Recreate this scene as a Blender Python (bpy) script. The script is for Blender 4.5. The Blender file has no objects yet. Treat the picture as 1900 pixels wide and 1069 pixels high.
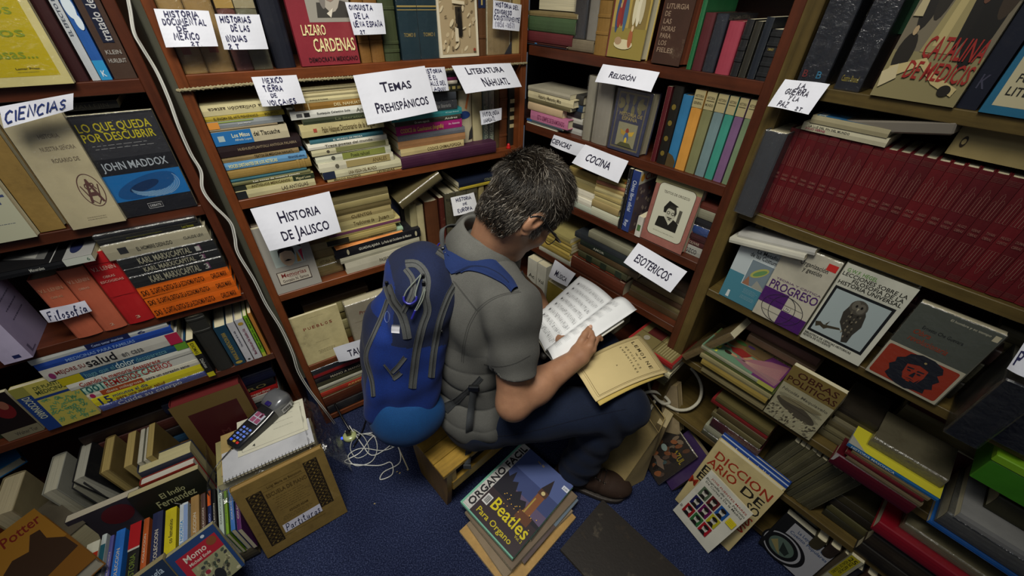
import bpy, math, random
import numpy as np
from mathutils import Vector, Matrix
from mathutils.bvhtree import BVHTree
random.seed(7); RS = np.random.RandomState(7)
SC = bpy.context.scene; COL = SC.collection
# ---------------------------------------------------------------- camera
F_PX = 738.0; PITCH = math.radians(37.3); ROLL = math.radians(1.75); CAM = Vector((0, 0, 1.52))
_f = Vector((0, math.cos(PITCH), -math.sin(PITCH))); _u = Vector((0, math.sin(PITCH), math.cos(PITCH))); _x = Vector((1, 0, 0))
CX = _x*math.cos(ROLL) + _u*math.sin(ROLL); CU = -_x*math.sin(ROLL) + _u*math.cos(ROLL); CF = _f
cd = bpy.data.cameras.new('camera'); cam = bpy.data.objects.new('camera', cd); COL.objects.link(cam)
cd.sensor_width = 36; cd.lens = 36*F_PX/1900; cd.clip_start = 0.02; cd.clip_end = 50
cam.matrix_world = Matrix(((CX.x, CU.x, -CF.x, CAM.x), (CX.y, CU.y, -CF.y, CAM.y), (CX.z, CU.z, -CF.z, CAM.z), (0, 0, 0, 1)))
SC.camera = cam
# ---------------------------------------------------------------- world, exposure
w = bpy.data.worlds.new('world'); SC.world = w; w.use_nodes = True
w.node_tree.nodes['Background'].inputs[0].default_value = (0.80, 0.86, 1.0, 1); w.node_tree.nodes['Background'].inputs[1].default_value = 0.10
SC.view_settings.view_transform = 'Standard'; SC.view_settings.look = 'None'; SC.view_settings.exposure = -0.50; SC.view_settings.gamma = 1.0
SC.view_settings.use_curve_mapping = False
def area(name, loc, target, sx, sy, power, color, spread=180):
    l = bpy.data.lights.new(name, 'AREA'); l.shape = 'RECTANGLE'; l.size = sx; l.size_y = sy; l.energy = power; l.color = color; l.spread = math.radians(spread)
    o = bpy.data.objects.new(name, l); COL.objects.link(o); o.location = loc
    o.rotation_euler = (Vector(target)-Vector(loc)).to_track_quat('-Z', 'Y').to_euler(); return o
# one ceiling fluorescent fixture over the aisle, a second weaker one further back in the shop
area('ceiling_tube_light', (-0.20, 0.26, 2.42), (-0.22, 0.95, 0.5), 0.9, 0.35, 23, (1.0, 0.96, 0.86), 105)
area('ceiling_tube_light_far', (-0.5, -0.9, 2.5), (0.0, 0.8, 0.6), 1.2, 0.3, 3.5, (0.93, 0.96, 1.0), 150)

# ---------------------------------------------------------------- helpers
def lin(h):
    if not isinstance(h, str): return tuple(h)
    h = h.lstrip('#'); c = [int(h[i:i+2], 16)/255 for i in (0, 2, 4)]
    return tuple(v/12.92 if v <= .04045 else ((v+.055)/1.055)**2.4 for v in c)
_MC = {}
def mat(color, kind='cover', **k):
    key = (color, kind, tuple(sorted(k.items())))
    if key in _MC: return _MC[key]
    m = bpy.data.materials.new(kind + '_' + (color if isinstance(color, str) else 'x')); m.use_nodes = True
    nt = m.node_tree; N = nt.nodes; L = nt.links; b = N['Principled BSDF']; c = lin(color)
    b.inputs['Base Color'].default_value = (*c, 1); b.inputs['Roughness'].default_value = k.get('rough', .55)
    b.inputs['Specular IOR Level'].default_value = k.get('spec', .35)
    b.inputs['Metallic'].default_value = k.get('metal', 0)
    def tex(scale, stretch=(1, 1, 1), detail=4, rough=.55, coord='Object'):
        tc = N.new('ShaderNodeTexCoord'); mp = N.new('ShaderNodeMapping'); mp.inputs['Scale'].default_value = stretch
        nz = N.new('ShaderNodeTexNoise'); nz.inputs['Scale'].default_value = scale; nz.inputs['Detail'].default_value = detail; nz.inputs['Roughness'].default_value = rough
        L.new(tc.outputs[coord], mp.inputs[0]); L.new(mp.outputs[0], nz.inputs['Vector']); return nz
    def ramp(src, stops):
        r = N.new('ShaderNodeValToRGB'); el = r.color_ramp.elements
        el[0].position, el[0].color = stops[0][0], (*stops[0][1], 1); el[1].position, el[1].color = stops[-1][0], (*stops[-1][1], 1)
        for p, cc in stops[1:-1]: e = el.new(p); e.color = (*cc, 1)
        L.new(src, r.inputs[0]); return r
    def sh(f, t=(0, 0, 0), a=0): return tuple(min(1, v*f*(1-a)+tv*a) for v, tv in zip(c, t))
    def bump(src, st, dist=.001):
        bp = N.new('ShaderNodeBump'); bp.inputs['Strength'].default_value = st; bp.inputs['Distance'].default_value = dist
        L.new(src, bp.inputs['Height']); L.new(bp.outputs[0], b.inputs['Normal']); return bp
    if kind == 'cover':           # printed or cloth cover with handling wear
        n1 = tex(9, detail=5); a = k.get('age', .16)
        r = ramp(n1.outputs[0], [(.25, sh(1-a*1.7)), (.5, sh(1)), (.75, sh(1+a*.8, (.5, .42, .3), a*.3))])
        L.new(r.outputs[0], b.inputs['Base Color']); n2 = tex(260, detail=2); bump(n2.outputs[0], .18, .0006)
    elif kind == 'gloss':
        n1 = tex(6, detail=3); r = ramp(n1.outputs[0], [(.3, sh(.86)), (.7, sh(1.06))]); L.new(r.outputs[0], b.inputs['Base Color'])
        b.inputs['Roughness'].default_value = k.get('rough', .28); b.inputs['Coat Weight'].default_value = .5; b.inputs['Coat Roughness'].default_value = .12
    elif kind == 'old':           # stained, rubbed paper or leather
        n1 = tex(14, detail=8, rough=.7)
        r = ramp(n1.outputs[0], [(.22, sh(.42, (.12, .07, .03), .25)), (.42, sh(.85)), (.6, sh(1)), (.8, sh(1.15, (.6, .5, .32), .18))])
        L.new(r.outputs[0], b.inputs['Base Color']); n2 = tex(120, detail=5); bump(n2.outputs[0], .4, .001)
    elif kind == 'pages':         # page edges: fine lines across the thickness (local X)
        n1 = tex(1, stretch=(2200, 6, 6), detail=2); r = ramp(n1.outputs[0], [(.3, sh(.62)), (.7, sh(1.05))]); L.new(r.outputs[0], b.inputs['Base Color']); bump(n1.outputs[0], .5, .0006)
        b.inputs['Roughness'].default_value = .8
    elif kind == 'wood':
        st = k.get('stretch', (2, 40, 40)); n1 = tex(1.6, stretch=st, detail=6, rough=.65); n2 = tex(5, detail=6, rough=.7)
        r = ramp(n1.outputs[0], [(.3, sh(.62)), (.5, sh(1)), (.72, sh(1.28))]); mx = N.new('ShaderNodeMixRGB'); mx.blend_type = 'MULTIPLY'; mx.inputs[0].default_value = .8
        r2 = ramp(n2.outputs[0], [(.3, (.5, .48, .46)), (.6, (1, 1, 1))]); L.new(r.outputs[0], mx.inputs[1]); L.new(r2.outputs[0], mx.inputs[2]); L.new(mx.outputs[0], b.inputs['Base Color'])
        bump(n1.outputs[0], .25, .001); b.inputs['Roughness'].default_value = k.get('rough', .42)
    elif kind == 'cloth':
        n1 = tex(700, detail=1); n2 = tex(7, detail=5)
        mx = N.new('ShaderNodeMixRGB'); mx.blend_type = 'MULTIPLY'; mx.inputs[0].default_value = k.get('weave', .5)
        r = ramp(n2.outputs[0], [(.3, sh(.78)), (.7, sh(1.18))]); r2 = ramp(n1.outputs[0], [(.35, (.45, .45, .45)), (.65, (1.1, 1.1, 1.1))])
        L.new(r.outputs[0], mx.inputs[1]); L.new(r2.outputs[0], mx.inputs[2]); L.new(mx.outputs[0], b.inputs['Base Color'])
        bump(n1.outputs[0], .5, .0008); b.inputs['Roughness'].default_value = .85; b.inputs['Specular IOR Level'].default_value = .2
        b.inputs['Sheen Weight'].default_value = .03
    elif kind == 'skin':
        n1 = tex(24, detail=6); r = ramp(n1.outputs[0], [(.3, sh(.78, (.45, .16, .10), .08)), (.55, sh(1)), (.8, sh(1.2))]); L.new(r.outputs[0], b.inputs['Base Color'])
        n2 = tex(340, detail=3); bump(n2.outputs[0], .35, .0008); b.inputs['Subsurface Weight'].default_value = .05; b.inputs['Subsurface Radius'].default_value = (.02, .008, .004); b.inputs['Subsurface Scale'].default_value = .5
        b.inputs['Roughness'].default_value = .5
    elif kind == 'carpet':
        n1 = tex(240, detail=5, rough=.75); n2 = tex(3.5, detail=5); n3 = tex(70, detail=2)
        r = ramp(n1.outputs[0], [(.32, sh(.22)), (.5, sh(.85)), (.68, sh(2.3, (.5, .55, .7), .12))]); r2 = ramp(n2.outputs[0], [(.3, (.62, .62, .66)), (.7, (1.1, 1.1, 1.1))])
        mx = N.new('ShaderNodeMixRGB'); mx.blend_type = 'MULTIPLY'; mx.inputs[0].default_value = 1
        L.new(r.outputs[0], mx.inputs[1]); L.new(r2.outputs[0], mx.inputs[2]); L.new(mx.outputs[0], b.inputs['Base Color'])
        bp = bump(n1.outputs[0], 1.0, .004); b.inputs['Roughness'].default_value = .95; b.inputs['Specular IOR Level'].default_value = .1
    elif kind == 'paper':
        n1 = tex(12, detail=3); r = ramp(n1.outputs[0], [(.3, sh(.94)), (.7, sh(1.03))]); L.new(r.outputs[0], b.inputs['Base Color']); b.inputs['Roughness'].default_value = .7; bump(n1.outputs[0], .25, .003)
    elif kind == 'wrap':          # crinkled clear film
        n1 = tex(34, detail=6, rough=.62); bp = bump(n1.outputs[0], 1.0, .006)
        tr = N.new('ShaderNodeBsdfTransparent'); gl = N.new('ShaderNodeBsdfGlossy'); gl.inputs['Roughness'].default_value = .16; L.new(bp.outputs[0], gl.inputs['Normal'])
        tr.inputs[0].default_value = (.985, .985, .985, 1)
        fr = N.new('ShaderNodeLayerWeight'); fr.inputs[0].default_value = .25
        ad = N.new('ShaderNodeMath'); ad.operation = 'MULTIPLY_ADD'; ad.inputs[1].default_value = .35; ad.inputs[2].default_value = k.get('haze', .10); L.new(fr.outputs['Facing'], ad.inputs[0])
        ms = N.new('ShaderNodeMixShader'); L.new(ad.outputs[0], ms.inputs[0]); L.new(tr.outputs[0], ms.inputs[1]); L.new(gl.outputs[0], ms.inputs[2]); L.new(ms.outputs[0], N['Material Output'].inputs[0])
    elif kind == 'glass':
        b.inputs['Transmission Weight'].default_value = 1; b.inputs['Roughness'].default_value = .02; b.inputs['IOR'].default_value = 1.1
    elif kind == 'emit':
        b.inputs['Emission Color'].default_value = (*c, 1); b.inputs['Emission Strength'].default_value = k.get('e', 1)
    _MC[key] = m; return m

def link(name, verts, faces, mats, parent=None, midx=None, smooth=False):
    me = bpy.data.meshes.new(name); me.from_pydata([tuple(v) for v in verts], [], faces)
    if not isinstance(mats, (list, tuple)): mats = [mats]
    for m in mats: me.materials.append(m)
    if midx is not None: me.polygons.foreach_set('material_index', midx)
    if smooth: me.polygons.foreach_set('use_smooth', [True]*len(me.polygons))
    me.update(); o = bpy.data.objects.new(name, me); COL.objects.link(o)
    if parent is not None: o.parent = parent
    return o
def empty(name, M=None, label=None, cat=None, group=None):
    o = bpy.data.objects.new(name, None); COL.objects.link(o); o.empty_display_size = .03
    if M is not None: o.matrix_world = M
    if label: o['label'] = label
    if cat: o['category'] = cat
    if group: o['group'] = group
    return o
def tag(o, label, cat, group=None):
    o['label'] = label; o['category'] = cat
    if group: o['group'] = group
    return o
def struct(o): o['kind'] = 'structure'; return o
def frameM(O, X, Z):
    X = Vector(X).normalized(); Z = Vector(Z); Z = (Z - X*Z.dot(X)).normalized(); Y = Z.cross(X); O = Vector(O)
    return Matrix(((X.x, Y.x, Z.x, O.x), (X.y, Y.y, Z.y, O.y), (X.z, Y.z, Z.z, O.z), (0, 0, 0, 1)))
class MB:
    def __init__(s): s.v = []; s.f = []; s.m = []
    def add(s, vs, fs, mi=0):
        n = len(s.v); s.v += [tuple(v) for v in vs]; s.f += [tuple(i+n for i in f) for f in fs]; s.m += [mi]*len(fs); return s
    def box(s, x0, x1, y0, y1, z0, z1, mi=0, M=None, bev=0):
        if bev:
            b = min(bev, (x1-x0)*.45, (y1-y0)*.45, (z1-z0)*.45); vs = []; 
            P = [(x0, b), (x1, -b)]; Q = [(y0, b), (y1, -b)]; R_ = [(z0, b), (z1, -b)]
            import itertools
            idx = {}
            for i, j, k in itertools.product((0, 1), (0, 1), (0, 1)):
                x, bx = P[i]; y, by = Q[j]; z, bz = R_[k]
                idx[(i, j, k, 0)] = len(vs); vs.append((x, y+by, z+bz)); idx[(i, j, k, 1)] = len(vs); vs.append((x+bx, y, z+bz)); idx[(i, j, k, 2)] = len(vs); vs.append((x+bx, y+by, z))
            I = lambda i, j, k, a: idx[(i, j, k, a)]
            fs = []
            for i in (0, 1):
                q = [I(i, 0, 0, 0), I(i, 1, 0, 0), I(i, 1, 1, 0), I(i, 0, 1, 0)]; fs.append(q if i else q[::-1])
                q = [I(0, i, 0, 1), I(0, i, 1, 1), I(1, i, 1, 1), I(1, i, 0, 1)]; fs.append(q if i else q[::-1])
                q = [I(0, 0, i, 2), I(1, 0, i, 2), I(1, 1, i, 2), I(0, 1, i, 2)]; fs.append(q if i else q[::-1])
            for j in (0, 1):
                for k in (0, 1):
                    q = [I(0, j, k, 1), I(1, j, k, 1), I(1, j, k, 2), I(0, j, k, 2)]; fs.append(q if (j ^ k) else q[::-1])
                    q = [I(j, 0, k, 0), I(j, 1, k, 0), I(j, 1, k, 2), I(j, 0, k, 2)]; fs.append(q[::-1] if (j ^ k) else q)
                    q = [I(j, k, 0, 0), I(j, k, 1, 0), I(j, k, 1, 1), I(j, k, 0, 1)]; fs.append(q if (j ^ k) else q[::-1])
            for i, j, k in itertools.product((0, 1), (0, 1), (0, 1)):
                q = [I(i, j, k, 0), I(i, j, k, 1), I(i, j, k, 2)]; fs.append(q if (i+j+k) % 2 else q[::-1])
        else:
            vs = [(x0, y0, z0), (x1, y0, z0), (x1, y1, z0), (x0, y1, z0), (x0, y0, z1), (x1, y0, z1), (x1, y1, z1), (x0, y1, z1)]
            fs = [(0, 3, 2, 1), (4, 5, 6, 7), (0, 1, 5, 4), (1, 2, 6, 5), (2, 3, 7, 6), (3, 0, 4, 7)]
        if M is not None: vs = [M @ Vector(v) for v in vs]
        return s.add(vs, fs, mi)
    def build(s, name, mats, parent=None, smooth=False): return link(name, s.v, s.f, mats, parent, s.m, smooth)
def tube_mesh(pts, r, n=8, closed=False, flat=None):
    pts = [Vector(p) for p in pts]; N_ = len(pts); vs = []; fs = []; up = Vector((.13, .21, .97)); rr = r if isinstance(r, (list, tuple)) else [r]*N_
    pa = None
    for i, p in enumerate(pts):
        a = pts[(i-1) % N_] if (closed or i > 0) else p; b = pts[(i+1) % N_] if (closed or i < N_-1) else p
        t = (b-a).normalized() if (b-a).length > 1e-9 else Vector((0, 0, 1))
        if pa is None: s1 = t.cross(up); s1 = s1.normalized() if s1.length > 1e-4 else t.orthogonal().normalized()
        else: s1 = (pa - t*pa.dot(t)); s1 = s1.normalized() if s1.length > 1e-6 else t.orthogonal().normalized()
        pa = s1; s2 = t.cross(s1)
        for j in range(n): an = 2*math.pi*j/n; vs.append(p + (s1*math.cos(an) + s2*math.sin(an))*rr[i])
    K = N_ if closed else N_-1
    for i in range(K):
        for j in range(n): a, b = i*n+j, i*n+(j+1) % n; c, d = ((i+1) % N_)*n+(j+1) % n, ((i+1) % N_)*n+j; fs.append((a, b, c, d))
    if not closed: fs.append(tuple(range(n-1, -1, -1))); fs.append(tuple(range((N_-1)*n, N_*n)))
    return vs, fs
def spline(pts, per=6, closed=False):
    P = [Vector(p) for p in pts]; n = len(P); out = []
    for i in range(n if closed else n-1):
        g = (lambda k: P[k % n]) if closed else (lambda k: P[max(0, min(n-1, k))])
        p0, p1, p2, p3 = g(i-1), g(i), g(i+1), g(i+2)
        for j in range(per):
            t = j/per; out.append(.5*((2*p1)+(p2-p0)*t+(2*p0-5*p1+4*p2-p3)*t*t+(3*p1-p0-3*p2+p3)*t**3))
    if not closed: out.append(P[-1].copy())
    return out
# ---- lettering: glyphs of the built-in font, cached; plus a marker-pen stroke alphabet
_G = {}
def glyph(ch):
    if ch in _G: return _G[ch]
    def ev(s):
        c = bpy.data.curves.new('g', 'FONT'); c.body = s; c.resolution_u = 2; c.offset = .012; o = bpy.data.objects.new('g', c); COL.objects.link(o)
        me = bpy.data.meshes.new_from_object(o.evaluated_get(bpy.context.evaluated_depsgraph_get())); v = [(p.co.x, p.co.y) for p in me.vertices]; f = [tuple(p.vertices) for p in me.polygons]
        bpy.data.objects.remove(o); bpy.data.curves.remove(c); bpy.data.meshes.remove(me); return v, f
    v, f = ev(ch) if ch != ' ' else ([], [])
    a = max(p[0] for p in ev(ch+'|')[0]) - max(p[0] for p in ev('|')[0]); _G[ch] = (v, f, a); return _G[ch]
_H = {'A': 'a0,0 .42,1 .8,0;.15,.36 .66,.36', 'B': '0,0 0,1 .5,.98 .6,.78 .45,.56 0,.53;.45,.56 .68,.35 .6,.08 0,0', 'C': '.68,.85 .4,1 .08,.75 .02,.35 .25,0 .7,.12', 'D': '.05,0 .1,1 .55,.85 .72,.5 .55,.15 .05,0', 'E': '.65,1 .05,1 .05,0 .68,0;.05,.52 .55,.52', 'F': '.65,1 .05,1 .05,0;.05,.52 .5,.52', 'G': '.68,.88 .35,1 .05,.7 .05,.3 .35,0 .68,.15 .68,.48 .4,.48', 'H': '.05,0 .05,1;.05,.5 .65,.52;.65,0 .66,1', 'I': '.15,0 .15,1', 'J': '.5,1 .5,.2 .3,0 .05,.15', 'L': '.05,1 .05,0 .6,0', 'M': '.0,0 .12,1 .4,.35 .7,1 .82,0', 'N': '.05,0 .05,1 .62,0 .64,1', 'O': '.35,1 .05,.7 .05,.3 .35,0 .65,.3 .65,.7 .35,1', 'P': '.05,0 .05,1 .5,.98 .62,.75 .45,.5 .05,.48', 'Q': '.35,1 .05,.7 .05,.3 .35,0 .65,.3 .65,.7 .35,1;.4,.25 .7,-.08', 'R': '.05,0 .05,1 .5,.98 .6,.75 .45,.52 .05,.5;.3,.5 .65,0', 'S': '.62,.86 .35,1 .08,.8 .2,.55 .55,.42 .6,.15 .3,0 .03,.14', 'T': '0,1 .7,1;.35,1 .35,0', 'U': '.05,1 .05,.25 .3,0 .58,.2 .6,1', 'V': '.02,1 .35,0 .68,1', 'X': '.02,0 .65,1;.05,1 .65,0', 'Y': '.02,1 .35,.5 .66,1;.35,.5 .3,0', 'Z': '.05,1 .65,1 .05,0 .68,0', '2': '.05,.8 .3,1 .55,.75 .05,0 .62,.02', '1': '.1,.8 .3,1 .3,0', '8': '.3,.52 .08,.75 .3,1 .52,.75 .08,.25 .3,0 .52,.25 .3,.52', '5': '.55,1 .12,1 .1,.58 .45,.6 .55,.25 .3,0 .05,.1', '6': '.5,1 .1,.5 .1,.15 .35,0 .55,.2 .4,.5 .12,.4', '7': '.05,1 .58,1 .2,0', '.': '.1,.02 .16,.02', '-': '.1,.45 .5,.45', '(': '.3,1.1 .1,.5 .3,-.1', ')': '.1,1.1 .3,.5 .1,-.1', ',': '.15,.1 .05,-.15',
 'a': '.5,.5 .2,.55 .05,.25 .2,0 .48,.3 .5,.55 .5,.1 .62,0', 'e': '.08,.3 .5,.35 .4,.58 .12,.5 .08,.15 .3,0 .52,.1', 'f': '.5,.95 .3,1 .2,.7 .15,-.35;.0,.5 .45,.5', 'i': '.1,.55 .12,.05 .22,0;.12,.78 .15,.8', 'l': '.1,0 .18,.6 .28,1 .1,.9 .12,.1 .3,0', 'o': '.25,.55 .05,.3 .22,0 .45,.25 .3,.55', 'r': '.1,0 .1,.55;.1,.35 .25,.55 .45,.5', 's': '.44,.48 .3,.57 .12,.52 .1,.40 .25,.30 .42,.20 .40,.05 .22,-.01 .03,.07', 't': '.22,.95 .2,.1 .35,0 .48,.1;.0,.6 .45,.62', 'u': '.08,.55 .08,.12 .3,0 .48,.55 .48,.1 .6,0', 'm': '.05,0 .08,.55 .2,.55 .28,0 .3,.45 .45,.55 .55,0', 'c': '.45,.48 .2,.55 .05,.25 .25,0 .5,.1'}
_ACC = {'Ñ': 'N', 'Í': 'I', 'í': 'i', 'Ó': 'O', 'É': 'E', 'Á': 'A'}
for _c in 'ABCDEFGHIJKLMNOPQRSTUVWXYZabcdefghijklmnopqrstuvwxyz0123456789.,/()$¿-¡ÁÉÍÓÚÑáéíóúñ': glyph(_c)
def stroke_glyph(ch):
    base = _ACC.get(ch, ch)
    if base not in _H: return [], .42
    st = [[tuple(float(q) for q in p.split(',')) for p in s.lstrip('a').split()] for s in _H[base].split(';')]
    if ch == 'Ñ': st.append([(.1, 1.15), (.3, 1.25), (.55, 1.15)])
    elif ch in _ACC: st.append([(.3, 1.1), (.42, 1.28)] if ch != 'í' else [(.15, .75), (.3, .95)])
    return st, max(p[0] for s in st for p in s)+.26
def lay_text(s, hand=False, smallcaps=False, wid=.075, slant=0, gap=0):
    """2-D verts/faces of a line of text, cap height about 1, starting at x=0."""
    V = []; Fc = []; x = 0; first = True
    for ch in s:
        n = len(V)
        if hand:
            st, adv = stroke_glyph(ch); k = random.uniform(.9, 1.08); dy = random.uniform(-.06, .06); rt = random.uniform(-.07, .07)
            for pl in st:
                for i, p in enumerate(pl):      # ribbon with mitred width
                    a = pl[max(0, i-1)]; b = pl[min(len(pl)-1, i+1)]; dx, dyy = b[0]-a[0], b[1]-a[1]; l = math.hypot(dx, dyy) or 1; nx, ny = -dyy/l*wid, dx/l*wid
                    for sg in (1, -1): px, py = p[0]+nx*sg, p[1]+ny*sg; V.append((x+(px+rt*py+slant*py)*k, (py-rt*px)*k+dy))
                m = len(pl); b0 = len(V)-2*m
                for i in range(m-1): Fc.append((b0+2*i, b0+2*i+1, b0+2*i+3, b0+2*i+2))
            x += adv*k
        else:
            up = ch.upper() if smallcaps else ch; k = 1.0 if (not smallcaps or ch.isupper() or not ch.isalpha()) else .78
            v, f, a = glyph(up); V += [(x+(p[0]+slant*p[1])*k*1.45, p[1]*k*1.45) for p in v]; Fc += [tuple(i+n for i in q) for q in f]; x += (a*k+gap)*1.45
    return V, Fc, x
def text_rect(mb, s, O, dx, dy, w, h, mi=0, off=(0, 0, 0), **k):
    """fit the line into the rectangle O + [0,w]*dx + [0,h]*dy."""
    V, Fc, x = lay_text(s, **k)
    if not V: return
    x0 = min(v[0] for v in V); x1 = max(v[0] for v in V); O = Vector(O)+Vector(off); dx = Vector(dx); dy = Vector(dy)
    y0 = min(0, min(v[1] for v in V)) if k.get('hand') else 0; y1 = 1.03
    y0 = 0
    vs = [O + dx*((v[0]-x0)/(x1-x0)*w) + dy*((v[1]-y0)/(y1-y0)*h) for v in V]
    flip = dx.cross(dy)
    mb.add(vs, Fc, mi)
def ell(cx, cy, rx, ry, n=20, a0=0, a1=360, rot=0):
    r = math.radians(rot); out = []
    for i in range(n + (a1-a0 < 360)):
        t = math.radians(a0+(a1-a0)*i/n); x, y = rx*math.cos(t), ry*math.sin(t); out.append((cx+x*math.cos(r)-y*math.sin(r), cy+x*math.sin(r)+y*math.cos(r)))
    return out
def rc(x0, y0, x1, y1): return [(x0, y0), (x1, y0), (x1, y1), (x0, y1)]
class Ink:
    """flat print laid on a face: O origin, dx, dy unit vectors, w,h size in metres, n outward."""
    def __init__(s, O, dx, dy, w, h, n): s.O, s.dx, s.dy, s.w, s.h, s.n = Vector(O), Vector(dx), Vector(dy), w, h, Vector(n); s.mb = MB(); s.mats = []; s.k = 1; s.mk = []
    def mi(s, c, kind='ink'):
        m = mat(c, kind, rough=.5) if kind == 'ink' else mat(c, kind)
        if m not in s.mats: s.mats.append(m)
        return s.mats.index(m)
    def poly(s, c, pts, kind='ink'):
        s.k += 1; s.mb.add([s.O + s.dx*(p[0]*s.w) + s.dy*(p[1]*s.h) + s.n*(.00012*s.k) for p in pts], [tuple(range(len(pts)))], s.mi(c, kind))
    def line(s, c, pts, wd):
        s.k += 1; P = [s.O + s.dx*(p[0]*s.w) + s.dy*(p[1]*s.h) + s.n*(.00012*s.k) for p in pts]; vs = []; fs = []
        for i, p in enumerate(P):
            t = P[min(i+1, len(P)-1)]-P[max(i-1, 0)]; t = t.normalized() if t.length > 0 else s.dx; q = s.n.cross(t)*wd/2; vs += [p+q, p-q]
            if i: fs.append((2*i-2, 2*i-1, 2*i+1, 2*i))
        s.mb.add(vs, fs, s.mi(c))
    def text(s, t, x0, y0, x1, y1, c, **k):
        s.k += 1; rot = k.pop('rot', 0); W, Hh = (x1-x0)*s.w, (y1-y0)*s.h; O = s.O + s.dx*(x0*s.w) + s.dy*(y0*s.h) + s.n*(.00012*s.k)
        dx, dy = s.dx, s.dy
        if rot == 90: O = s.O + s.dx*(x1*s.w) + s.dy*(y0*s.h) + s.n*(.00012*s.k); dx, dy = s.dy, -s.dx; W, Hh = Hh, W
        elif rot == -90: O = s.O + s.dx*(x0*s.w) + s.dy*(y1*s.h) + s.n*(.00012*s.k); dx, dy = -s.dy, s.dx; W, Hh = Hh, W
        text_rect(s.mb, t, O, dx, dy, W, Hh, s.mi(c), **k)
    def squig(s, c, x0, y0, x1, y1, n, wd=.0006, seed=0):     # lines of small print too small to read
        rr = random.Random(seed*7+int(x0*997)+int(y0*113)+n)
        for i in range(n):
            y = y1-(y1-y0)*(i+.5)/n; xx = x0+(x1-x0)*rr.uniform(0, .08); e = x0+(x1-x0)*rr.uniform(.82, 1)
            while xx < e: l = (x1-x0)*rr.uniform(.04, .13); s.line(c, [(xx, y), (min(e, xx+l), y)], wd); s.k -= 1; xx += l+(x1-x0)*.025
    def build(s, name, parent):
        if s.mb.v: return s.mb.build(name, s.mats, parent)
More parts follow.
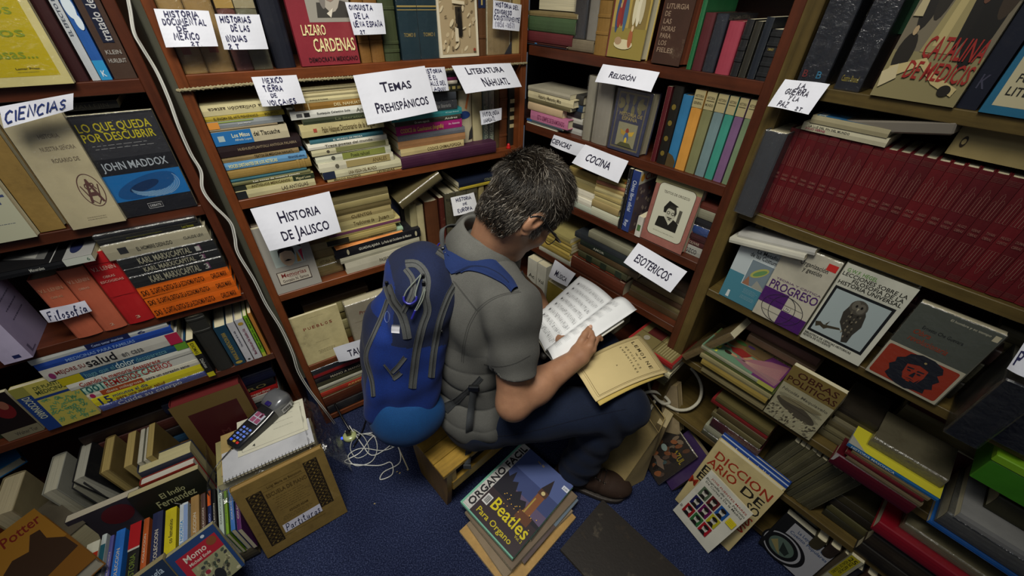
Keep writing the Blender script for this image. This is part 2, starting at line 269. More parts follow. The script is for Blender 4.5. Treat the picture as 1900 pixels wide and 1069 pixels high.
# ---- books
BOOKS = []
def book(M, t, h, w, color, label=None, kind='cover', hard=None, pages='d8cfae', rnd=None, art=None, spine=None, sart=None, bands=None, wrap=False, group=None, name='book', cat='book', back=None, topart=None, warp=0):
    """local X = thickness (front cover +X), Y = into the book from the spine, Z = height. M places the spine's middle-bottom."""
    if hard is None: hard = t > .022
    c = .0024 if hard else .0008; c = min(c, t*.2); ov = .003 if hard else .0004
    if rnd is None: rnd = .12 if (hard and not spine) else .03
    e = empty(name, M, label, cat, group); BOOKS.append(e)
    b = rnd*t; prof = [(-t/2, w)]; inner = [(-t/2+c, w)]; ns = 6 if rnd > .05 else 2
    for i in range(ns+1):
        a = math.pi*(i/ns); x = -t/2*math.cos(a); prof.append((x, b*(1-math.sin(a)) if ns > 2 else (.0 if 0 < i < ns else .0012)))
        inner.append((-(t/2-c)*math.cos(a), prof[-1][1]+c))
    prof.append((t/2, w)); inner.append((t/2-c, w)); m = len(prof); vs = []
    for z in (0, h):
        for p in prof: vs.append((p[0], p[1], z))
        for p in inner: vs.append((p[0], p[1], z))
    fs = []; T = 2*m
    for i in range(m-1):
        fs.append((i, i+1, T+i+1, T+i)); fs.append((m+i+1, m+i, T+m+i, T+m+i+1)); fs.append((i+1, i, m+i, m+i+1)); fs.append((T+i, T+i+1, T+m+i+1, T+m+i))
    fs += [(0, T, T+m, m), (m-1, 2*m-1, T+2*m-1, T+m-1)]
    cm = mat(color, kind); mats = [cm]; mi = None
    if back:                       # boards of another colour than the spine
        mats.append(mat(back, kind)); mi = []
        for i in range(m-1): mi += [1 if (i == 0 or i == m-2) else 0, 0, 1 if (i == 0 or i == m-2) else 0, 1 if (i == 0 or i == m-2) else 0]
        mi += [1, 1]
    link('cover', vs, fs, mats, e, mi)
    pb = MB(); x0, x1 = -t/2+c, t/2-c; y0, y1 = c*.6+b*.4+.0004, w-ov; z0, z1 = ov, h-ov; bw = warp
    pb.add([(x0, y0, z0), (x1, y0, z0), (x1, y1, z0), (x0, y1, z0), (x0, y0, z1), (x1, y0, z1), (x1, y1, z1), (x0, y1, z1), ((x0+x1)/2, y1-(.0025 if hard else .0006), z0), ((x0+x1)/2, y1-(.0025 if hard else .0006), z1)],
           [(0, 3, 8, 2, 1), (4, 5, 6, 9, 7), (0, 1, 5, 4), (1, 2, 6, 5), (2, 8, 9, 6), (8, 3, 7, 9), (3, 0, 4, 7)])
    pb.build('page_block', mat(pages, 'pages'), e)
    if bands:                      # raised bands across the spine
        for zb in bands:
            vv = []; bm_ = MB()
            for dz in (-.003, .003):
                for i in range(1, m-1): vv.append((prof[i][0]*1.02, prof[i][1]-.0018, zb*h+dz))
                for i in range(1, m-1): vv.append((prof[i][0], prof[i][1]+.001, zb*h+dz*1.6))
            k = m-2; ff = []
            for i in range(k-1): ff += [(i, i+1, 2*k+i+1, 2*k+i), (k+i, k+i+1, i+1, i), (2*k+i, 2*k+i+1, 3*k+i+1, 3*k+i)]
            bm_.add(vv, ff); bm_.build('raised_band', mat(color, kind), e)
    if spine or sart:
        k = Ink((-t/2, -.0002 - (0 if ns == 2 else 0), 0), (1, 0, 0), (0, 0, 1), t, h, (0, -1, 0))
        for a in (sart or []): k.poly(a[0], a[1])
        for a in (spine or []):    # (text, z0, z1, colour, mode, x0, x1, opts)
            tx, z0_, z1_, col = a[:4]; mode = a[4] if len(a) > 4 else 'd'; xa, xb = (a[5], a[6]) if len(a) > 6 else (.25, .72); o_ = a[7] if len(a) > 7 else {}
            k.text(tx, xa, z0_, xb, z1_, col, rot={'d': -90, 'u': 90, 'h': 0}[mode], **o_)
        k.build('spine_lettering', e)
    if art:
        k = Ink((t/2, 0, 0), (0, 1, 0), (0, 0, 1), w, h, (1, 0, 0)); art(k); k.build('cover_print', e)
    if wrap:
        g = .0022; wb = MB(); wb.box(-t/2-g, t/2+g, -g, w+g, -.0003, h+g, bev=.003); wb.build('plastic_wrap', mat('ffffff', 'wrap'), e)
    return e
# ---- shelf frames
def dirn(a): a = math.radians(a); return Vector((math.sin(a), math.cos(a), 0))
UP = Vector((0, 0, 1))
def ray(px, py): return (CF*F_PX + CX*(px-950) - CU*(py-534.5)).normalized()
def at_z(px, py, z): d = ray(px, py); return CAM + d*((z-CAM.z)/d.z)
class Fr:
    def __init__(s, O, az): s.O = Vector(O); s.s = dirn(az); s.n = s.s.cross(UP)   # s to the right, n out to the room
    def P(s, a, d, z): return s.O + s.s*a - s.n*d + UP*z
    def sx(s, px, z, d=0):
        v = s.P(0, d, z)-CAM; a = (px-950)/F_PX; return (a*v.dot(CF)-v.dot(CX))/(s.s.dot(CX)-a*s.s.dot(CF))
    def zy(s, py, a, d=0):
        v = s.P(a, d, 0)-CAM; b = (534.5-py)/F_PX; return (b*v.dot(CF)-v.dot(CU))/(UP.dot(CU)-b*UP.dot(CF))
    def hit(s, px, py, d=0):
        r = ray(px, py); p0 = s.P(0, d, 0); n = s.n; q = CAM + r*((p0-CAM).dot(n)/r.dot(n)); return (q-s.P(0, d, 0)).dot(s.s), q.z
FB = Fr((-.779, .990, 0), 55.5)
FA = Fr((-.812, .968, 0), 56.7)
FC = Fr((.030, 1.545, 0), 137)
FD = Fr((.560, .977, 0), 139)
# ---------------------------------------------------------------- room shell
fl = MB(); fl.add([(-2.6, -1.2, 0), (2.6, -1.2, 0), (2.6, 3.0, 0), (-2.6, 3.0, 0)], [(0, 1, 2, 3)])
struct(fl.build('floor', mat('262f50', 'carpet')))
def wallslab(name, fr, s0, s1, d, col):
    b = MB(); P = [fr.P(s0, d, 0), fr.P(s1, d, 0), fr.P(s1, d+.08, 0), fr.P(s0, d+.08, 0)]
    b.add([p for p in P]+[p+UP*2.7 for p in P], [(0, 1, 5, 4), (1, 2, 6, 5), (2, 3, 7, 6), (3, 0, 4, 7), (4, 5, 6, 7), (3, 2, 1, 0)])
    struct(b.build(name, mat(col, 'paper')))
wallslab('wall_left', FA, -1.75, 1.20, .315, 'b3b39c'); wallslab('wall_right', FC, -.30, 2.6, .345, 'b3b39c')
RED = '6c381a'; OLV = '584925'; RED2 = '4c2413'
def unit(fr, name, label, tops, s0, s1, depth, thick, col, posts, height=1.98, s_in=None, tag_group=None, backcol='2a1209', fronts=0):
    """bookcase: Empty > post, shelf_board, back_panel. tops = heights of the upper faces of the boards"""
    M = frameM(fr.P(0, 0, 0), fr.s, UP); e = empty(name, M, label, 'bookcase', tag_group)      # local x = right, y = into the case
    wl = mat(col, 'wood', stretch=(2, 30, 30)); wv = mat(col, 'wood', stretch=(30, 30, 2))
    for (a, b_) in posts: MB().box(a, b_, 0, depth, 0, height, bev=.0015).build('post', wv, e)
    for t in tops:
        b = MB()
        if s_in is not None: b.box(s_in, s0, .045, depth, t-thick, t)
        b.box(s0, s1, .002, depth, t-thick, t, bev=.0012); b.build('shelf_board', wl, e)
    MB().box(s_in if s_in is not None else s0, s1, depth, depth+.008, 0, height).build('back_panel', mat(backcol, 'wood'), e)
    return e
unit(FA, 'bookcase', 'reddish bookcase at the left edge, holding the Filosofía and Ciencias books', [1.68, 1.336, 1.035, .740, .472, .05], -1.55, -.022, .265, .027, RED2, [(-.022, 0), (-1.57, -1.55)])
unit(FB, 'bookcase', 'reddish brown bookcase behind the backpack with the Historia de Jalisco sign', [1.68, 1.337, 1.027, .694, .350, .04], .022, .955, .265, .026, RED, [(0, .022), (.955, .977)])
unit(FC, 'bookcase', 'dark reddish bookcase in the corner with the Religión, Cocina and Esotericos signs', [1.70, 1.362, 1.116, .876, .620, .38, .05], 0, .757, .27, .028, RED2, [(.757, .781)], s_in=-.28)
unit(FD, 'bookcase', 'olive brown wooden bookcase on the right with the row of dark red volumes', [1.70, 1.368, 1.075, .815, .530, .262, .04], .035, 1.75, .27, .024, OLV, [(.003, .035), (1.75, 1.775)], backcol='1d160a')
# ---- cord stapled under the top board of the middle case
def cable(name, pts, r, color, label, cat='cable', per=6, n=7, kind='gloss', group=None, parent=None):
    vs, fs = tube_mesh(spline(pts, per), r, n); o = link(name, vs, fs, mat(color, kind), parent, None, True)
    if label: tag(o, label, cat, group)
    return o
def twisted(name, pts, r, color, label, cat, turns):
    P = spline(pts, 10); b = MB()
    for ph in (0, 2.09, 4.19):
        Q = []; 
        for i, p in enumerate(P):
            t = (P[min(i+1, len(P)-1)]-P[max(0, i-1)]).normalized(); s1 = t.cross(UP); s1 = s1.normalized() if s1.length > .01 else Vector((1, 0, 0)); s2 = t.cross(s1); a = ph+turns*2*math.pi*i/len(P)
            Q.append(p+(s1*math.cos(a)+s2*math.sin(a))*r*.55)
        v, f = tube_mesh(Q, r*.62, 5); b.add(v, f)
    o = b.build(name, mat(color, 'cloth'), None, True); return tag(o, label, cat)
twisted('cord', [FB.P(a, -.006, 1.309+.002*math.sin(a*9)) for a in np.linspace(-.005, .975, 14)], .0045, '8d8466', 'frayed beige cord stretched under the top shelf board of the middle bookcase', 'cord', 60)
# ---- white cable hanging in the gap between the two left bookcases
def gp(px, py, d): a, z = FB.hit(px, py, d); return FB.P(a, d, z)
wc = [(232, -20), (240, 20), (247, 60), (262, 88), (290, 135), (312, 185), (330, 235), (352, 285), (371, 318), (374, 350), (392, 378), (425, 412), (434, 440), (440, 470), (470, 520), (492, 565), (520, 610), (541, 655), (552, 690), (573, 725), (600, 760), (622, 790)]
for k_, off in ((0, 0), (1, .006)):
    cable('cable', [gp(x+off*600, y, -.014+.004*math.sin(i*1.7+k_*2)) for i, (x, y) in enumerate(wc)], .0019, 'c2c2ba', ['white cable hanging in the gap between the two left bookcases', 'second white cable twisted beside the first in the gap between the left bookcases'][k_])
# ---------------------------------------------------------------- paper signs
class Sheet:
    """bent paper given by four corners and a bulge"""
    def __init__(s, tl, tr, bl, br, bulge=.006, curl=0, color='d6d8e2', lift=.0014):
        s.c = [Vector(p) for p in (tl, tr, bl, br)]; s.n = (s.c[1]-s.c[0]).cross(s.c[0]-s.c[2]).normalized(); s.b = bulge; s.curl = curl; s.mb = MB(); s.mats = [mat(color, 'paper')]; s.lift = lift
        nu, nv = 12, 8; vs = [s.P(i/nu, j/nv) for j in range(nv+1) for i in range(nu+1)]; back = [p - s.n*.0003 for p in vs]; W = nu+1; N_ = len(vs)
        fs = [(j*W+i, j*W+i+1, (j+1)*W+i+1, (j+1)*W+i) for j in range(nv) for i in range(nu)]
        s.mb.add(vs+back, fs+[tuple(q+N_ for q in f[::-1]) for f in fs])
    def P(s, u, v):               # v=0 bottom
        tl, tr, bl, br = s.c; p = (bl*(1-u)+br*u)*(1-v)+(tl*(1-u)+tr*u)*v
        return p + s.n*(s.b*math.sin(math.pi*u)*(1-v*.7) + s.curl*(1-v)**2 + .0012*math.sin(u*7+v*3))
    def mi(s, c):
        m = mat(c, 'ink', rough=.5)
        if m not in s.mats: s.mats.append(m)
        return s.mats.index(m)
    def text(s, t, x0, y0, x1, y1, c='1b1830', **k):
        V, Fc, x = lay_text(t, **k)
        a = min(v[0] for v in V); b = max(v[0] for v in V)
        s.mb.add([s.P(x0+(v[0]-a)/(b-a)*(x1-x0), y0+v[1]/1.03*(y1-y0)) + s.n*s.lift for v in V], Fc, s.mi(c))
    def poly(s, c, pts): s.mb.add([s.P(*p)+s.n*s.lift for p in pts], [tuple(range(len(pts)))], s.mi(c))
    def done(s, label, name='paper_sign', group=None, parent=None):
        o = s.mb.build(name, s.mats, parent, False)
        if label: tag(o, label, 'sign', group)
        return o
def fsheet(fr, tl, tr, bl, br, dt=-.006, db=-.012, **k):
    def h(p, d): a, z = fr.hit(p[0], p[1], d); return fr.P(a, d, z)
    return Sheet(h(tl, dt), h(tr, dt), h(bl, db), h(br, db), **k)
HW = dict(hand=True, wid=.105)
s = fsheet(FB, (285, 16), (387, 20), (308, 88), (405, 86), -.008, -.02); K = '20204a'
s.text('HISTORIA', .15, .80, .78, .97, K, **HW); s.text('DOCUMENTAL', .08, .60, .88, .77, K, **HW); s.text('DE', .30, .42, .50, .57, K, **HW); s.text('MEXICO', .20, .20, .68, .38, K, **HW); s.text('2T.', .48, .03, .68, .15, K, **HW)
s.done('handwritten paper sign reading Historia Documental de Mexico 2T.')
s = fsheet(FB, (398, 26), (481, 27), (416, 92), (498, 91), -.02, -.022)
s.text('HISTORIAS', .08, .78, .76, .95, K, **HW); s.text('DE LAS', .26, .54, .68, .72, K, **HW); s.text('INDIAS', .10, .24, .56, .42, K, **HW); s.text('2 T', .10, .03, .34, .17, K, **HW); s.done('handwritten paper sign reading Historias de las Indias 2T')
s = fsheet(FB, (466, 143), (550, 139), (487, 198), (567, 191), -.01, -.016)
s.text('MEXICO', .20, .78, .64, .95, K, **HW); s.text('TIERRA', .16, .50, .58, .70, K, **HW); s.text('DE', .26, .29, .40, .42, K, **HW); s.text('VOLCANES.', .14, .03, .82, .20, K, **HW); s.done('handwritten paper sign reading Mexico Tierra de Volcanes')
s = fsheet(FB, (655, 140), (788, 122), (682, 232), (812, 206), -.03, -.05, bulge=.008)
s.text('Temas', .30, .60, .72, .80, smallcaps=True); s.text('Prehispánicos', .16, .20, .90, .42, smallcaps=True); s.done('large printed paper sign reading Temas Prehispánicos')
s = fsheet(FB, (786, 126), (825, 124), (800, 170), (833, 168), -.012, -.018)
s.text('ISTORIA', .05, .78, .80, .94, K, **HW); s.text('E EL', .10, .52, .48, .70, K, **HW); s.text('ALLE DEL', .06, .27, .86, .44, K, **HW); s.text('AQUIN', .15, .02, .80, .18, K, **HW); s.done('small handwritten sign half hidden behind the Temas Prehispánicos sign')
s = fsheet(FB, (838, 122), (947, 117), (864, 174), (968, 161), -.022, -.05, bulge=.010)
s.text('Literatura', .18, .66, .80, .92, smallcaps=True); s.text('Náhuatl', .34, .16, .80, .50, smallcaps=True); s.done('curling printed paper sign reading Literatura Náhuatl')
s = fsheet(FB, (640, 4), (709, 6), (657, 65), (716, 63), -.008, -.010)
s.text('ONQUISTA', .06, .78, .70, .94, K, **HW); s.text('DE LA', .14, .52, .54, .68, K, **HW); s.text('UEVA ESPAÑA', .06, .26, .92, .44, K, **HW); s.text('2T.', .18, .04, .38, .16, K, **HW); s.done('handwritten paper sign ending in ueva España beside the portrait cover')
s = fsheet(FB, (915, 0), (968, 9), (914, 53), (963, 58), -.006, -.008)
s.text('HISTORIA DEL', .08, .80, .88, .95, K, **HW); s.text('CONGRESO', .04, .56, .64, .72, K, **HW); s.text('CONSTITUYENTE', .02, .34, .96, .50, K, **HW); s.text('(1856 -1857)', .06, .10, .78, .28, '8a8a9c', **HW); s.done('handwritten paper sign reading Historia del Congreso Constituyente')
s = fsheet(FB, (890, 206), (931, 200), (893, 232), (930, 222), .0, -.002)
s.text('MITOLOGIA', .10, .56, .86, .86, '3a3a4a', **HW); s.text('NAHUATL.', .10, .12, .70, .42, '3a3a4a', **HW); s.done('tiny handwritten sign reading Mitologia Nahuatl on the upright books')
s = fsheet(FB, (464, 388), (611, 355), (500, 466), (633, 430), -.03, -.055, bulge=.009)
s.text('Historia', .27, .56, .80, .82, smallcaps=True); s.text('de Jalisco', .22, .16, .86, .44, smallcaps=True); s.done('large printed paper sign reading Historia de Jalisco')
s = fsheet(FB, (836, 367), (879, 357), (842, 401), (887, 389), -.004, -.012, color='dfe0e4')
s.text('HISTORIA', .18, .72, .82, .90, K, **HW); s.text('DE', .42, .48, .60, .60, K, **HW); s.text('EUROPA.', .16, .14, .80, .34, K, **HW); s.done('small handwritten sign reading Historia de Europa')
s = fsheet(FB, (618, 646), (690, 622), (629, 672), (700, 652), -.03, -.034)
s.text('TAURO', .28, .22, .92, .62); s.done('printed paper sign reading Tauro, partly behind the backpack')
s = fsheet(FC, (1119, 119), (1224, 134), (1104, 152), (1208, 171), -.006, -.03); s.text('Religión', .22, .34, .68, .68, smallcaps=True); s.done('printed paper sign reading Religión')
s = fsheet(FC, (1028, 250), (1088, 270), (1021, 269), (1072, 290), -.004, -.006); s.text('CIENCIAS', .02, .30, .66, .72); s.done('printed paper sign reading Ciencias half behind the Cocina sign')
s = fsheet(FC, (1086, 268), (1166, 299), (1061, 302), (1147, 340), -.012, -.03); s.text('COCINA', .20, .36, .74, .70); s.done('printed paper sign reading Cocina')
s = fsheet(FC, (1184, 451), (1275, 504), (1157, 487), (1244, 543), -.02, -.05); s.text('ESOTERICOS', .14, .30, .84, .66); s.done('printed paper sign reading Esotericos')
s = fsheet(FC, (1030, 482), (1068, 508), (1018, 513), (1052, 532), -.01, -.03); s.text('Música', .25, .25, .85, .60, smallcaps=True); s.done('small paper sign reading Música above the sheet music')
s = fsheet(FD, (1457, 147), (1540, 156), (1424, 197), (1500, 213), -.008, -.03)
s.text('LA', .40, .76, .56, .92, **HW); s.text('GUERRA', .20, .52, .74, .72, **HW); s.text('Y LA', .36, .32, .62, .47, **HW); s.text('PAZ.', .22, .06, .50, .25, **HW); s.text('2T.', .66, .04, .84, .16, **HW); s.done('handwritten paper sign reading La Guerra y la Paz 2T.')
# ---------------------------------------------------------------- shelf filling helpers
def tohex(c): 
    def g(v): v = max(0, min(.86, v)); v = v*12.92 if v <= .0031308 else 1.055*v**(1/2.4)-.055; return '%02x' % int(round(v*255))
    return ''.join(g(v) for v in c)
def G(h, g): return tohex([v*g for v in lin(h)])
ORD = ['first', 'second', 'third', 'fourth', 'fifth', 'sixth', 'seventh', 'eighth', 'ninth', 'tenth', 'eleventh', 'twelfth', 'thirteenth', 'fourteenth', 'fifteenth', 'sixteenth', 'seventeenth', 'eighteenth', 'nineteenth', 'twentieth', 'twenty-first', 'twenty-second', 'twenty-third', 'twenty-fourth', 'twenty-fifth', 'twenty-sixth', 'twenty-seventh', 'twenty-eighth']
def up(fr, z, d, items, where, g=1.0, dw=.15, group=None):
    """row of upright books seen from the spine: (x0, x1, ytop or height, colour, adjective, opts)"""
    for i, it in enumerate(items):
        x0, x1, yt, col, adj = it[:5]; o = dict(it[5]) if len(it) > 5 else {}; dd = o.pop('d', d) ; zz = z+o.pop('dz', 0)
        a, b = fr.sx(x0, zz, dd), fr.sx(x1, zz, dd)
        h = yt if yt < 3 else fr.zy(yt, (a+b)/2, dd)-zz
        w_ = o.pop('w', dw); lean = o.pop('lean', 0); t = (b-a)-.0008
        X = fr.s.copy(); Z = UP.copy()
        if lean: R_ = Matrix.Rotation(math.radians(lean), 3, fr.n); X = R_ @ X; Z = R_ @ Z
        lab = o.pop('label', None) or ('%s book, %s from the left %s' % (adj, ORD[i], where))
        if 'back' in o: o['back'] = G(o['back'], g)
        book(frameM(fr.P((a+b)/2, dd, zz+.0005+(t/2*abs(math.sin(math.radians(lean))))), X, Z), t, h, w_, G(col, g), lab, group=group, **o)
def st(fr, z, d, xl, xr, items, where, g=1.0, dw=.15, jit=.004, group=None):
    """pile of lying books seen from the spine, from the bottom: (ytop at the left end or thickness, colour, adjective, opts); dl/dr shift the ends in metres"""
    rr = random.Random(int(xl*3+z*100)); sl, sr = fr.sx(xl, z, d), fr.sx(xr, z, d); zc = z+.0005
    for i, it in enumerate(items):
        yt, col, adj = it[:3]; o = dict(it[3]) if len(it) > 3 else {}; dl, dr = o.pop('dl', rr.uniform(-jit, jit)), o.pop('dr', rr.uniform(-jit, jit)); dd = d+o.pop('dd', rr.uniform(0, jit))
        a, b = sl+dl, sr+dr
        if fr is FB and sl > -.02: a = max(a, .0235)
        if fr is FA: b = min(b, -.0235)
        if fr is FC and z > .5: b = min(b, .755)
        if fr is FD: a = max(a, .037)
        t = yt if yt < 3 else fr.zy(yt, a, dd)-zc
        t = max(.004, t); w_ = o.pop('w', dw); rot = o.pop('rot', rr.uniform(-.8, .8)); gap = o.pop('gap', 0); tilt = o.pop('tilt', 0); flip = o.pop('flip', False)
        lab = o.pop('label', None) or ('%s book, %s from the bottom %s' % (adj, ORD[i], where))
        Z = -fr.s; X = UP.copy(); O = fr.P(b, dd, zc+t/2)
        if flip: Z = fr.s; X = -UP; O = fr.P(a, dd, zc+t/2)
        if rot: 
            R_ = Matrix.Rotation(math.radians(rot), 3, UP); cpt = fr.P((a+b)/2, dd, zc+t/2); Z = R_ @ Z; O = cpt + R_ @ (O-cpt)
        if tilt: R_ = Matrix.Rotation(math.radians(tilt), 3, fr.n); cpt = fr.P(a, dd, zc); Z = R_ @ Z; X = R_ @ X; O = cpt + R_ @ (O-cpt)
        if 'back' in o: o['back'] = G(o['back'], g)
        book(frameM(O, X, Z), t-.0006, b-a, w_, G(col, g), lab, group=group, **o); zc += t+gap
    return zc
def fo(fr, z, d, xl, xr, yt, t, color, label, lean=4, g=1.0, **o):
    """book shown face-out, leaning back a little; yt = pixel height of the top left corner or metres"""
    a, b = fr.sx(xl, z, d), fr.sx(xr, z, d); h = yt if yt < 3 else (fr.zy(yt, a, d+.02)-z)*1.0
    R_ = Matrix.Rotation(math.radians(lean), 3, -fr.s); Z = R_ @ UP; X = R_ @ fr.n
    if Z.dot(fr.n) > 0: R_ = Matrix.Rotation(-math.radians(lean), 3, -fr.s); Z = R_ @ UP; X = R_ @ fr.n
    book(frameM(fr.P(a, d, z+.001+abs(math.sin(math.radians(lean)))*t) - X*t/2, X, Z), t, h, b-a, G(color, g), label, **o)
# ---------------------------------------------------------------- middle-left bookcase: books
tx = lambda s, a, b, c, m='d', *r: (s, a, b, c, m) + r
def art_cardenas(k):
    k.poly('8f8a80', rc(.30, .42, 1, 1)); sk = 'a49c90'
    k.poly('3a3733', [(.44, .46), (.98, .46), (.98, .60), (.86, .62), (.72, .55), (.60, .60), (.47, .60)])
    k.poly(sk, ell(.70, .74, .17, .23)); k.poly('77706a', ell(.57, .72, .06, .18)); k.poly('262321', [(.52, .86), (.56, .99), (.86, .99), (.90, .84), (.87, .78), (.84, .90), (.66, .94), (.56, .88)])
    k.poly('1f1c1a', [(.58, .655), (.68, .69), (.80, .655), (.78, .635), (.68, .665), (.60, .635)]); k.poly('8c7468', [(.63, .625), (.76, .625), (.70, .605)])
    for x in (.62, .77): k.poly('2a2624', ell(x, .79, .035, .012)); k.poly('2a2624', [(x-.05, .82), (x+.05, .83), (x+.05, .84), (x-.05, .835)])
    k.poly('7f776d', [(.69, .78), (.72, .78), (.74, .71), (.66, .71)]); k.poly('d0c8b8', [(.60, .50), (.72, .55), (.66, .46)])
    k.text('LAZARO', .14, .30, .52, .40, 'dccf98'); k.text('CARDENAS', .27, .14, .96, .27, 'dccf98'); k.text('DEMOCRATA MEXICANO', .14, .04, .97, .085, '2a1014')
def art_antologia(k):
    k.poly('8e3340', rc(.02, .84, .98, .99)); k.text('ANTOLOGÍA PERSONAL', .08, .87, .92, .91, 'e8dcc8')
    k.poly('a3906f', rc(.06, .04, .94, .82)); rr = random.Random(5)
    for i in range(46): x, y = rr.uniform(.08, .9), rr.uniform(.06, .78); k.poly(rr.choice(['8b7858', 'b8a684', 'c7b896', '6f5f45']), [(min(.94, max(.06, a)), min(.82, max(.04, b))) for a, b in ell(x, y, rr.uniform(.02, .07), rr.uniform(.01, .035), 9, rot=rr.uniform(0, 90))])
    k.poly('cfc2a4', [(.36, .70), (.66, .68), (.66, .64), (.36, .66)]); k.poly('2c251c', rc(.42, .28, .58, .62)); k.poly('16120f', [(.45, .28), (.55, .26), (.57, .45), (.52, .56), (.47, .5)]); k.poly('16120f', ell(.51, .58, .03, .025))
    k.poly('c9bda2', [(.38, .20), (.47, .20), (.47, .36), (.39, .38)]); k.poly('6a5a42', ell(.42, .40, .035, .025)); k.poly('8a3a2a', ell(.86, .09, .035, .02))
up(FB, 1.337, .016, [
 (344, 388, .24, '9f8250', 'tan paper-wrapped', dict(kind='old', wrap=True, label='tan volume wrapped in film behind the Historia Documental sign, left one', sart=[('8a4a30', rc(.25, .16, .6, .22))])),
 (388.5, 437, .24, '9b7e4c', 'tan paper-wrapped', dict(kind='old', wrap=True, label='tan volume wrapped in film behind the Historia Documental sign, right one', sart=[('8a4a30', rc(.3, .17, .65, .23))])),
 (441, 472, .25, '6a3f37', 'red and yellow flowered', dict(kind='old', wrap=True, label='flowered red and yellow volume behind the Historias de las Indias sign', sart=[('a88a48', rc(0, .5, 1, 1)), ('8a3038', ell(.3, .7, .3, .05)), ('8a3038', ell(.7, .9, .3, .04)), ('8a3038', ell(.6, .6, .2, .03))])),
 (473, 508, .25, '6d6a52', 'marbled greenish', dict(kind='old', wrap=True, label='marbled grey volume lettered Indias behind the handwritten sign', sart=[('9a9070', rc(0, .5, 1, 1))], spine=[tx('Indias', .82, .88, '2a2418', 'h', .15, .85)])),
 (513, 551, .27, '10131f', 'navy cloth', dict(kind='cover', label='tall navy blue volume left of the red portrait cover')),
 (672, 692, .25, '7b5526', 'brown leather', dict(kind='old', bands=(.2, .45, .7), label='brown leather volume under the ueva España sign, left one')),
 (692.5, 716, .25, '7b5526', 'brown leather', dict(kind='old', bands=(.2, .45, .7), label='brown leather volume under the ueva España sign, right one')),
 (717, 745, .25, '3a4228', 'olive green', dict(bands=(.1, .18, .5), label='olive green volume between the brown leather pair and the teal pair')),
 (748, 782, .24, '16323c', 'dark teal', dict(wrap=True, label='dark teal gilt volume in film, left of a pair', sart=[('b09a5a', rc(0, .53, 1, .545)), ('b09a5a', rc(0, .50, 1, .508))], spine=[tx('HISTORIA', .88, .92, 'a08c50', 'h', .1, .9), tx('DE', .76, .80, 'a08c50', 'h', .38, .6), tx('ESPAÑA', .66, .70, 'a08c50', 'h', .15, .85), tx('TOMO II', .24, .28, 'a08c50', 'h', .2, .8)])),
 (782.5, 817, .24, '16323c', 'dark teal', dict(wrap=True, label='dark teal gilt volume in film, right of a pair', sart=[('b09a5a', rc(0, .53, 1, .545)), ('b09a5a', rc(0, .50, 1, .508))], spine=[tx('HISTORIA', .88, .92, 'a08c50', 'h', .1, .9), tx('DE', .76, .80, 'a08c50', 'h', .38, .6), tx('ESPAÑA', .66, .70, 'a08c50', 'h', .15, .85), tx('TOMO I', .24, .28, 'a08c50', 'h', .2, .8)])),
 (889, 902, .25, '5a3a20', 'brown leather', dict(kind='old', bands=(.2, .8), label='narrow brown leather volume with a blue Tomo I label', sart=[('1a2340', rc(0, .5, 1, .72))], spine=[tx('TOMO', .62, .68, 'b09a5a', 'h', .1, .9), tx('I', .53, .58, 'b09a5a', 'h', .4, .6)])),
 (904, 949, .24, '95805a', 'tan', dict(kind='old', wrap=True, label='tan wrapped volume with a torn dark corner below the Congreso Constituyente sign', sart=[('2c3038', [(1, 0), (.7, 0), (1, .16)])])),
 (951, 974, .25, '9d8858', 'light tan', dict(kind='old', label='light tan volume against the right post of the middle bookcase')),
], '', dw=.17)
fo(FB, 1.337, .008, 561, 669, .225, .022, '7c1f2b', 'dark red book with a moustached man portrait titled Lazaro Cardenas', 3, art=art_cardenas)
fo(FB, 1.337, .008, 818, 889, .205, .018, 'cfc6ae', 'cream book titled Antología Personal with a brown photograph of a doorway', 3, art=art_antologia)
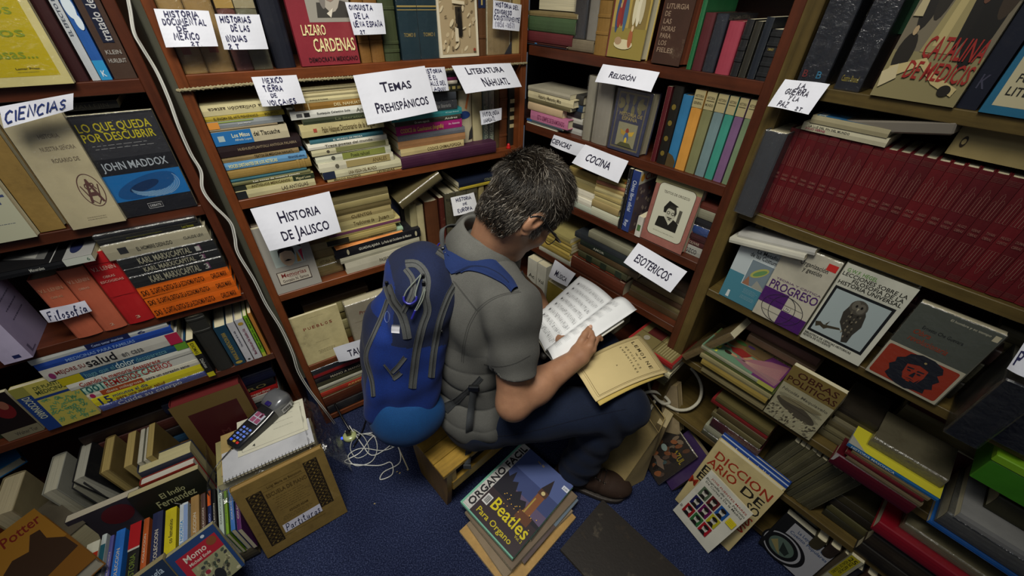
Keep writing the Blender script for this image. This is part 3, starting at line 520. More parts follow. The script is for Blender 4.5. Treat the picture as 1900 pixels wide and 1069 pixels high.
# second row: three piles and an upright group
O = 'of the pile under the Volcanes sign'
st(FB, 1.027, .008, 429, 587, [
 (357, 'b9b187', 'cream', dict(sart=[('1c1e20', rc(0, .88, 1, 1))], spine=[tx('LAS ANTIGUAS', .1, .45, '5a5240')])),
 (346, 'a09a66', 'tan and dark green', dict(sart=[('26301f', rc(0, 0, 1, .28)), ('20241c', rc(0, .86, 1, 1))], spine=[tx('ANTIGUOS MEXICANOS', .32, .80, '5a4a2a'), tx('Miguel Leon', .05, .24, 'b9b187')])),
 (340, '6b6a45', 'olive', dict(dl=.004, spine=[tx('Las voces de nuestro pasado', .15, .75, 'e8e4d0')])),
 (335, '2a5a66', 'teal', dict(dr=-.012, w=.13)),
 (317, '93783f', 'worn ochre leather', dict(kind='old', dl=-.010, dr=.004, bands=(.09, .16), hard=True)),
 (304, '5f8fb6', 'light blue', dict(dl=-.012, dr=-.002, spine=[tx('VOCES DISTANTES DE LOS AZTECAS', .38, .96, 'e4dc94'), tx('FERNANDEZ editores', .03, .24, '1d2a4a', 'd', .4, .7)])),
 (293.5, '84714c', 'brown', dict(dl=-.012, dr=-.018, spine=[tx('TEXTOS DE MEDICINA NAHUATL', .08, .6, '2e2415')])),
 (273, '241719', 'black brown', dict(kind='old', dl=-.015, dr=-.006, hard=True, spine=[tx('HUEHUEHTLAHTOLLI ANTIGUA PALABRA', .06, .78, '8a7a60', 'd', .42, .66)])),
 (247, 'b7ad90', 'blue and beige', dict(dl=-.016, dr=-.030, hard=False, sart=[('2265a0', rc(0, .5, 1, 1)), ('9fb0b0', rc(.3, .86, .7, .94))], spine=[tx('Los Mitos', .53, .76, 'd8d4b0', 'd', .5, .8), tx('del Tlacuache', .12, .48, '2c2820', 'd', .45, .78), tx('Alfredo Lopez', .52, .74, 'b8c4c0', 'd', .24, .40)])),
 (242, '75664a', 'drab brown', dict(dl=.008, dr=-.05, w=.12)),
 (229, '858a8c', 'grey and orange', dict(dl=-.012, dr=-.034, sart=[('c8863a', rc(0, .86, 1, 1)), ('8a9a50', rc(.8, .4, 1, .86))], spine=[tx('Juan Maria', .45, .62, 'c4c4c0', 'd', .4, .6)])),
 (218, 'a8942f', 'mustard yellow', dict(dl=-.012, dr=-.026, spine=[tx('EL ENIGMA DEL ARTE PREHISPANICO', .35, .90, '4a4020'), tx('FOLETTO', .08, .26, '4a4020')])),
 (198, 'c6bc90', 'thick cream', dict(dl=-.018, dr=-.03, hard=False, flip=True, spine=[tx('La civilización azteca', .08, .78, '4a4030', 'd', .25, .60)])),
], O, dw=.17)
O = 'of the pile under the Temas sign'
st(FB, 1.027, .006, 610, 748, [
 (333, 'bfb07a', 'large cream', dict(w=.2, hard=False, spine=[tx('MEXICO ANTIGUO', .58, .92, '3a3020'), tx('LEYENDAS', .12, .36, '3a3020')])),
 (321, 'c2bd9c', 'cream', dict(dl=-.01, sart=[('20263a', rc(0, .86, 1, 1))], spine=[tx('UNA VISION DEL MUNDO', .35, .7, '6a5a3a')])),
 (306, 'c9c4ac', 'white and tan', dict(dl=-.016, dr=-.025, sart=[('9a8a5a', rc(.1, .05, .9, .65)), ('5a5648', ell(.5, .77, .25, .025))], spine=[tx('ANALES', .1, .3, '5a4a2a')])),
 (291, 'c9c9b2', 'white and green', dict(dl=-.018, dr=-.03, sart=[('7d8340', rc(.1, .08, .9, .66)), ('4a4a40', ell(.5, .78, .25, .025))], spine=[tx('Poesía nahuatl', .3, .55, '2c2e18')])),
 (279.5, 'bdb792', 'cream and olive', dict(dl=-.024, dr=-.034, sart=[('76764a', rc(.2, .04, .9, .7)), ('4a4438', ell(.5, .8, .2, .02))])),
 (271, 'd4d0c0', 'thin white', dict(dl=-.030, dr=-.036, spine=[tx('Trece poetas del mundo', .2, .8, '55503f')])),
 (262, '2a5a66', 'thin teal', dict(dl=-.02, dr=-.045, spine=[tx('EL MUNDO DE PIEDRA', .3, .7, 'c8d0c8')], gap=.010)),
 (234, 'b8ac7c', 'cream', dict(dl=-.036, dr=-.038, hard=False, spine=[tx('Diccionario de la lengua', .12, .55, '55472a'), tx('Pablo Velazquez', .56, .76, '55472a')], sart=[('a04a3a', rc(.35, .82, .65, .86))])),
 (222, '333a26', 'dark green', dict(dl=-.024, dr=-.045, spine=[tx('La literatura', .2, .6, '6a7050')])),
 (209, 'd6d6cc', 'white', dict(dl=-.050, dr=-.045, spine=[tx('Eustaquio Celestino Solis', .35, .72, '2a2a2a', 'd', .4, .66), tx('Anales', .1, .28, '66665a')], sart=[('222222', rc(.25, .80, .75, .86)), ('555555', rc(.3, .88, .7, .94))])),
 (194.5, '8a662c', 'ochre brown', dict(dl=-.034, dr=-.045, spine=[tx('DEL NAHUATL', .2, .55, 'd8c898')], sart=[('c9b98a', rc(0, .84, 1, .85)), ('c9b98a', rc(0, .90, 1, .905))])),
 (184, 'c2b78a', 'pale cream', dict(dl=-.026, dr=-.05, spine=[tx('ENRIQUE FLORES', .62, .84, '2a2418', 'd', .4, .6)])),
 (178, 'b0a57c', 'thin cream', dict(dl=-.045, dr=-.05)), (173, 'b3a880', 'thin beige', dict(dl=-.05, dr=-.06)), (168, 'a49a72', 'thin pale', dict(dl=-.05, dr=-.07)),
], O, dw=.17)
st(FB, 1.027, -.008, 748, 921, [(.040, '3b1830', 'large plum', dict(dl=0, dr=0, w=.22, hard=True, label='large plum-coloured volume lying flat at the front of the second shelf'))], '')
O = 'of the pile on the plum volume'
st(FB, 1.0675, .004, 745, 862, [
 (.022, 'c0ae7c', 'cream', dict(dl=0, spine=[tx('CODICE CHIMALPOPOCA', .05, .60, '55472a')])),
 (.024, 'a2764e', 'orange tan', dict(dl=-.004, dr=.006, kind='old', hard=False)),
 (.018, '6a6c74', 'grey', dict(dl=-.002, dr=.005, kind='cloth')),
 (.028, '981a68', 'magenta', dict(dl=-.004, dr=-.004, spine=[tx('CODICE de', .72, .94, 'd0b050'), tx('Cuauhtemoc (biografía)', .30, .70, 'd0b050'), tx('Av. Antonio', .04, .22, 'd8b8c8', 'd', .45, .7)])),
 (.014, '33302a', 'black brown', dict(dl=-.006, dr=-.008, spine=[tx('Os sera sagrada', .5, .72, 'c8c8b8'), tx('Andres', .06, .26, 'c8c8b8')])),
 (.020, '2a7d82', 'teal', dict(dl=-.014, dr=-.002, spine=[tx('Carlos', .05, .25, 'a8d0d0', 'd', .4, .6)], sart=[('c8d8d0', ell(.5, .92, .22, .025))])),
 (.026, '30343a', 'charcoal', dict(dl=-.018, dr=-.02, wrap=True, spine=[tx('Historia y crítica literaria', .1, .6, '8a8a88')])),
 (.024, '363a40', 'dark grey', dict(dl=-.014, dr=-.02)),
 (.022, '24251d', 'black with gilt bars', dict(dl=.02, dr=.02, sart=[('8a7e4a', rc(.3, .1+.08*i, .7, .15+.08*i)) for i in range(5)])),
 (.010, 'b8b0a0', 'pale grey', dict(dl=.01, dr=-.014)), (.010, '6a1c4a', 'purple', dict(dl=.01, dr=-.014)), (.02, '1d1d1f', 'black', dict(dl=.01, dr=-.014)),
], O, dw=.16)
up(FB, 1.027, .035, [
 (857, 879, .215, 'b5ab8e', 'cream', dict(label='cream upright book with a blue disc beside the magenta book', sart=[('24407c', ell(.35, .62, .45, .06)), ('b0683a', [(.4, .72), (.7, .95), (.85, .95), (.55, .7)]), ('2a2a2a', [(.7, .35), (.95, .45), (.95, .25), (.6, .22)])])),
 (880, 897, .21, 'a99f7a', 'beige', dict(label='beige upright book left of the Mitologia Nahuatl sign', sart=[('6a6450', ell(.5, .1, .3, .02))])),
 (897.5, 907, .21, '4a5a50', 'teal grey', dict(wrap=True, label='teal grey upright book lettered Mitologia Nahuatl', spine=[tx('MITOLOGIA NAHUATL', .1, .75, 'b8c0a8', 'u', .2, .8)])),
 (907.5, 917, .21, '5c665c', 'grey', dict(wrap=True, label='grey green upright book right beside the Mitologia Nahuatl volume', spine=[tx('TAREAS CULTURAL', .1, .6, 'b8c0a8', 'u', .2, .8)])),
 (918, 926, .20, '4a3a22', 'dark brown', dict(label='dark brown narrow upright book behind the red bell')),
 (927, 941, .21, '5c3217', 'red brown leather', dict(kind='old', bands=(.2, .5, .8), label='red brown leather upright book by the red bell')),
 (943, 954, .22, '1c1a16', 'black and cream', dict(label='black upright book with cream spots near the right post', sart=[('b5a77c', rc(.15, .3+.13*i, .85, .36+.13*i)) for i in range(4)])),
 (956, 970, .22, '6a6040', 'marbled', dict(kind='old', label='marbled tan upright book touching the right post')),
], '', dw=.14)
vs = []; pr = [(.0001, 0), (.0095, 0), (.0085, .004), (.006, .009), (.0055, .015), (.003, .018), (.0001, .0185)]; vs, fs = [], []
for r_, z_ in pr:
    for j in range(14): vs.append((r_*math.cos(j*math.tau/14), r_*math.sin(j*math.tau/14), z_))
for i in range(len(pr)-1):
    for j in range(14): fs.append((i*14+j, i*14+(j+1) % 14, (i+1)*14+(j+1) % 14, (i+1)*14+j))
o = link('bell', vs, fs, mat('b01818', 'gloss'), None, None, True); o.location = FB.P(FB.sx(944, 1.03, .01), .012, 1.0275); tag(o, 'tiny red bell on the shelf edge under the Literatura Náhuatl sign', 'bell')
# third row
def art_memorias(k):
    k.poly('99958c', rc(0, 0, 1, 1)); k.poly('4c4a3c', rc(.22, .40, .82, .98)); k.poly('a9b4ac', [(.22, .40), (.22, .66), (.40, .72), (.66, .70), (.82, .62), (.82, .40)])
    for x, y, sx_, c in ((.34, .84, .10, 'b09a80'), (.64, .86, .10, '9a8468')): k.poly(c, ell(x, y, sx_, .09)); k.poly('241a12', ell(x, y+.06, sx_, .05))
    k.poly('c0a486', ell(.50, .52, .14, .13)); k.poly('1c1410', [(.34, .54), (.36, .64), (.50, .69), (.66, .64), (.66, .52), (.62, .60), (.50, .62), (.38, .60)]); k.poly('1c1410', [(.42, .475), (.50, .495), (.58, .475), (.50, .465)])
    k.poly('b03048', [(.78, .40), (.82, .60), (.74, .58)]); k.poly('c08a3a', [(.66, .42), (.74, .42), (.70, .58)])
    k.poly('3a2c28', rc(.18, .13, .84, .33)); k.poly('b8b0a0', rc(.195, .14, .825, .32)); k.text('Memorias', .26, .235, .76, .30, '7a2c28'); k.text('Gonzalo N. Santos', .25, .16, .78, .205, '3a2c28'); k.line('6a3a30', [(.4, .225), (.62, .225)], .0008)
fo(FB, .694, .004, 511, 598, .235, .014, '99958c', 'grey book titled Memorias with painted men on its cover', 3, art=art_memorias)
st(FB, .694, .05, 525, 580, [(.045, '7a6a50', 'grey brown', dict(label='grey brown book lying behind the Memorias book, lowest')), (.05, '70604a', '', dict(label='brown book lying behind the Memorias book, second')), (.05, '857a5c', '', dict(label='olive book lying behind the Memorias book, third')), (.05, '5e5444', '', dict(label='drab book lying behind the Memorias book, fourth')), (.035, '8a7a66', '', dict(label='grey brown book topmost in the pile behind the Memorias book', dl=-.07))], '', dw=.18)
O = 'of the pile beside Memorias'
st(FB, .694, .03, 590, 638, [(.045, '8a7a4a', 'wrapped ochre', dict(wrap=True)), (.028, '9c8f62', 'cream with scribbles', dict(spine=[tx('HISTORIA DE LA', .1, .8, '4a3c24')])), (.030, '927f52', 'ochre', {}), (.028, 'a39468', 'cream', {}), (.022, '6f5a38', 'brown', {}), (.03, '8f8460', 'drab cream', {}), (.03, '7d7048', 'tan', {})], O, dw=.15)
O = 'of the pile with the Guadalajara book'
st(FB, .694, .004, 645, 777, [
 (489.5, 'b9b4a0', 'grey white', dict(spine=[tx('PASEO FILIPENSE', .22, .56, '4a4436', 'd', .3, .6)])),
 (481, 'aaa690', 'pale grey', dict(dl=-.01, dr=.012)),
 (466, '14141a', 'black', dict(dl=-.022, dr=.020, w=.21, hard=True, label='large black book lettered Guadalajara, La Perla del Occidente de México', spine=[tx('GUADALAJARA', .50, .74, 'c8c4b4', 'd', .38, .66), tx('La Perla del Occidente de Mexico', .12, .48, 'c8c4b4', 'd', .36, .66)], sart=[('b8b090', ell(.5, .86, .3, .013)), ('b8b090', ell(.5, .06, .3, .013))])),
 (.004, 'd2884a', 'thin orange', dict(dl=-.014, dr=-.045, dd=.004, rot=2, w=.13)),
 (.012, '93ad92', 'mint green', dict(dl=-.020, dr=-.040, dd=.02, rot=-3, spine=[tx('Lecturas', .3, .5, '4a5a44')])),
 (.019, 'a0905a', 'tan and black', dict(dl=-.035, dr=-.065, dd=.01, sart=[('2c2a22', rc(0, .7, 1, 1))])),
 (.024, 'b4a66c', 'purple striped', dict(dl=-.022, dr=-.045, dd=.015, sart=[('6d3f58', rc(.35, 0, .75, 1))])),
 (.030, 'a89c6c', 'cream', dict(dl=-.03, dr=-.065, dd=.015, spine=[tx('Tradiciones de', .3, .6, '55472a'), tx('Juan', .08, .24, '55472a')])),
 (.022, '9b8c5e', 'tan', dict(dl=-.03, dr=-.07, dd=.015, spine=[tx('CUENTOS', .3, .6, '55472a')])),
 (.018, '5e5232', 'dark tan', dict(dl=-.03, dr=-.066, dd=.015)), (.024, '8e8256', 'light tan', dict(dl=-.03, dr=-.07, dd=.015)), (.022, '6c6240', 'olive tan', dict(dl=-.03, dr=-.07, dd=.015)),
], O, dw=.16)
up(FB, .694, .09, [(738, 752, .20, '1c2446', 'navy', dict(label='navy upright book behind the tall middle pile')), (753, 764, .20, '16161a', 'black', dict(label='black upright book behind the tall middle pile'))], '')
up(FB, .694, .03, [
 (768, 780, .19, 'a39a72', 'cream', dict(label='cream book standing right of the black Guadalajara book', lean=-2)), (781, 793, .18, 'b0a67e', 'cream', dict(label='cream upright book under the wrapped slanting book', lean=-1)),
 (797, 820, .185, '54301a', 'brown leather', dict(kind='old', label='brown leather upright book behind the backpack loop')), (822, 830, .19, '4a1c14', 'dark red', dict(kind='old', label='narrow dark red leather upright book left of the Tomo volumes')),
 (832, 850, .20, '54503c', 'grey wrapped', dict(kind='old', wrap=True, label='grey volume in film marked Tomo 1, left of three alike', spine=[tx('TOMO', .84, .89, '16161a', 'h', .1, .9, HW), tx('1', .76, .82, '16161a', 'h', .4, .6, HW)])),
 (850.5, 869, .20, '54503c', 'grey wrapped', dict(kind='old', wrap=True, label='grey volume in film marked Tomo 2, middle of three alike', spine=[tx('TOMO', .84, .89, '16161a', 'h', .1, .9, HW), tx('2', .76, .82, '16161a', 'h', .3, .7, HW)])),
 (869.5, 888, .20, '54503c', 'grey wrapped', dict(kind='old', wrap=True, label='grey volume in film marked Tomo 3, right of three alike', spine=[tx('TOMO', .84, .89, '16161a', 'h', .1, .9, HW), tx('Z', .76, .82, '16161a', 'h', .3, .7, HW)])),
 (891, 900, .22, '8f8258', 'tan', dict(label='tan upright book right of the Tomo volumes')), (902, 916, .20, '3c2c1c', 'brown', dict(label='brown upright book behind the head of the man')), (918, 930, .21, '7d7250', 'tan', dict(label='tan upright book near the head of the man')),
], '', dw=.13)
book(frameM(FB.P(.468, -.005, .905), (FB.s*.45-UP*.89), (FB.s*.89+UP*.45)), .028, .175, .12, '6a6040', 'dark film-wrapped book lying aslant on the upright books of the third shelf', kind='old', wrap=True)
st(FB, .897, .02, 853, 930, [(.014, 'b09c30', '', dict(label='thin yellow book lying on the Tomo volumes')), (.02, '141c30', '', dict(label='navy book lying on top of the yellow book above the Tomo volumes', spine=[tx('COLOMBIA', .1, .4, '8a8a60')]))], '', dw=.15)
# fourth row
def art_pueblos(k):
    k.squig('5a4c34', .36, .90, .70, .92, 1); t = 'PUEBLOS'
    for i, c in enumerate(t): k.text(c, .24+.085*i, .70, .24+.085*i+(.055 if c != 'I' else .02), .755, '7a2a20')
    k.squig('5a4c34', .35, .40, .68, .42, 1); k.squig('4a3c28', .36, .16, .74, .24, 3, .0009)
fo(FB, .35, .006, 566, 652, .225, .010, 'bcb082', 'worn cream paper-covered book titled Pueblos', 3, art=art_pueblos, kind='old')
def art_ameca(k):
    k.text('Ameca', .45, .84, .72, .90, '6a2c24', slant=.15); k.text('Protofundación', .22, .74, .82, .81, '6a2c24', slant=.15); k.text('Mexicana', .40, .65, .78, .71, '6a2c24', slant=.15); k.line('6a5a48', [(.1, .6), (.9, .6)], .0008)
    for i, p in enumerate([(.2, .1, .5, .28), (.5, .08, .7, .34), (.3, .3, .42, .42), (.68, .12, .9, .26)]): k.poly('8a7668', rc(*p))
fo(FB, .35, -.012, 664, 752, .212, .045, '9c9480', 'thick film-wrapped book titled Ameca, Protofundación Mexicana', 4, art=art_ameca, wrap=True)
fo(FB, .35, -.022, 742, 812, .285, .03, '8f8c7c', 'tall film-wrapped grey book partly behind the top of the backpack', 2, wrap=True, kind='old')
st(FB, .35, .07, 595, 700, [(.05, '8a8052', ''), (.05, 'b0a878', ''), (.04, '6a6038', ''), (.05, 'a29868', ''), (.04, '4a3828', '')] and [(.05, '8a8052', '', dict(label='olive book, lowest lying behind the Pueblos book')), (.05, 'b0a878', '', dict(label='cream book, second lying behind the Pueblos book')), (.04, '6a6038', '', dict(label='dark olive book, third lying behind the Pueblos book')), (.05, 'a29868', '', dict(label='tan book, fourth lying behind the Pueblos book')), (.03, '4a3828', '', dict(label='brown book topmost in the pile behind the Pueblos book'))], '', dw=.16, jit=.012)
st(FB, .35, .03, 752, 850, [(.09, '4a2018', '', dict(label='dark red book lying between the film-wrapped book and the backpack', kind='old')), (.12, '8a8258', '', dict(label='tan book lying on the dark red book behind the backpack'))], '')
# bottom row
O = 'of the pile under the Tauro sign'
st(FB, .04, .002, 612, 742, [
 (.050, '16161a', 'black', dict(hard=True, label='flat black player box on the bottom shelf by the carpet')),
 (.062, '48210f', 'reddish brown', dict(kind='old', hard=True)), (.010, 'b08a4a', 'thin ochre', {}),
 (.022, '9c3020', 'red', dict(spine=[tx('ARMILLITA', .3, .66, 'd0a860')])), (.02, '8f8868', 'drab cream', dict(dl=-.01)), (.016, 'b6b4a2', 'pale grey', dict(dl=-.012)),
 (.022, '3c3a26', 'dark olive', dict(kind='old', dl=-.014)), (.024, '17141a', 'black', dict(dl=-.006, spine=[tx('MANO A MANO EN ESPAÑA', .16, .82, 'b0a890')])),
 (.030, '7c1a18', 'glossy red', dict(kind='gloss', dl=-.02, rnd=.4)), (.026, '1a1c20', 'charcoal', dict(dl=-.018, wrap=True, spine=[tx('ESPAÑA', .3, .6, '8a8a7a')])),
], O, dw=.18)
st(FB, .04, .01, 752, 900, [(.05, '2a1a12', '', dict(label='dark brown book low behind the backpack')), (.06, '5a3020', '', dict(label='brown book, second of the hidden pile behind the backpack')), (.06, '2a2c30', '', dict(label='grey book on top of the hidden pile behind the backpack'))], '')
# ---------------------------------------------------------------- corner bookcase: books
g = 1.08
st(FC, 1.362, .01, 977, 1048, [
 (89, '22232c', 'blue black', {}), (76, '3c1a12', 'brown red', dict(kind='old', dr=.004, sart=[('3f78a8', rc(.2, .72, .8, .78))])), (56, '5a2326', 'wine red', dict(kind='old', dr=.022)), (28, '3f5436', 'green', dict(kind='old', dr=.03)),
 (19, '7a6a44', 'tan', dict(kind='old', dr=.032, w=.13)), (1, '33201a', 'dark brown', dict(kind='old', dr=.034, bands=(.2, .45, .7))), (-14, '4a2a20', 'brown', dict(dr=.03)), (-30, '2a2a30', 'black', dict(dr=.02))],
 'of the pile in the corner case top', g, dw=.16)
st(FC, 1.362, .015, 1053, 1098, [(.032, '6e6350', 'drab', dict(kind='old', label='drab brown book lying under two upright grey volumes in the corner'))], '', g, dw=.16)
up(FC, 1.395, .02, [(1060, 1083, .24, '2b2c30', 'charcoal', dict(wrap=True, label='charcoal volume in film standing on a lying drab book')), (1086, 1106, .24, '7d7a70', 'pale grey', dict(wrap=True, label='pale grey volume in film standing on a lying drab book'))], '', g)
up(FC, 1.362, .01, [(1099, 1121, .27, '80602e', 'ribbed ochre leather', dict(kind='old', bands=(.2, .35, .5, .7), sart=[('5a1420', rc(0, .74, 1, .92))], label='ochre leather ribbed volume beside the painted bible scene cover'))], '', g)
def art_bible(k):
    k.poly('a58e4a', rc(.0, .0, 1, 1)); k.poly('6a3030', rc(0, 0, .035, 1)); k.poly('8a7a3c', rc(.04, .0, 1, .30)); k.poly('b59a58', [(.45, .98), (.75, .88), (.98, .6), (.98, 1), (.45, 1)]); k.poly('7d6a3a', [(.5, .95), (.75, .84), (.96, .55), (.96, .3), (.5, .3)])
    for x, y, c, hh in ((.17, .42, '3a4a6a', .42), (.30, .46, '7d3030', .36), (.38, .44, '44607a', .42), (.22, .40, '8a3530', .25), (.62, .48, 'c8c0a0', .36), (.72, .47, 'd0c8ac', .36), (.80, .48, 'b8ae90', .32)):
        k.poly(c, ell(x, y, .055, hh*.42, 14)); k.poly('a88a68', ell(x+.005, y+hh*.44, .025, .028, 10))
    k.poly('c9bd98', ell(.45, .14, .26, .05, 16)); k.poly('a08464', ell(.30, .17, .10, .04, 12)); k.poly('9a5a3a', ell(.62, .2, .06, .09)); k.poly('c8b088', ell(.64, .30, .03, .03))
fo(FC, 1.362, .004, 1123, 1187, .235, .035, 'a08a48', 'big book with a painted bible scene of robed figures', 3, g, art=art_bible)
def art_liturgia(k):
    for i, t in enumerate(['LITURGIA', 'DE', 'LAS', 'HORAS', 'PARA', 'LOS', 'FIELES']): k.text(t, .18, .50-.065*i, .18+.085*len(t), .545-.065*i, '8a7460')
fo(FC, 1.362, .0, 1203, 1258, .235, .062, '3a241b', 'thick brown book titled Liturgia de las Horas with reddish page edges', 3, g, art=art_liturgia, pages='9a5234', kind='old')
up(FC, 1.362, .006, [
 (1272, 1280, .265, '1c5a34', 'green', dict(back='1c5a34', label='thin green book lettered Biblia', spine=[tx('Biblia', .75, .92, 'c8d0b8', 'u', .15, .85)])),
 (1281, 1299, 24, '4a1c20', 'maroon', dict(hard=True, label='maroon upright book right of the green Biblia')), (1301, 1321, 26, '20242e', 'slate navy', dict(wrap=True, label='slate navy upright book in film left of the pink one', hard=True)),
 (1324, 1350, 40, '8c3442', 'rose red', dict(hard=True, label='rose red book, brightest of the upright books by the Religión sign')), (1353, 1366, 36, '18181a', 'black', dict(bands=(.3, .5, .7), label='black ribbed book just right of the rose red one')),
 (1368, 1381, 40, '24221c', 'brown black', dict(label='brown black book with a paper scrap on its top')), (1384, 1398, 32, '161c24', 'blue black', dict(label='blue black book, tallest left of the ribbed one by the post')),
 (1400, 1419, 55, '17181a', 'black gilt ribbed', dict(kind='old', bands=(.12, .33, .52, .72, .9), label='black ribbed book with gilt lines against the red post', sart=[('6a6040', rc(0, .30+.0, 1, .312)), ('6a6040', rc(0, .5, 1, .512)), ('6a6040', rc(0, .70, 1, .712))], spine=[tx('OMNEY', .60, .65, '8a7a40', 'h', .2, .8)])),
], '', g, dw=.16)
st(FC, 1.116, .0, 977, 1030, [
 (245, 'b8b4a0', 'white', dict(dr=.004)), (231, '5e5e5a', 'grey', {}), (219, '3f4a52', 'slate', dict(dr=.03, sart=[('1c4a80', rc(0, .85, 1, 1))])), (204, 'b06a88', 'pink', dict(dl=.015, dr=.05, spine=[tx('ESTO SIEMPRE DE ENAMORADO', .08, .8, '6a2a4a')])),
 (188, 'b59c7c', 'buff', dict(dr=.022)), (180, '5a5238', 'olive', dict(dr=.055)), (166, 'c0b690', 'cream', dict(dr=.065, spine=[tx('Historia y Memoria y Mito', .25, .75, '3a3020')])), (158, '9a9480', 'pale', dict(dr=.05, w=.12)),
], 'of the pile beside the corner post', g, dw=.15)
st(FC, 1.116, .03, 1035, 1078, [(.02, '9a9a94', 'grey white', {}), (.016, '1d1d22', 'black', {}), (.018, 'a8a69c', 'pale grey', {}), (.02, '202024', 'black', dict(dr=-.01)), (.02, '23364e', 'dark blue', dict(dr=-.01)), (.03, '32302c', 'charcoal', dict(dr=-.01))], 'of the low pile above the Ciencias sign', g, dw=.15)
up(FC, 1.116, .012, [(1078, 1092, .19, '8d8878', 'pale grey', dict(wrap=True, label='whitish volume in film, left of a pair under the Religión sign')), (1094, 1122, .195, '8a857a', 'pale grey', dict(wrap=True, hard=True, label='whitish volume in film, right of a pair under the Religión sign'))], '', g)
def art_espana(k):
    k.poly('343852', rc(.02, .0, 1, 1)); k.poly('6a6248', rc(.09, .05, .92, .96)); k.poly('3a3d52', rc(.12, .08, .89, .93))
    for i in range(9): k.poly('6e6848', ell(.5+.3*math.cos(i*.7), .78+.09*math.sin(i*.7), .09, .05, 12, rot=i*40))
    k.text('HISTORIA DE', .2, .60, .86, .655, 'a0905a'); k.text('ESPAÑA', .3, .53, .74, .59, 'a0905a'); k.poly('8e8a6c', rc(.24, .10, .80, .49)); k.poly('8a3a2a', ell(.53, .36, .05, .05)); k.poly('b0923a', [(.32, .38), (.5, .34), (.48, .28), (.36, .3)]); k.poly('b0923a', [(.74, .38), (.56, .34), (.58, .28), (.7, .3)])
    k.poly('4a5a78', ell(.53, .25, .07, .09)); k.poly('c0a43a', ell(.53, .2, .04, .06)); k.poly('4a4a30', [(.3, .1), (.4, .17), (.66, .17), (.76, .1)])
fo(FC, 1.116, .004, 1125, 1184, 163, .045, '30344c', 'ornate blue book titled Historia de España with a king on its cover', 3, g, art=art_espana, wrap=True)
lab = lambda t, zf: [('9a8f68', rc(0, .80, 1, 1)), ('4a4430', rc(.1, .895, .9, .905))]
up(FC, 1.116, .014, [
 (1206, 1214, .20, '4a1018', 'dark red', dict(label='thin dark red book left of the black gilt volume on the Cocina shelf')), (1216, 1232, .205, '16130e', 'black', dict(kind='old', hard=True, label='black volume with gilt ornaments left of the pastel row', sart=[('6a5a24', ell(.5, .15+.2*i, .22, .035)) for i in range(4)])),
 (1233, 1249, .188, '2a6790', 'blue', dict(label='torn blue book, leftmost of the pastel row', sart=[('4a3c22', [(0, 0), (1, 0), (1, .1), (.6, .17), (0, .2)])])),
 (1251, 1268, .205, 'b98238', 'orange yellow', dict(hard=False, label='orange yellow book in the pastel row', sart=lab(0, 0), spine=[tx('HISTORIA', .92, .95, '3a3424', 'h', .1, .9), tx('GENERAL', .84, .87, '3a3424', 'h', .1, .9)])),
 (1270, 1286, .205, '70704c', 'olive', dict(hard=False, label='olive book in the pastel row', sart=lab(0, 0), spine=[tx('HISTORIA', .92, .95, '3a3424', 'h', .1, .9), tx('MUNDO', .84, .87, '3a3424', 'h', .1, .9)])),
 (1288, 1304, .205, '647a7c', 'grey blue', dict(hard=False, label='grey blue book in the pastel row', sart=lab(0, 0), spine=[tx('HISTORIA', .92, .95, '3a3424', 'h', .1, .9)])),
 (1306, 1320, .205, '368070', 'sea green', dict(hard=False, label='sea green book in the pastel row', sart=lab(0, 0), spine=[tx('HISTORIA', .92, .95, '3a3424', 'h', .1, .9)])),
 (1322, 1336, .205, '6c4f70', 'violet', dict(hard=False, label='violet book in the pastel row', sart=lab(0, 0), spine=[tx('HISTORIA', .92, .95, '3a3424', 'h', .1, .9)])),
 (1338, 1352, .205, '66785a', 'sage', dict(hard=False, label='sage green book, rightmost of the pastel row', sart=lab(0, 0), spine=[tx('HISTORIA', .92, .95, '3a3424', 'h', .1, .9)])),
], '', g, dw=.15)
# third shelf
def art_cook(k): 
    k.poly('4a421e', rc(.02, .02, .98, .98)); rr = random.Random(3)
    for i in range(30): k.poly(rr.choice(['6a5a20', '3a2a14', '7d6a2c', '50601e', '8a4a20']), [(min(.97, max(.03, a)), min(.97, max(.03, b))) for a, b in ell(rr.uniform(.1, .9), rr.uniform(.1, .9), rr.uniform(.04, .12), rr.uniform(.03, .1), 10)])
O = 'of the cookbook pile under the Ciencias sign'
st(FC, .876, .0, 1044, 1095, [(.024, '9aa092', 'pale green', {}), (.022, 'c4c0b0', 'white', {}), (.022, 'bcb8a6', 'off-white', dict(dd=.01)), (.024, '8a7d50', 'tan', dict(dl=.015, dr=.02, dd=.02)), (.014, 'a89c6c', 'cream', dict(dl=.012, dr=.025, dd=.02)), (.03, '7d6c3c', 'mustard', dict(dl=.0, dr=.03, dd=.015, art=art_cook))], O, g, dw=.15)
O = 'of the magazines left of the Chivas book'
st(FC, .876, .0, 1094, 1144, [(.034, 'a8a894', 'green edged', dict(w=.17, back='5f8a68')), (.026, '8a7a50', 'brown', dict(w=.17)), (.018, 'a89a68', 'yellowed', dict(dl=.006)), (.016, '9c8c5a', 'tan', dict(dl=.004)), (.014, 'a89c70', 'creamy', dict(dl=.006, rot=3)), (.014, 'a08a58', 'tan', dict(dl=.004)), (.012, '8a5a44', 'brownish', dict(dl=.008, rot=4)), (.012, '98885a', 'ochre', dict(dl=.01, rot=5, art=art_cook))], O, g, dw=.17)
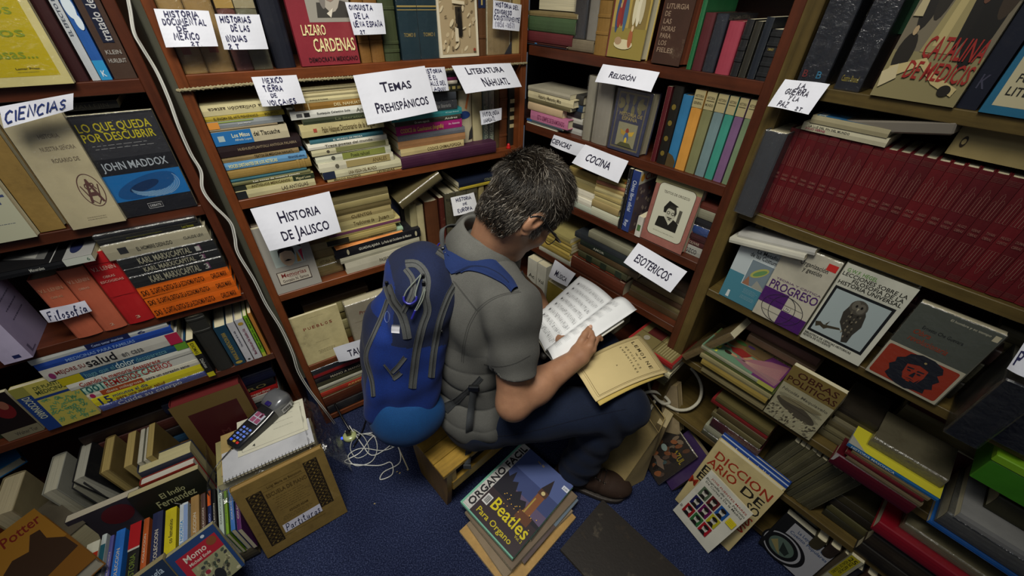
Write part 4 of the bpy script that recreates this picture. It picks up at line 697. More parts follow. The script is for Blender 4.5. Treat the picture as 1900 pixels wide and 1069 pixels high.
def art_chivas(k):
    k.poly('c9c4b0', rc(0, .80, 1, 1)); k.text('Chivas', .18, .84, .85, .95, 'a82820'); k.poly('c89030', ell(.1, .9, .06, .06)); k.poly('5a4c50', rc(0, 0, 1, .79)); rr = random.Random(9)
    for i in range(60): k.poly(rr.choice(['8a7a70', '3a3238', '9a8c80', '4a4458', 'a09080', '7a3028']), ell(rr.uniform(.06, .94), rr.uniform(.04, .74), .035, .03, 7)); k.k -= 1
up(FC, .876, -.002, [
 (1145, 1151, .205, '141418', 'black', dict(label='black slim upright book against the blue Chivas book', spine=[tx('Clavel', .6, .85, '8a8a8a')])),
 (1152, 1165, .205, '23346a', 'blue', dict(back='5a5058', art=art_chivas, label='upright book with blue spine and a crowded cover titled Chivas', hard=False, spine=[tx('Chivas libro oficial', .35, .85, 'b8c0d0'), tx('Rey', .08, .2, 'b8c0d0')])),
 (1176, 1186, .07, 'b8b4a8', 'white', dict(label='small white box behind the Chivas book', sart=[('4a6a40', rc(.2, .3, .8, .6))], hard=False)),
], '', g, dw=.17)
def art_orozco(k):
    def rr_(x0, y0, x1, y1, r, n=6):
        o_ = []
        for cx_, cy_, a0 in ((x1-r, y1-r*.7, 0), (x0+r, y1-r*.7, 90), (x0+r, y0+r*.7, 180), (x1-r, y0+r*.7, 270)):
            for i in range(n+1): a = math.radians(a0+90*i/n); o_.append((cx_+r*math.cos(a), cy_+r*.7*math.sin(a)))
        return o_
    k.poly('7f7a58', rc(0, .86, 1, 1)); k.poly('3a2c1e', rr_(.11, .12, .91, .90, .10)); k.poly('b9b8a4', rr_(.12, .127, .90, .893, .095))
    k.text('TEXTOS DE OROZCO', .24, .765, .80, .80, '3a342a')
    k.poly('1b1a16', [(.34, .57), (.42, .68), (.64, .64), (.5, .58), (.46, .50), (.36, .50)]); k.poly('1b1a16', [(.26, .30), (.28, .42), (.40, .44), (.52, .36), (.62, .44), (.74, .40), (.74, .27), (.26, .27)]); k.poly('b9b8a4', [(.46, .42), (.54, .34), (.60, .42)])
    k.poly('a8a794', ell(.52, .50, .105, .115)); k.poly('2a2822', [(.42, .56), (.48, .63), (.60, .62), (.64, .54), (.62, .48), (.58, .57), (.46, .58)]); 
    for x in (.47, .57): k.poly('2a2822', ell(x, .515, .036, .022)); k.poly('a8a794', ell(x, .515, .024, .013))
    k.poly('2a2822', [(.46, .455), (.58, .455), (.56, .44), (.48, .44)]); k.poly('2a2822', ell(.53, .425, .03, .008)); k.poly('4c4a40', rc(.68, .42, .745, .60)); k.squig('5a5648', .24, .20, .78, .215, 1, .0007)
fo(FC, .876, .0, 1186, 1262, .212, .03, '8c5a50', 'dusty pink book titled Textos de Orozco with a black portrait print', 5, g, art=art_orozco, kind='old')
O = 'of the pile right behind Textos de Orozco'
st(FC, .876, .03, 1262, 1305, [(.03, '8c8c84', 'grey', dict(spine=[tx('OZCO', .3, .8, '3a3a3a')])), (.02, '3c1418', 'maroon', dict(spine=[tx('BOLIVAR', .3, .8, 'a09080')])), (.018, '331418', 'dark red', {}), (.028, '24407a', 'blue', dict(wrap=True)), (.022, '1c1c20', 'black', {}), (.03, '7a7864', 'drab', {}), (.02, '5a2a20', 'rust', {})], O, g, dw=.18)
# fourth shelf
O = 'of the pile near the man\'s glasses'
def art_comic(k):
    k.poly('8a4030', rc(.03, .03, .97, .97)); k.poly('4a2a50', [(.4, .97), (.97, .97), (.97, .5)]); k.poly('b08a60', ell(.4, .4, .2, .18)); k.poly('c85a3a', ell(.62, .3, .14, .2)); k.poly('d0b080', ell(.7, .62, .08, .1)); k.poly('602a6a', ell(.78, .8, .12, .1))
st(FC, .618, .0, 1000, 1062, [(.026, 'a8a898', 'pale', dict(art=art_comic, back='a8a898')), (.018, '9a8440', 'ochre', dict(dl=-.01, dr=-.02)), (.014, 'b49c50', 'yellow tan', dict(dl=-.01, dr=-.025)), (.016, '8a7a3a', 'olive', dict(dl=-.0, dr=-.02)), (.014, 'a8944c', 'yellowed', dict(dl=-.01, dr=-.02)), (.014, '7c6c34', 'brown olive', dict(dl=-.0, dr=-.02)), (.02, '8a8050', 'drab', dict(dl=-.0, dr=-.03))], O, g, dw=.17)
O = 'of the old volumes on the Música shelf'
st(FC, .618, -.004, 1057, 1152, [
 (.064, '54281a', 'huge brown', dict(kind='old', w=.20, hard=True, dl=0, dr=0)), (.010, '6a2c18', 'thin rust', dict(kind='old', dl=.02, dr=-.02)), (.026, '3d3d26', 'mottled green', dict(kind='old', hard=True, dl=.028, dr=.004, sart=[('20281c', rc(0, .1+.3*i, 1, .22+.3*i)) for i in range(3)])),
 (.028, '453620', 'dark brown', dict(kind='old', hard=True, dl=.02, dr=.04, w=.17)), (.02, '17201a', 'black green', dict(dl=.03, dr=.03, spine=[tx('AMOR', .55, .75, '9a9a8a')])), (.022, '22262a', 'slate', dict(dl=.0, dr=.01)), (.028, '6c6a58', 'grey', dict(dl=.06, dr=.05))], O, g, dw=.17)
st(FC, .618, .03, 1166, 1300, [(.03, '4a3a24', 'brown', {}), (.02, '5c5236', 'tan', {}), (.02, '3a2418', 'dark brown', {}), (.03, '564a34', 'drab', {}), (.02, '2a2018', 'black brown', {})], 'of the pile behind the Esotericos sign', g, dw=.15)
# pile standing on the lowest shelves, coming forward of the boards
def art_atlas(k):
    k.poly('6a5f3a', rc(.04, .05, .96, .95)); k.poly('7a1f1c', rc(0, 0, 1, .045)); k.poly('4a1c18', rc(.42, .5, .72, .82)); k.poly('4a1c18', rc(.55, .12, .86, .36))
    for i in range(7): k.poly('8a8058', rc(.08+.0, .1+.05*i, .50, .125+.05*i))
    k.poly('8a8474', ell(.28, .75, .08, .06)); k.poly('8a8474', ell(.7, .24, .07, .05)); k.line('2a2014', [(.42, .05), (.42, .95)], .001); k.line('2a2014', [(.04, .48), (.96, .48)], .001)
zc = st(FC, .38, -.03, 1166, 1232, [(.024, '5a5438', 'olive', dict(dl=-.05)), (.02, '6a6448', 'drab', dict(dl=-.06)), (.014, '3a3424', 'dark', dict(dl=-.03)), (.02, '7a7a60', 'grey green', dict(dl=-.03)), (.022, 'c4bc98', 'cream', dict(dl=-.012, dr=.012, dd=-.03, sart=[('6a1c20', rc(.2, .6, .9, .95)), ('2a2420', rc(.2, .1, .8, .2))])),
 (.018, 'a8a494', 'pale grey', dict(dl=-.01, dr=.005, dd=-.02)), (.012, 'b4ac8c', 'buff', dict(dl=-.006, dr=.006, dd=-.025)), (.020, '8e2422', 'red-bordered', dict(dl=-.012, dr=.012, dd=-.035, w=.17, art=art_atlas, rot=-1, label='red-bordered book with a patchwork cover under the Esotericos sign'))], 'of the pile under the Esotericos sign', g, dw=.17)
st(FC, .05, .0, 1040, 1120, [(.05, '3a2c1c', 'brown', {}), (.05, '6a6040', 'olive', {}), (.04, '5a3a2a', 'rust', {}), (.05, '8a8258', 'tan', {})], 'of the pile low in the corner', g)
st(FC, .38, .02, 1010, 1130, [(.05, '4a4230', 'brown', {}), (.04, '7a7048', 'tan', {}), (.04, '33291c', 'dark', {})], 'of the pile behind the open music book', g)
up(FC, .38, -.02, [(976, 992, .19, 'c4c2b4', 'white', dict(label='white book with black edge seen below the chin, left one', hard=False, back='c4c2b4', spine=[tx('Ac', .5, .6, '2a2a2a', 'h', .2, .8)])), (993, 1008, .19, 'c8c6b8', 'white', dict(label='white book with black edge seen below the chin, right one', hard=False, back='c8c6b8', spine=[tx('Vol', .5, .6, '2a2a2a', 'h', .2, .8)])), (1012, 1040, .13, '8a7a34', 'mustard', dict(label='mustard yellow book standing behind the sheet music', hard=False))], '', g, dw=.14)
# ---------------------------------------------------------------- right bookcase: books
g = 1.0  # dark books, their colours lowered further in place of dimmer light here
up(FD, 1.368, .006, [
 (1476, 1526, .27, '191c24', 'charcoal', dict(hard=True, wrap=True, label='charcoal volume in crinkled film at the left end, with a red and a blue letter', spine=[tx('B', .05, .10, '6a2a2a', 'h', .12, .3), tx('B', .05, .10, '2a6a8a', 'h', .62, .8)])),
 (1545, 1592, .27, '171a22', 'charcoal', dict(hard=True, wrap=True, label='charcoal volume in crinkled film left of the Catalina de Medicis book', spine=[tx('Castro Brunel', .06, .10, '8a7c30', 'h', .15, .8)])),
 (1612, 1650, .25, '1f120c', 'brown leather', dict(kind='old', d=.08, label='dark leather volume with a green label behind the Catalina book', sart=[('143a22', rc(0, .38, 1, .68))])),
], '', g, dw=.17)
def art_catalina(k):
    k.poly('6a6250', rc(0, 0, 1, 1)); k.poly('4a4844', rc(0, .6, 1, 1)); k.poly('7d7450', rc(0, 0, 1, .30)); k.poly('5a5548', [(.5, .6), (.58, 1), (1, 1), (1, .6)])
    for x, y, w_, h_, c in ((.16, .62, .09, .20, '1f1c18'), (.28, .66, .08, .18, '26221c'), (.62, .55, .11, .24, '16140f'), (.82, .52, .13, .30, '12100c'), (.9, .66, .08, .16, '33281c'), (.14, .28, .1, .13, '201c16')): k.poly(c, ell(x, y, w_, h_, 18))
    k.poly('8d8258', [(.42, .76), (.30, .30), (.62, .30), (.56, .72)]); k.poly('a89a6a', [(.45, .74), (.40, .34), (.50, .34), (.52, .7)]); k.poly('5a3a2a', ell(.68, .70, .06, .12))
    for x, y in ((.18, .84), (.30, .86), (.47, .82), (.60, .84), (.68, .83), (.82, .80), (.14, .42)): k.poly('a08a68', ell(x, y, .028, .03, 10))
    k.poly('a89c78', [(.02, .50), (.13, .50), (.10, .68), (.05, .68)]); k.poly('b0a070', [(.03, .10), (.40, .22), (.62, .12), (.90, .06), (.92, .11), (.6, .18), (.42, .27), (.06, .2)]); k.poly('1c1812', ell(.80, .09, .07, .035)); k.poly('b4a884', [(.0, .16), (.15, .22), (.2, .13), (.04, .06)])
    k.text('CATALINA', .34, .27, .98, .40, '8a241e', slant=.12); k.text('DE MEDICIS', .26, .14, .98, .25, '8a241e', slant=.12)
fo(FD, 1.368, -.004, 1613, 1767, .25, .02, '6a6250', 'book titled Catalina de Medicis with a dark crowd painting', 2, g*.8, art=art_catalina)
up(FD, 1.368, .01, [(1772, 1810, .27, '0d1222', 'navy', dict(hard=True, label='navy volume between the Catalina book and the blue folklore book', spine=[tx('K', .12, .2, '3a3a4a', 'h', .3, .7)]))], '', g)
def art_joyas(k):
    k.poly('b0a888', [(.10, .05), (.08, .36), (.17, .40), (.16, .43), (.95, .43), (.95, .05)])
    for i, t in enumerate(['JOYAS', 'DE NUESTRO', 'FOLKLORE', 'LITERARIO']): k.text(t, .22-.02*i, .34-.075*i, .22-.02*i+.07*len(t), .39-.075*i, '20201c')
fo(FD, 1.368, -.004, 1812, 1985, .25, .02, '1f6a8c', 'bright blue book titled Joyas de Nuestro Folklore Literario', 2, g*.75, art=art_joyas)
# second shelf: the long red set
def redart(i):
    sa = [('5e4038', rc(.06, z, .94, z+.0022)) for z in (.03, .042, .054, .066, .93, .942, .954, .966)]
    def ln(k): pass
    return sa
a0 = FD.sx(1400, 1.075, .012); N_RED = 27; per = .0196
for i in range(N_RED):
    rr = random.Random(i); aa = a0 + per*(i+.5); dz = rr.uniform(0, .0015)
    e = book(frameM(FD.P(aa, .012+rr.uniform(0, .003), 1.0755+dz), FD.s, UP), per-.0006, .205, .145, G(rr.choice(['5e0f16', '641017', '560d14', '5a0f18']), g*.82), '%s dark red volume from the left of the long matching set' % ORD[i], group='dark red volumes of the long set', hard=True, rnd=.03, sart=redart(i))
    k = Ink((-per/2, -.0004, 0), (1, 0, 0), (0, 0, 1), per, .205, (0, -1, 0)); c = '7a5248'
    for zb, up_ in ((.62, 1), (.14, -1)):
        base = zb if up_ > 0 else zb+.24
        for x0, x1, hh in ((.16, .38, .17), (.40, .60, .24), (.62, .84, .19)):
            tp = base+up_*hh; k.line(c, [(x0, base), (x0, tp-.02*up_), ((x0+x1)/2, tp), (x1, tp-.02*up_), (x1, base), (x0, base)], .0005)
    k.text(rr.choice(['SUE', 'VERNE', 'HUGO', 'DUMAS', 'TWAIN', 'POE']), .2, .50, .8, .525, c); k.text(rr.choice(['OBRAS', 'NOVELAS', 'CUENTOS']), .18, .455, .82, .48, c)
    k.build('spine_lettering', e)
ob = FD.P(0, 0, 0)
b_ = book(frameM(FD.P(FD.sx(1368, 1.075, -.03)+.012, -.03, 1.0755), FD.s, UP), .046, .20, .13, G('3c3e42', 1.1), 'thick grey volume in cloudy film left of the long red set', hard=True, kind='old', wrap=True)
st(FD, 1.2825, .005, 1487, 1641, [(.017, 'bdb89c', 'cream', dict(w=.125, label='cream book titled La Luz del Fin del Mundo lying on the red set', spine=[tx('LA LUZ DEL FIN DEL MUNDO', .42, .92, '2a2a2a', 'd', .52, .78), tx('JULIO VERNE', .70, .95, '8a2a4a', 'd', .2, .45)])),
 (.016, '9c9474', 'blue-covered', dict(w=.125, dl=.008, dr=-.006, back='9c9474', label='book with a blue picture cover lying on the Luz del Fin del Mundo', art=lambda k: (k.poly('2a5a80', rc(.04, .04, .96, .96)), k.poly('5a88a0', [(.1, .2), (.8, .5), (.9, .9), (.3, .7)]), k.text('SUR', .05, .84, .3, .94, 'c8c8b0')))),
], '', g*.85)
# disc case leaning on top
M = frameM(FD.P(FD.sx(1540, 1.33, .01)+.195, -.0, 1.338), (UP*.97+FD.n*.0-FD.s*.2).normalized(), (-FD.s*.97-UP*.2-FD.n*.1)); e = empty('disc_case', M, 'clear plastic disc case lying on the blue picture book', 'disc case')
MB().box(-.011, .011, 0, .135, 0, .185, bev=.003).build('case', mat(G('7a7468', g*.8), 'gloss'), e); k = Ink((.0115, 0, 0), (0, 1, 0), (0, 0, 1), .135, .185, (1, 0, 0)); k.poly('3a4038', ell(.55, .5, .36, .27, 40)); k.poly('5a5a6a', ell(.55, .5, .33, .245, 40, 20, 80)); k.poly('2a3a6a', ell(.55, .5, .33, .245, 20, -60, -20)); k.build('disc_print', e)
up(FD, 1.075, .155, [(1497, 1530, .26, '3c4f38', 'green cloth', dict(label='green cloth volume standing behind the red set near the left end')), (1540, 1575, .25, '1c140c', 'dark', dict(kind='old', label='dark leather volume behind the discs pile'))], '', g, dw=.09)
up(FD, 1.075, .16, [(1690, 1722, .27, '2a0e0c', 'maroon leather', dict(kind='old', label='maroon leather volume behind the red set, left one', bands=(.8, .86))), (1730, 1775, .27, '2a0e0c', 'maroon leather', dict(kind='old', label='maroon leather volume behind the red set, middle one', bands=(.8, .86))), (1785, 1835, .26, '30120e', 'rust leather', dict(kind='old', label='rust leather volume behind the red set, right one'))], '', g, dw=.085)
def art_quij(k): k.poly('20425e', rc(0, 0, 1, 1)); k.line('8a8458', [(.12, .3), (.12, .94), (.88, .94), (.88, .3)], .002); k.text('DON QUIJOTE', .2, .62, .8, .72, '9a9470'); k.poly('7a7850', [(.2, .8), (.4, .9), (.6, .88), (.8, .8), (.6, .76), (.3, .76)])
fo(FD, 1.075, .14, 1858, 1960, .24, .03, '1c3c58', 'blue book lettered Don Quijote behind the red set', 2, g, art=art_quij)
st(FD, 1.290, .03, 1755, 1965, [(.05, '9c8c5c', 'cream fronted', dict(w=.17, back='3a0f14', hard=True, label='dark red box with a cream front edge lying on the red set', spine=[tx('PR', .1, .22, '5a2a1a')], sart=[('2a2014', ell(.5, .90, .2, .03)), ('9c8c5c', ell(.5, .90, .1, .02))]))], '', g*.8)
# third shelf: face-out covers
def art_kant(k):
    k.poly('a9b2b4', rc(0, .44, 1, 1)); k.poly('3f7484', rc(0, 0, 1, .44)); k.text('Immanuel Kant', .38, .885, .86, .925, '6a7a80'); k.text('La Metafísica', .36, .80, .88, .855, '1c2024'); k.text('de las Costumbres', .26, .73, .96, .79, '1c2024')
    k.poly('b8c0c0', rc(.33, .31, .83, .705)); k.poly('6a7880', rc(.345, .32, .815, .695)); k.poly('9a9a50', ell(.58, .55, .17, .06, 18, rot=28)); k.poly('5a8050', ell(.59, .55, .13, .035, 18, rot=28)); k.poly('8a6048', [(.345, .32), (.5, .32), (.42, .46)]); k.poly('8a8a80', [(.55, .32), (.6, .44), (.815, .34), (.815, .32)])
    k.squig('9ab4ba', .42, .19, .74, .27, 4, .0006); k.squig('9ab4ba', .42, .10, .74, .16, 3, .0006); k.poly('b8c0c0', [(.14, .03), (.21, .03), (.2, .14), (.15, .14)])
fo(FD, .815, .0, 1333, 1413, .198, .018, 'a9b2b4', 'grey and teal book titled La Metafísica de las Costumbres', 4, 1.05, art=art_kant)
def art_prog(k):
    k.text('Organización', .36, .83, .86, .885, '1c1a16'); k.text('y gestión', .46, .765, .80, .82, '1c1a16'); k.squig('4a4438', .1, .84, .32, .87, 1); k.poly('c82a20', rc(.80, .87, .97, .95))
    k.text('TEORIA Y CRITICA', .12, .545, .98, .57, '6a4a70'); k.text('PROGRESO', .06, .42, .985, .53, '4a1c66'); k.poly('4a1666', rc(.0, .20, .50, .41)); k.poly('4a1666', rc(.50, .0, 1.0, .20))
    for rx in (.40, .24): k.line('201a26', [(p[0], p[1]) for p in ell(.5, .2, rx, .19, 36)]+[(.5+rx, .2)], .0014)
    for y in (.12, .28): k.line('201a26', [(.15, y), (.85, y)], .0008)
    k.poly('d8d4c4', rc(.53, .215, .64, .27)); k.line('201a26', [(.53, .215), (.64, .215), (.64, .27), (.53, .27), (.53, .215)], .0007); k.text('70', .55, .23, .62, .257, '201a26')
fo(FD, .815, -.004, 1394, 1480, .215, .020, 'cdc8b4', 'cream and purple book titled Progreso, Organización y gestión', 4, .9, art=art_prog, wrap=True)
def art_owl(k):
    k.text('G.W.F. HEGEL', .07, .92, .50, .96, '4a7a2c'); k.text('LECCIONES SOBRE LA', .04, .87, .95, .912, '16160f'); k.text('FILOSOFIA DE LA', .22, .82, .94, .862, '16160f'); k.text('HISTORIA UNIVERSAL', .05, .77, .95, .812, '16160f')
    k.poly('16181a', rc(.05, .13, .93, .74)); k.poly('98a4a4', rc(.09, .16, .89, .71)); b = '3a3426'
    k.poly(b, [(.09, .27), (.16, .29), (.22, .27), (.45, .31), (.48, .29), (.3, .25), (.26, .22), (.18, .24), (.13, .21)]); k.poly(b, [(.24, .28), (.28, .34), (.27, .28)])
    k.poly('33302a', [(.40, .62), (.36, .50), (.40, .38), (.52, .28), (.58, .17), (.66, .19), (.66, .30), (.70, .42), (.66, .55), (.60, .62)]); k.poly('46423a', ell(.51, .605, .125, .085)); k.poly('5e5a50', ell(.545, .60, .06, .06)); k.poly('5e5a50', ell(.46, .62, .05, .055))
    for x in (.475, .55): k.poly('141210', ell(x, .615, .016, .016)); 
    k.poly('9a9480', [(.50, .60), (.53, .60), (.515, .56)]); rr = random.Random(4)
    for i in range(26): y = rr.uniform(.24, .54); k.poly(rr.choice(['5c574a', '78705e', '201d18']), ell(.55+rr.uniform(-.1, .09), y, .012, .016, 6)); k.k -= 1
    k.text('BIBLIOTECA DE CIENCIAS HISTORICAS', .04, .09, .80, .115, '16160f'); k.text('REVISTA DE OCCIDENTE', .04, .055, .50, .08, '16160f')
fo(FD, .815, -.008, 1481, 1591, .222, .032, 'c4c4b4', 'white book by Hegel with an owl in a black frame on its cover', 4, .9, art=art_owl)
def art_che(k):
    k.poly('b4ae98', rc(0, 0, .985, .62)); k.poly('4e5248', rc(0, .48, .985, 1)); 
    r = []
    for cx_, cy_, a0 in ((.92, .42, 0), (.06, .42, 90), (.06, .06, 180), (.92, .06, 270)):
        for i in range(5): a = math.radians(a0+22.5*i); r.append((cx_+.03*math.cos(a), cy_+.03*math.sin(a)))
    k.poly('96300f', r); k.text('El hombre y su tiempo', .42, .93, .88, .955, 'b8b49c'); k.text('Ernesto Che Guevara', .22, .74, .72, .78, '16160f'); k.text('Obra', .16, .66, .38, .72, '8a3a1c', slant=.2); k.text('revolucionaria', .16, .57, .66, .64, '8a3a1c', slant=.2)
    k.poly('c0b89a', rc(.91, .90, .975, .965)); k.poly('15161c', [(.30, .06), (.22, .10), (.24, .16), (.19, .22), (.24, .27), (.22, .33), (.30, .37), (.33, .43), (.46, .47), (.62, .465), (.76, .42), (.80, .36), (.76, .32), (.83, .27), (.79, .21), (.83, .15), (.76, .12), (.78, .06), (.66, .05), (.56, .02), (.42, .03)])
    k.poly('96300f', [(.38, .31), (.40, .18), (.46, .10), (.55, .08), (.63, .13), (.66, .22), (.65, .32), (.52, .345)])
    k.poly('15161c', [(.40, .20), (.44, .13), (.48, .12), (.50, .135), (.56, .135), (.60, .13), (.64, .20), (.62, .07), (.52, .04), (.42, .08)]); k.poly('15161c', [(.46, .145), (.53, .16), (.60, .145), (.53, .15)])
    for x in (.45, .58): k.poly('15161c', [(x-.045, .265), (x+.04, .275), (x+.045, .29), (x-.04, .285)]); k.poly('15161c', ell(x, .245, .028, .009))
    k.poly('15161c', [(.52, .25), (.54, .25), (.55, .185), (.49, .185)]); k.poly('96300f', ell(.52, .125, .03, .008)); k.poly('8c7a50', ell(.55, .40, .02, .014, 5))
fo(FD, .815, -.006, 1604, 1734, .20, .022, '5a5c50', 'grey and red book with a black bearded portrait wearing a beret', 4, .9, art=art_che, wrap=True)
up(FD, .815, .05, [(1350, 1362, .24, '5a5030', 'olive', dict(label='olive upright book behind the Metafísica book, first')), (1364, 1378, .25, '4a4226', 'dark olive', dict(label='dark olive upright book behind the Metafísica book, second'))], '', g)
for i, (dz, ds, c, l) in enumerate(((0, 0, 'b8b6a8', 'white book lying across the tops, lower of two above the Metafísica book'), (.016, .012, 'a9a8a2', 'grey white book lying across the tops, upper of two above the Metafísica book'))):
    book(frameM(FD.P(.215+ds, -.015+ds, 1.022+dz), (UP*.985-FD.s*.17).normalized(), (-FD.s*.985-UP*.17)), .014, .175, .12, G(c, 1.0), l)
st(FD, .815, .11, 1480, 1700, [(.05, '5c5030', 'brown', {}), (.05, '3a3020', 'dark brown', {}), (.04, '6a4a40', 'rust', {}), (.03, '3c1016', 'dark red', dict(spine=[tx('HISTORIA POLITICA', .3, .6, '7a4a48')])), (.022, '431218', 'wine', {})], 'of the pile behind the Hegel book', g, dw=.13)
st(FD, .815, .08, 1740, 1880, [(.04, '3a3420', 'olive', {}), (.04, '5c5438', 'tan', {}), (.03, '48402a', 'brown', {}), (.024, '6e684e', 'buff', dict(spine=[tx('MARIHUANA', .45, .75, '3a3424')])), (.02, '5c5438', 'drab', {}), (.03, '4a4430', 'brown grey', {})], 'of the pile with the Marihuana title', g, dw=.15)
st(FD, .815, .04, 1690, 1760, [(.05, '2c2a20', 'dark', {}), (.06, '4a4836', 'grey olive', {}), (.04, '2a1a16', 'dark brown', {})], 'of the pile right of the beret portrait', g)
# black portfolio in plastic at the right edge, with a paper sign over it
book(frameM(FD.P(.612, -.075, .8155), FD.s, UP), .050, .165, .14, '0e0f10', 'black volume in clear plastic jutting out beyond the bearded portrait', hard=True, wrap=True, pages='4a483e')
book(frameM(FD.P(.675, -.02, .8155), FD.s, UP), .055, .165, .14, '101012', 'second black volume in clear plastic at the right edge', hard=True, wrap=True, pages='4a483e')
s_ = fsheet(FD, (1900, 636), (1960, 662), (1868, 684), (1930, 712), -.075, -.085); s_.text('P', .05, .2, .22, .7, K, **HW); s_.done('small white paper sign at the right edge starting with the letter P')
# fourth shelf
def art_sabad(k):
    k.poly('5c2a5c', rc(0, 0, 1, .30)); k.poly('5a7a60', rc(0, .30, 1, 1)); k.poly('6a5030', rc(.6, .3, 1, 1)); k.text('SABAD', .05, .80, .62, .95, 'c0c030', slant=.2); k.poly('7d5a62', [(.05, .02), (.35, .0), (.30, .45), (.22, .60), (.10, .40)]); k.poly('8c5f66', [(.30, .02), (.95, .02), (.80, .22), (.50, .42), (.32, .56), (.24, .42)]); rr = random.Random(11)
    for i in range(12): k.line('a88a78', [(.15+.05*i, .02+.004*i), (.22+.02*i, .30), (.28, .50)], .0008); k.k -= 1
    k.poly('a07a5c', ell(.28, .62, .05, .06)); k.poly('2c1c14', ell(.27, .69, .06, .05)); k.poly('7c2420', [(.36, .50), (.60, .44), (.66, .60), (.52, .72), (.38, .66)]); k.poly('a07a5c', ell(.46, .76, .045, .05)); k.poly('2a1a12', ell(.49, .81, .06, .04)); k.poly('a07a5c', [(.34, .46), (.52, .40), (.54, .44), (.36, .51)])
    k.poly('5c4a30', [(.66, .3), (1, .25), (1, .6), (.7, .55)]); k.poly('3c6030', ell(.86, .66, .07, .08)); k.poly('4a3060', ell(.9, .52, .05, .05)); k.poly('4a5a34', rc(.7, .8, 1, 1))
O = 'of the romance novel pile'
zc = st(FD, .53, -.015, 1296, 1412, [(.022, '968a62', 'pale spined', dict(dl=.005)), (.018, '5e542e', 'olive', {}), (.022, 'a08a44', 'ochre', dict(dd=-.01)), (.016, '8e865e', 'cream', dict(dl=-.012, dd=-.01)), (.014, '4f5a2c', 'green', dict(dl=-.016, dd=-.005)), (.016, 'a9a98c', 'purple and green covered', dict(dl=-.02, dr=-.002, dd=-.008, art=art_sabad, w=.12, sart=[('a8a850', rc(0, 0, 1, .2))], label='romance novel with a dancing couple cover, topmost of its pile'))], O, g*.85, dw=.12)
O = 'of the pile behind the romance novels'
st(FD, .53, .10, 1360, 1470, [(.05, '6a6240', 'olive', {}), (.04, '5a4c2c', 'brown', {}), (.03, '7c6c48', 'tan', dict(spine=[tx('Cuando no es', .3, .7, '3a2c20')])), (.025, '8a7058', 'pinkish', dict(dd=-.01)), (.03, '7a5c54', 'dull pink', dict(dl=-.02))], O, g*.8, dw=.13)
book(frameM(FD.P(.052, -.02, .545), (FD.s*.87-UP*.49), (FD.s*.49+UP*.87)), .020, .205, .11, G('6a5a3a', 1.1), 'slanting old book in film leaning on the olive post', kind='old', wrap=True)
def art_obras(k):
    k.poly('6d5c30', rc(0, .68, 1, 1)); k.text('OBRAS', .16, .85, .92, .95, '3a1c10'); k.text('POLITICAS', .04, .72, .97, .82, '3a1c10'); k.text('Nicolás Maquiavelo', .06, .56, .95, .61, '5a5648', slant=.1); k.poly('4a4438', ell(.48, .34, .42, .10, 26, rot=-8)); k.poly('7a7256', ell(.5, .46, .4, .05, 20, rot=6)); rr = random.Random(2)
    for i in range(90): x, y = rr.uniform(.03, .97), rr.uniform(.02, .26); k.poly(rr.choice(['4a4438', '6a6450', '9a9274', 'aaa284']), ell(x, y, .03, .014, 7, rot=rr.uniform(0, 90))); k.k -= 1
    for i in range(14): y = .30+.016*i; k.line('3a352b', [(.1+.05*math.sin(i), y), (.5, y+.02*math.sin(i)), (.9-.05*math.cos(i), y-.02)], .0006); k.k -= 1
fo(FD, .53, -.012, 1415, 1500, .195, .016, '9a9478', 'grey brown book titled Obras Políticas with an engraved old town', 3, .95, art=art_obras)
O = 'of the pile right of Obras Políticas'
st(FD, .53, .03, 1516, 1580, [(.03, '6c6448', 'drab', {}), (.02, '7a7252', 'tan', {}), (.018, '5c5438', 'olive', {}), (.02, '80785c', 'buff', {}), (.02, '4a422a', 'brown', {}), (.02, '2a241c', 'dark', {})], O, g*.8, dw=.13)
def art_mason(k): k.poly('b8b02a', rc(0, 0, 1, 1)); k.poly('8a8a80', [(0, .8), (.2, 1), (0, 1)])
O = 'of the pile with the Masónica title'
zc = st(FD, .53, -.045, 1534, 1680, [(.045, '4c0f1a', 'crimson', dict(dl=.0, dr=0, w=.2, hard=True, kind='gloss', label='thick crimson binder with a worn white corner', sart=[('9a9490', [(.4, 1), (1, 1), (1, .95), (.5, .97)])])), (.014, '6a5c44', 'drab', dict(dl=.02, w=.15, tilt=-1)), (.012, '5e1018', 'dark red', dict(dl=.012, w=.14)), (.014, '7a6a48', 'brown', dict(dl=.02, w=.14)),
 (.014, '2468a0', 'yellow and blue', dict(dl=.004, dr=.012, w=.17, back='a09a22', art=art_mason, label='yellow book with a blue spine titled Historia Masónica', spine=[tx('HISTORIA MASONICA', .45, .95, 'c8d0d0')])),
 (.034, '6c6650', 'film-wrapped beige', dict(dl=.035, dr=.005, dd=.03, rot=0, wrap=True, w=.12, kind='old'))], O, g*.85, dw=.15)
st(FD, .53, .14, 1620, 1760, [(.10, '4a1014', 'dark red', {}), (.05, '6a6040', 'drab', {}), (.05, '400e14', 'wine', {})], 'of the pile behind the Masónica book', g, dw=.11)
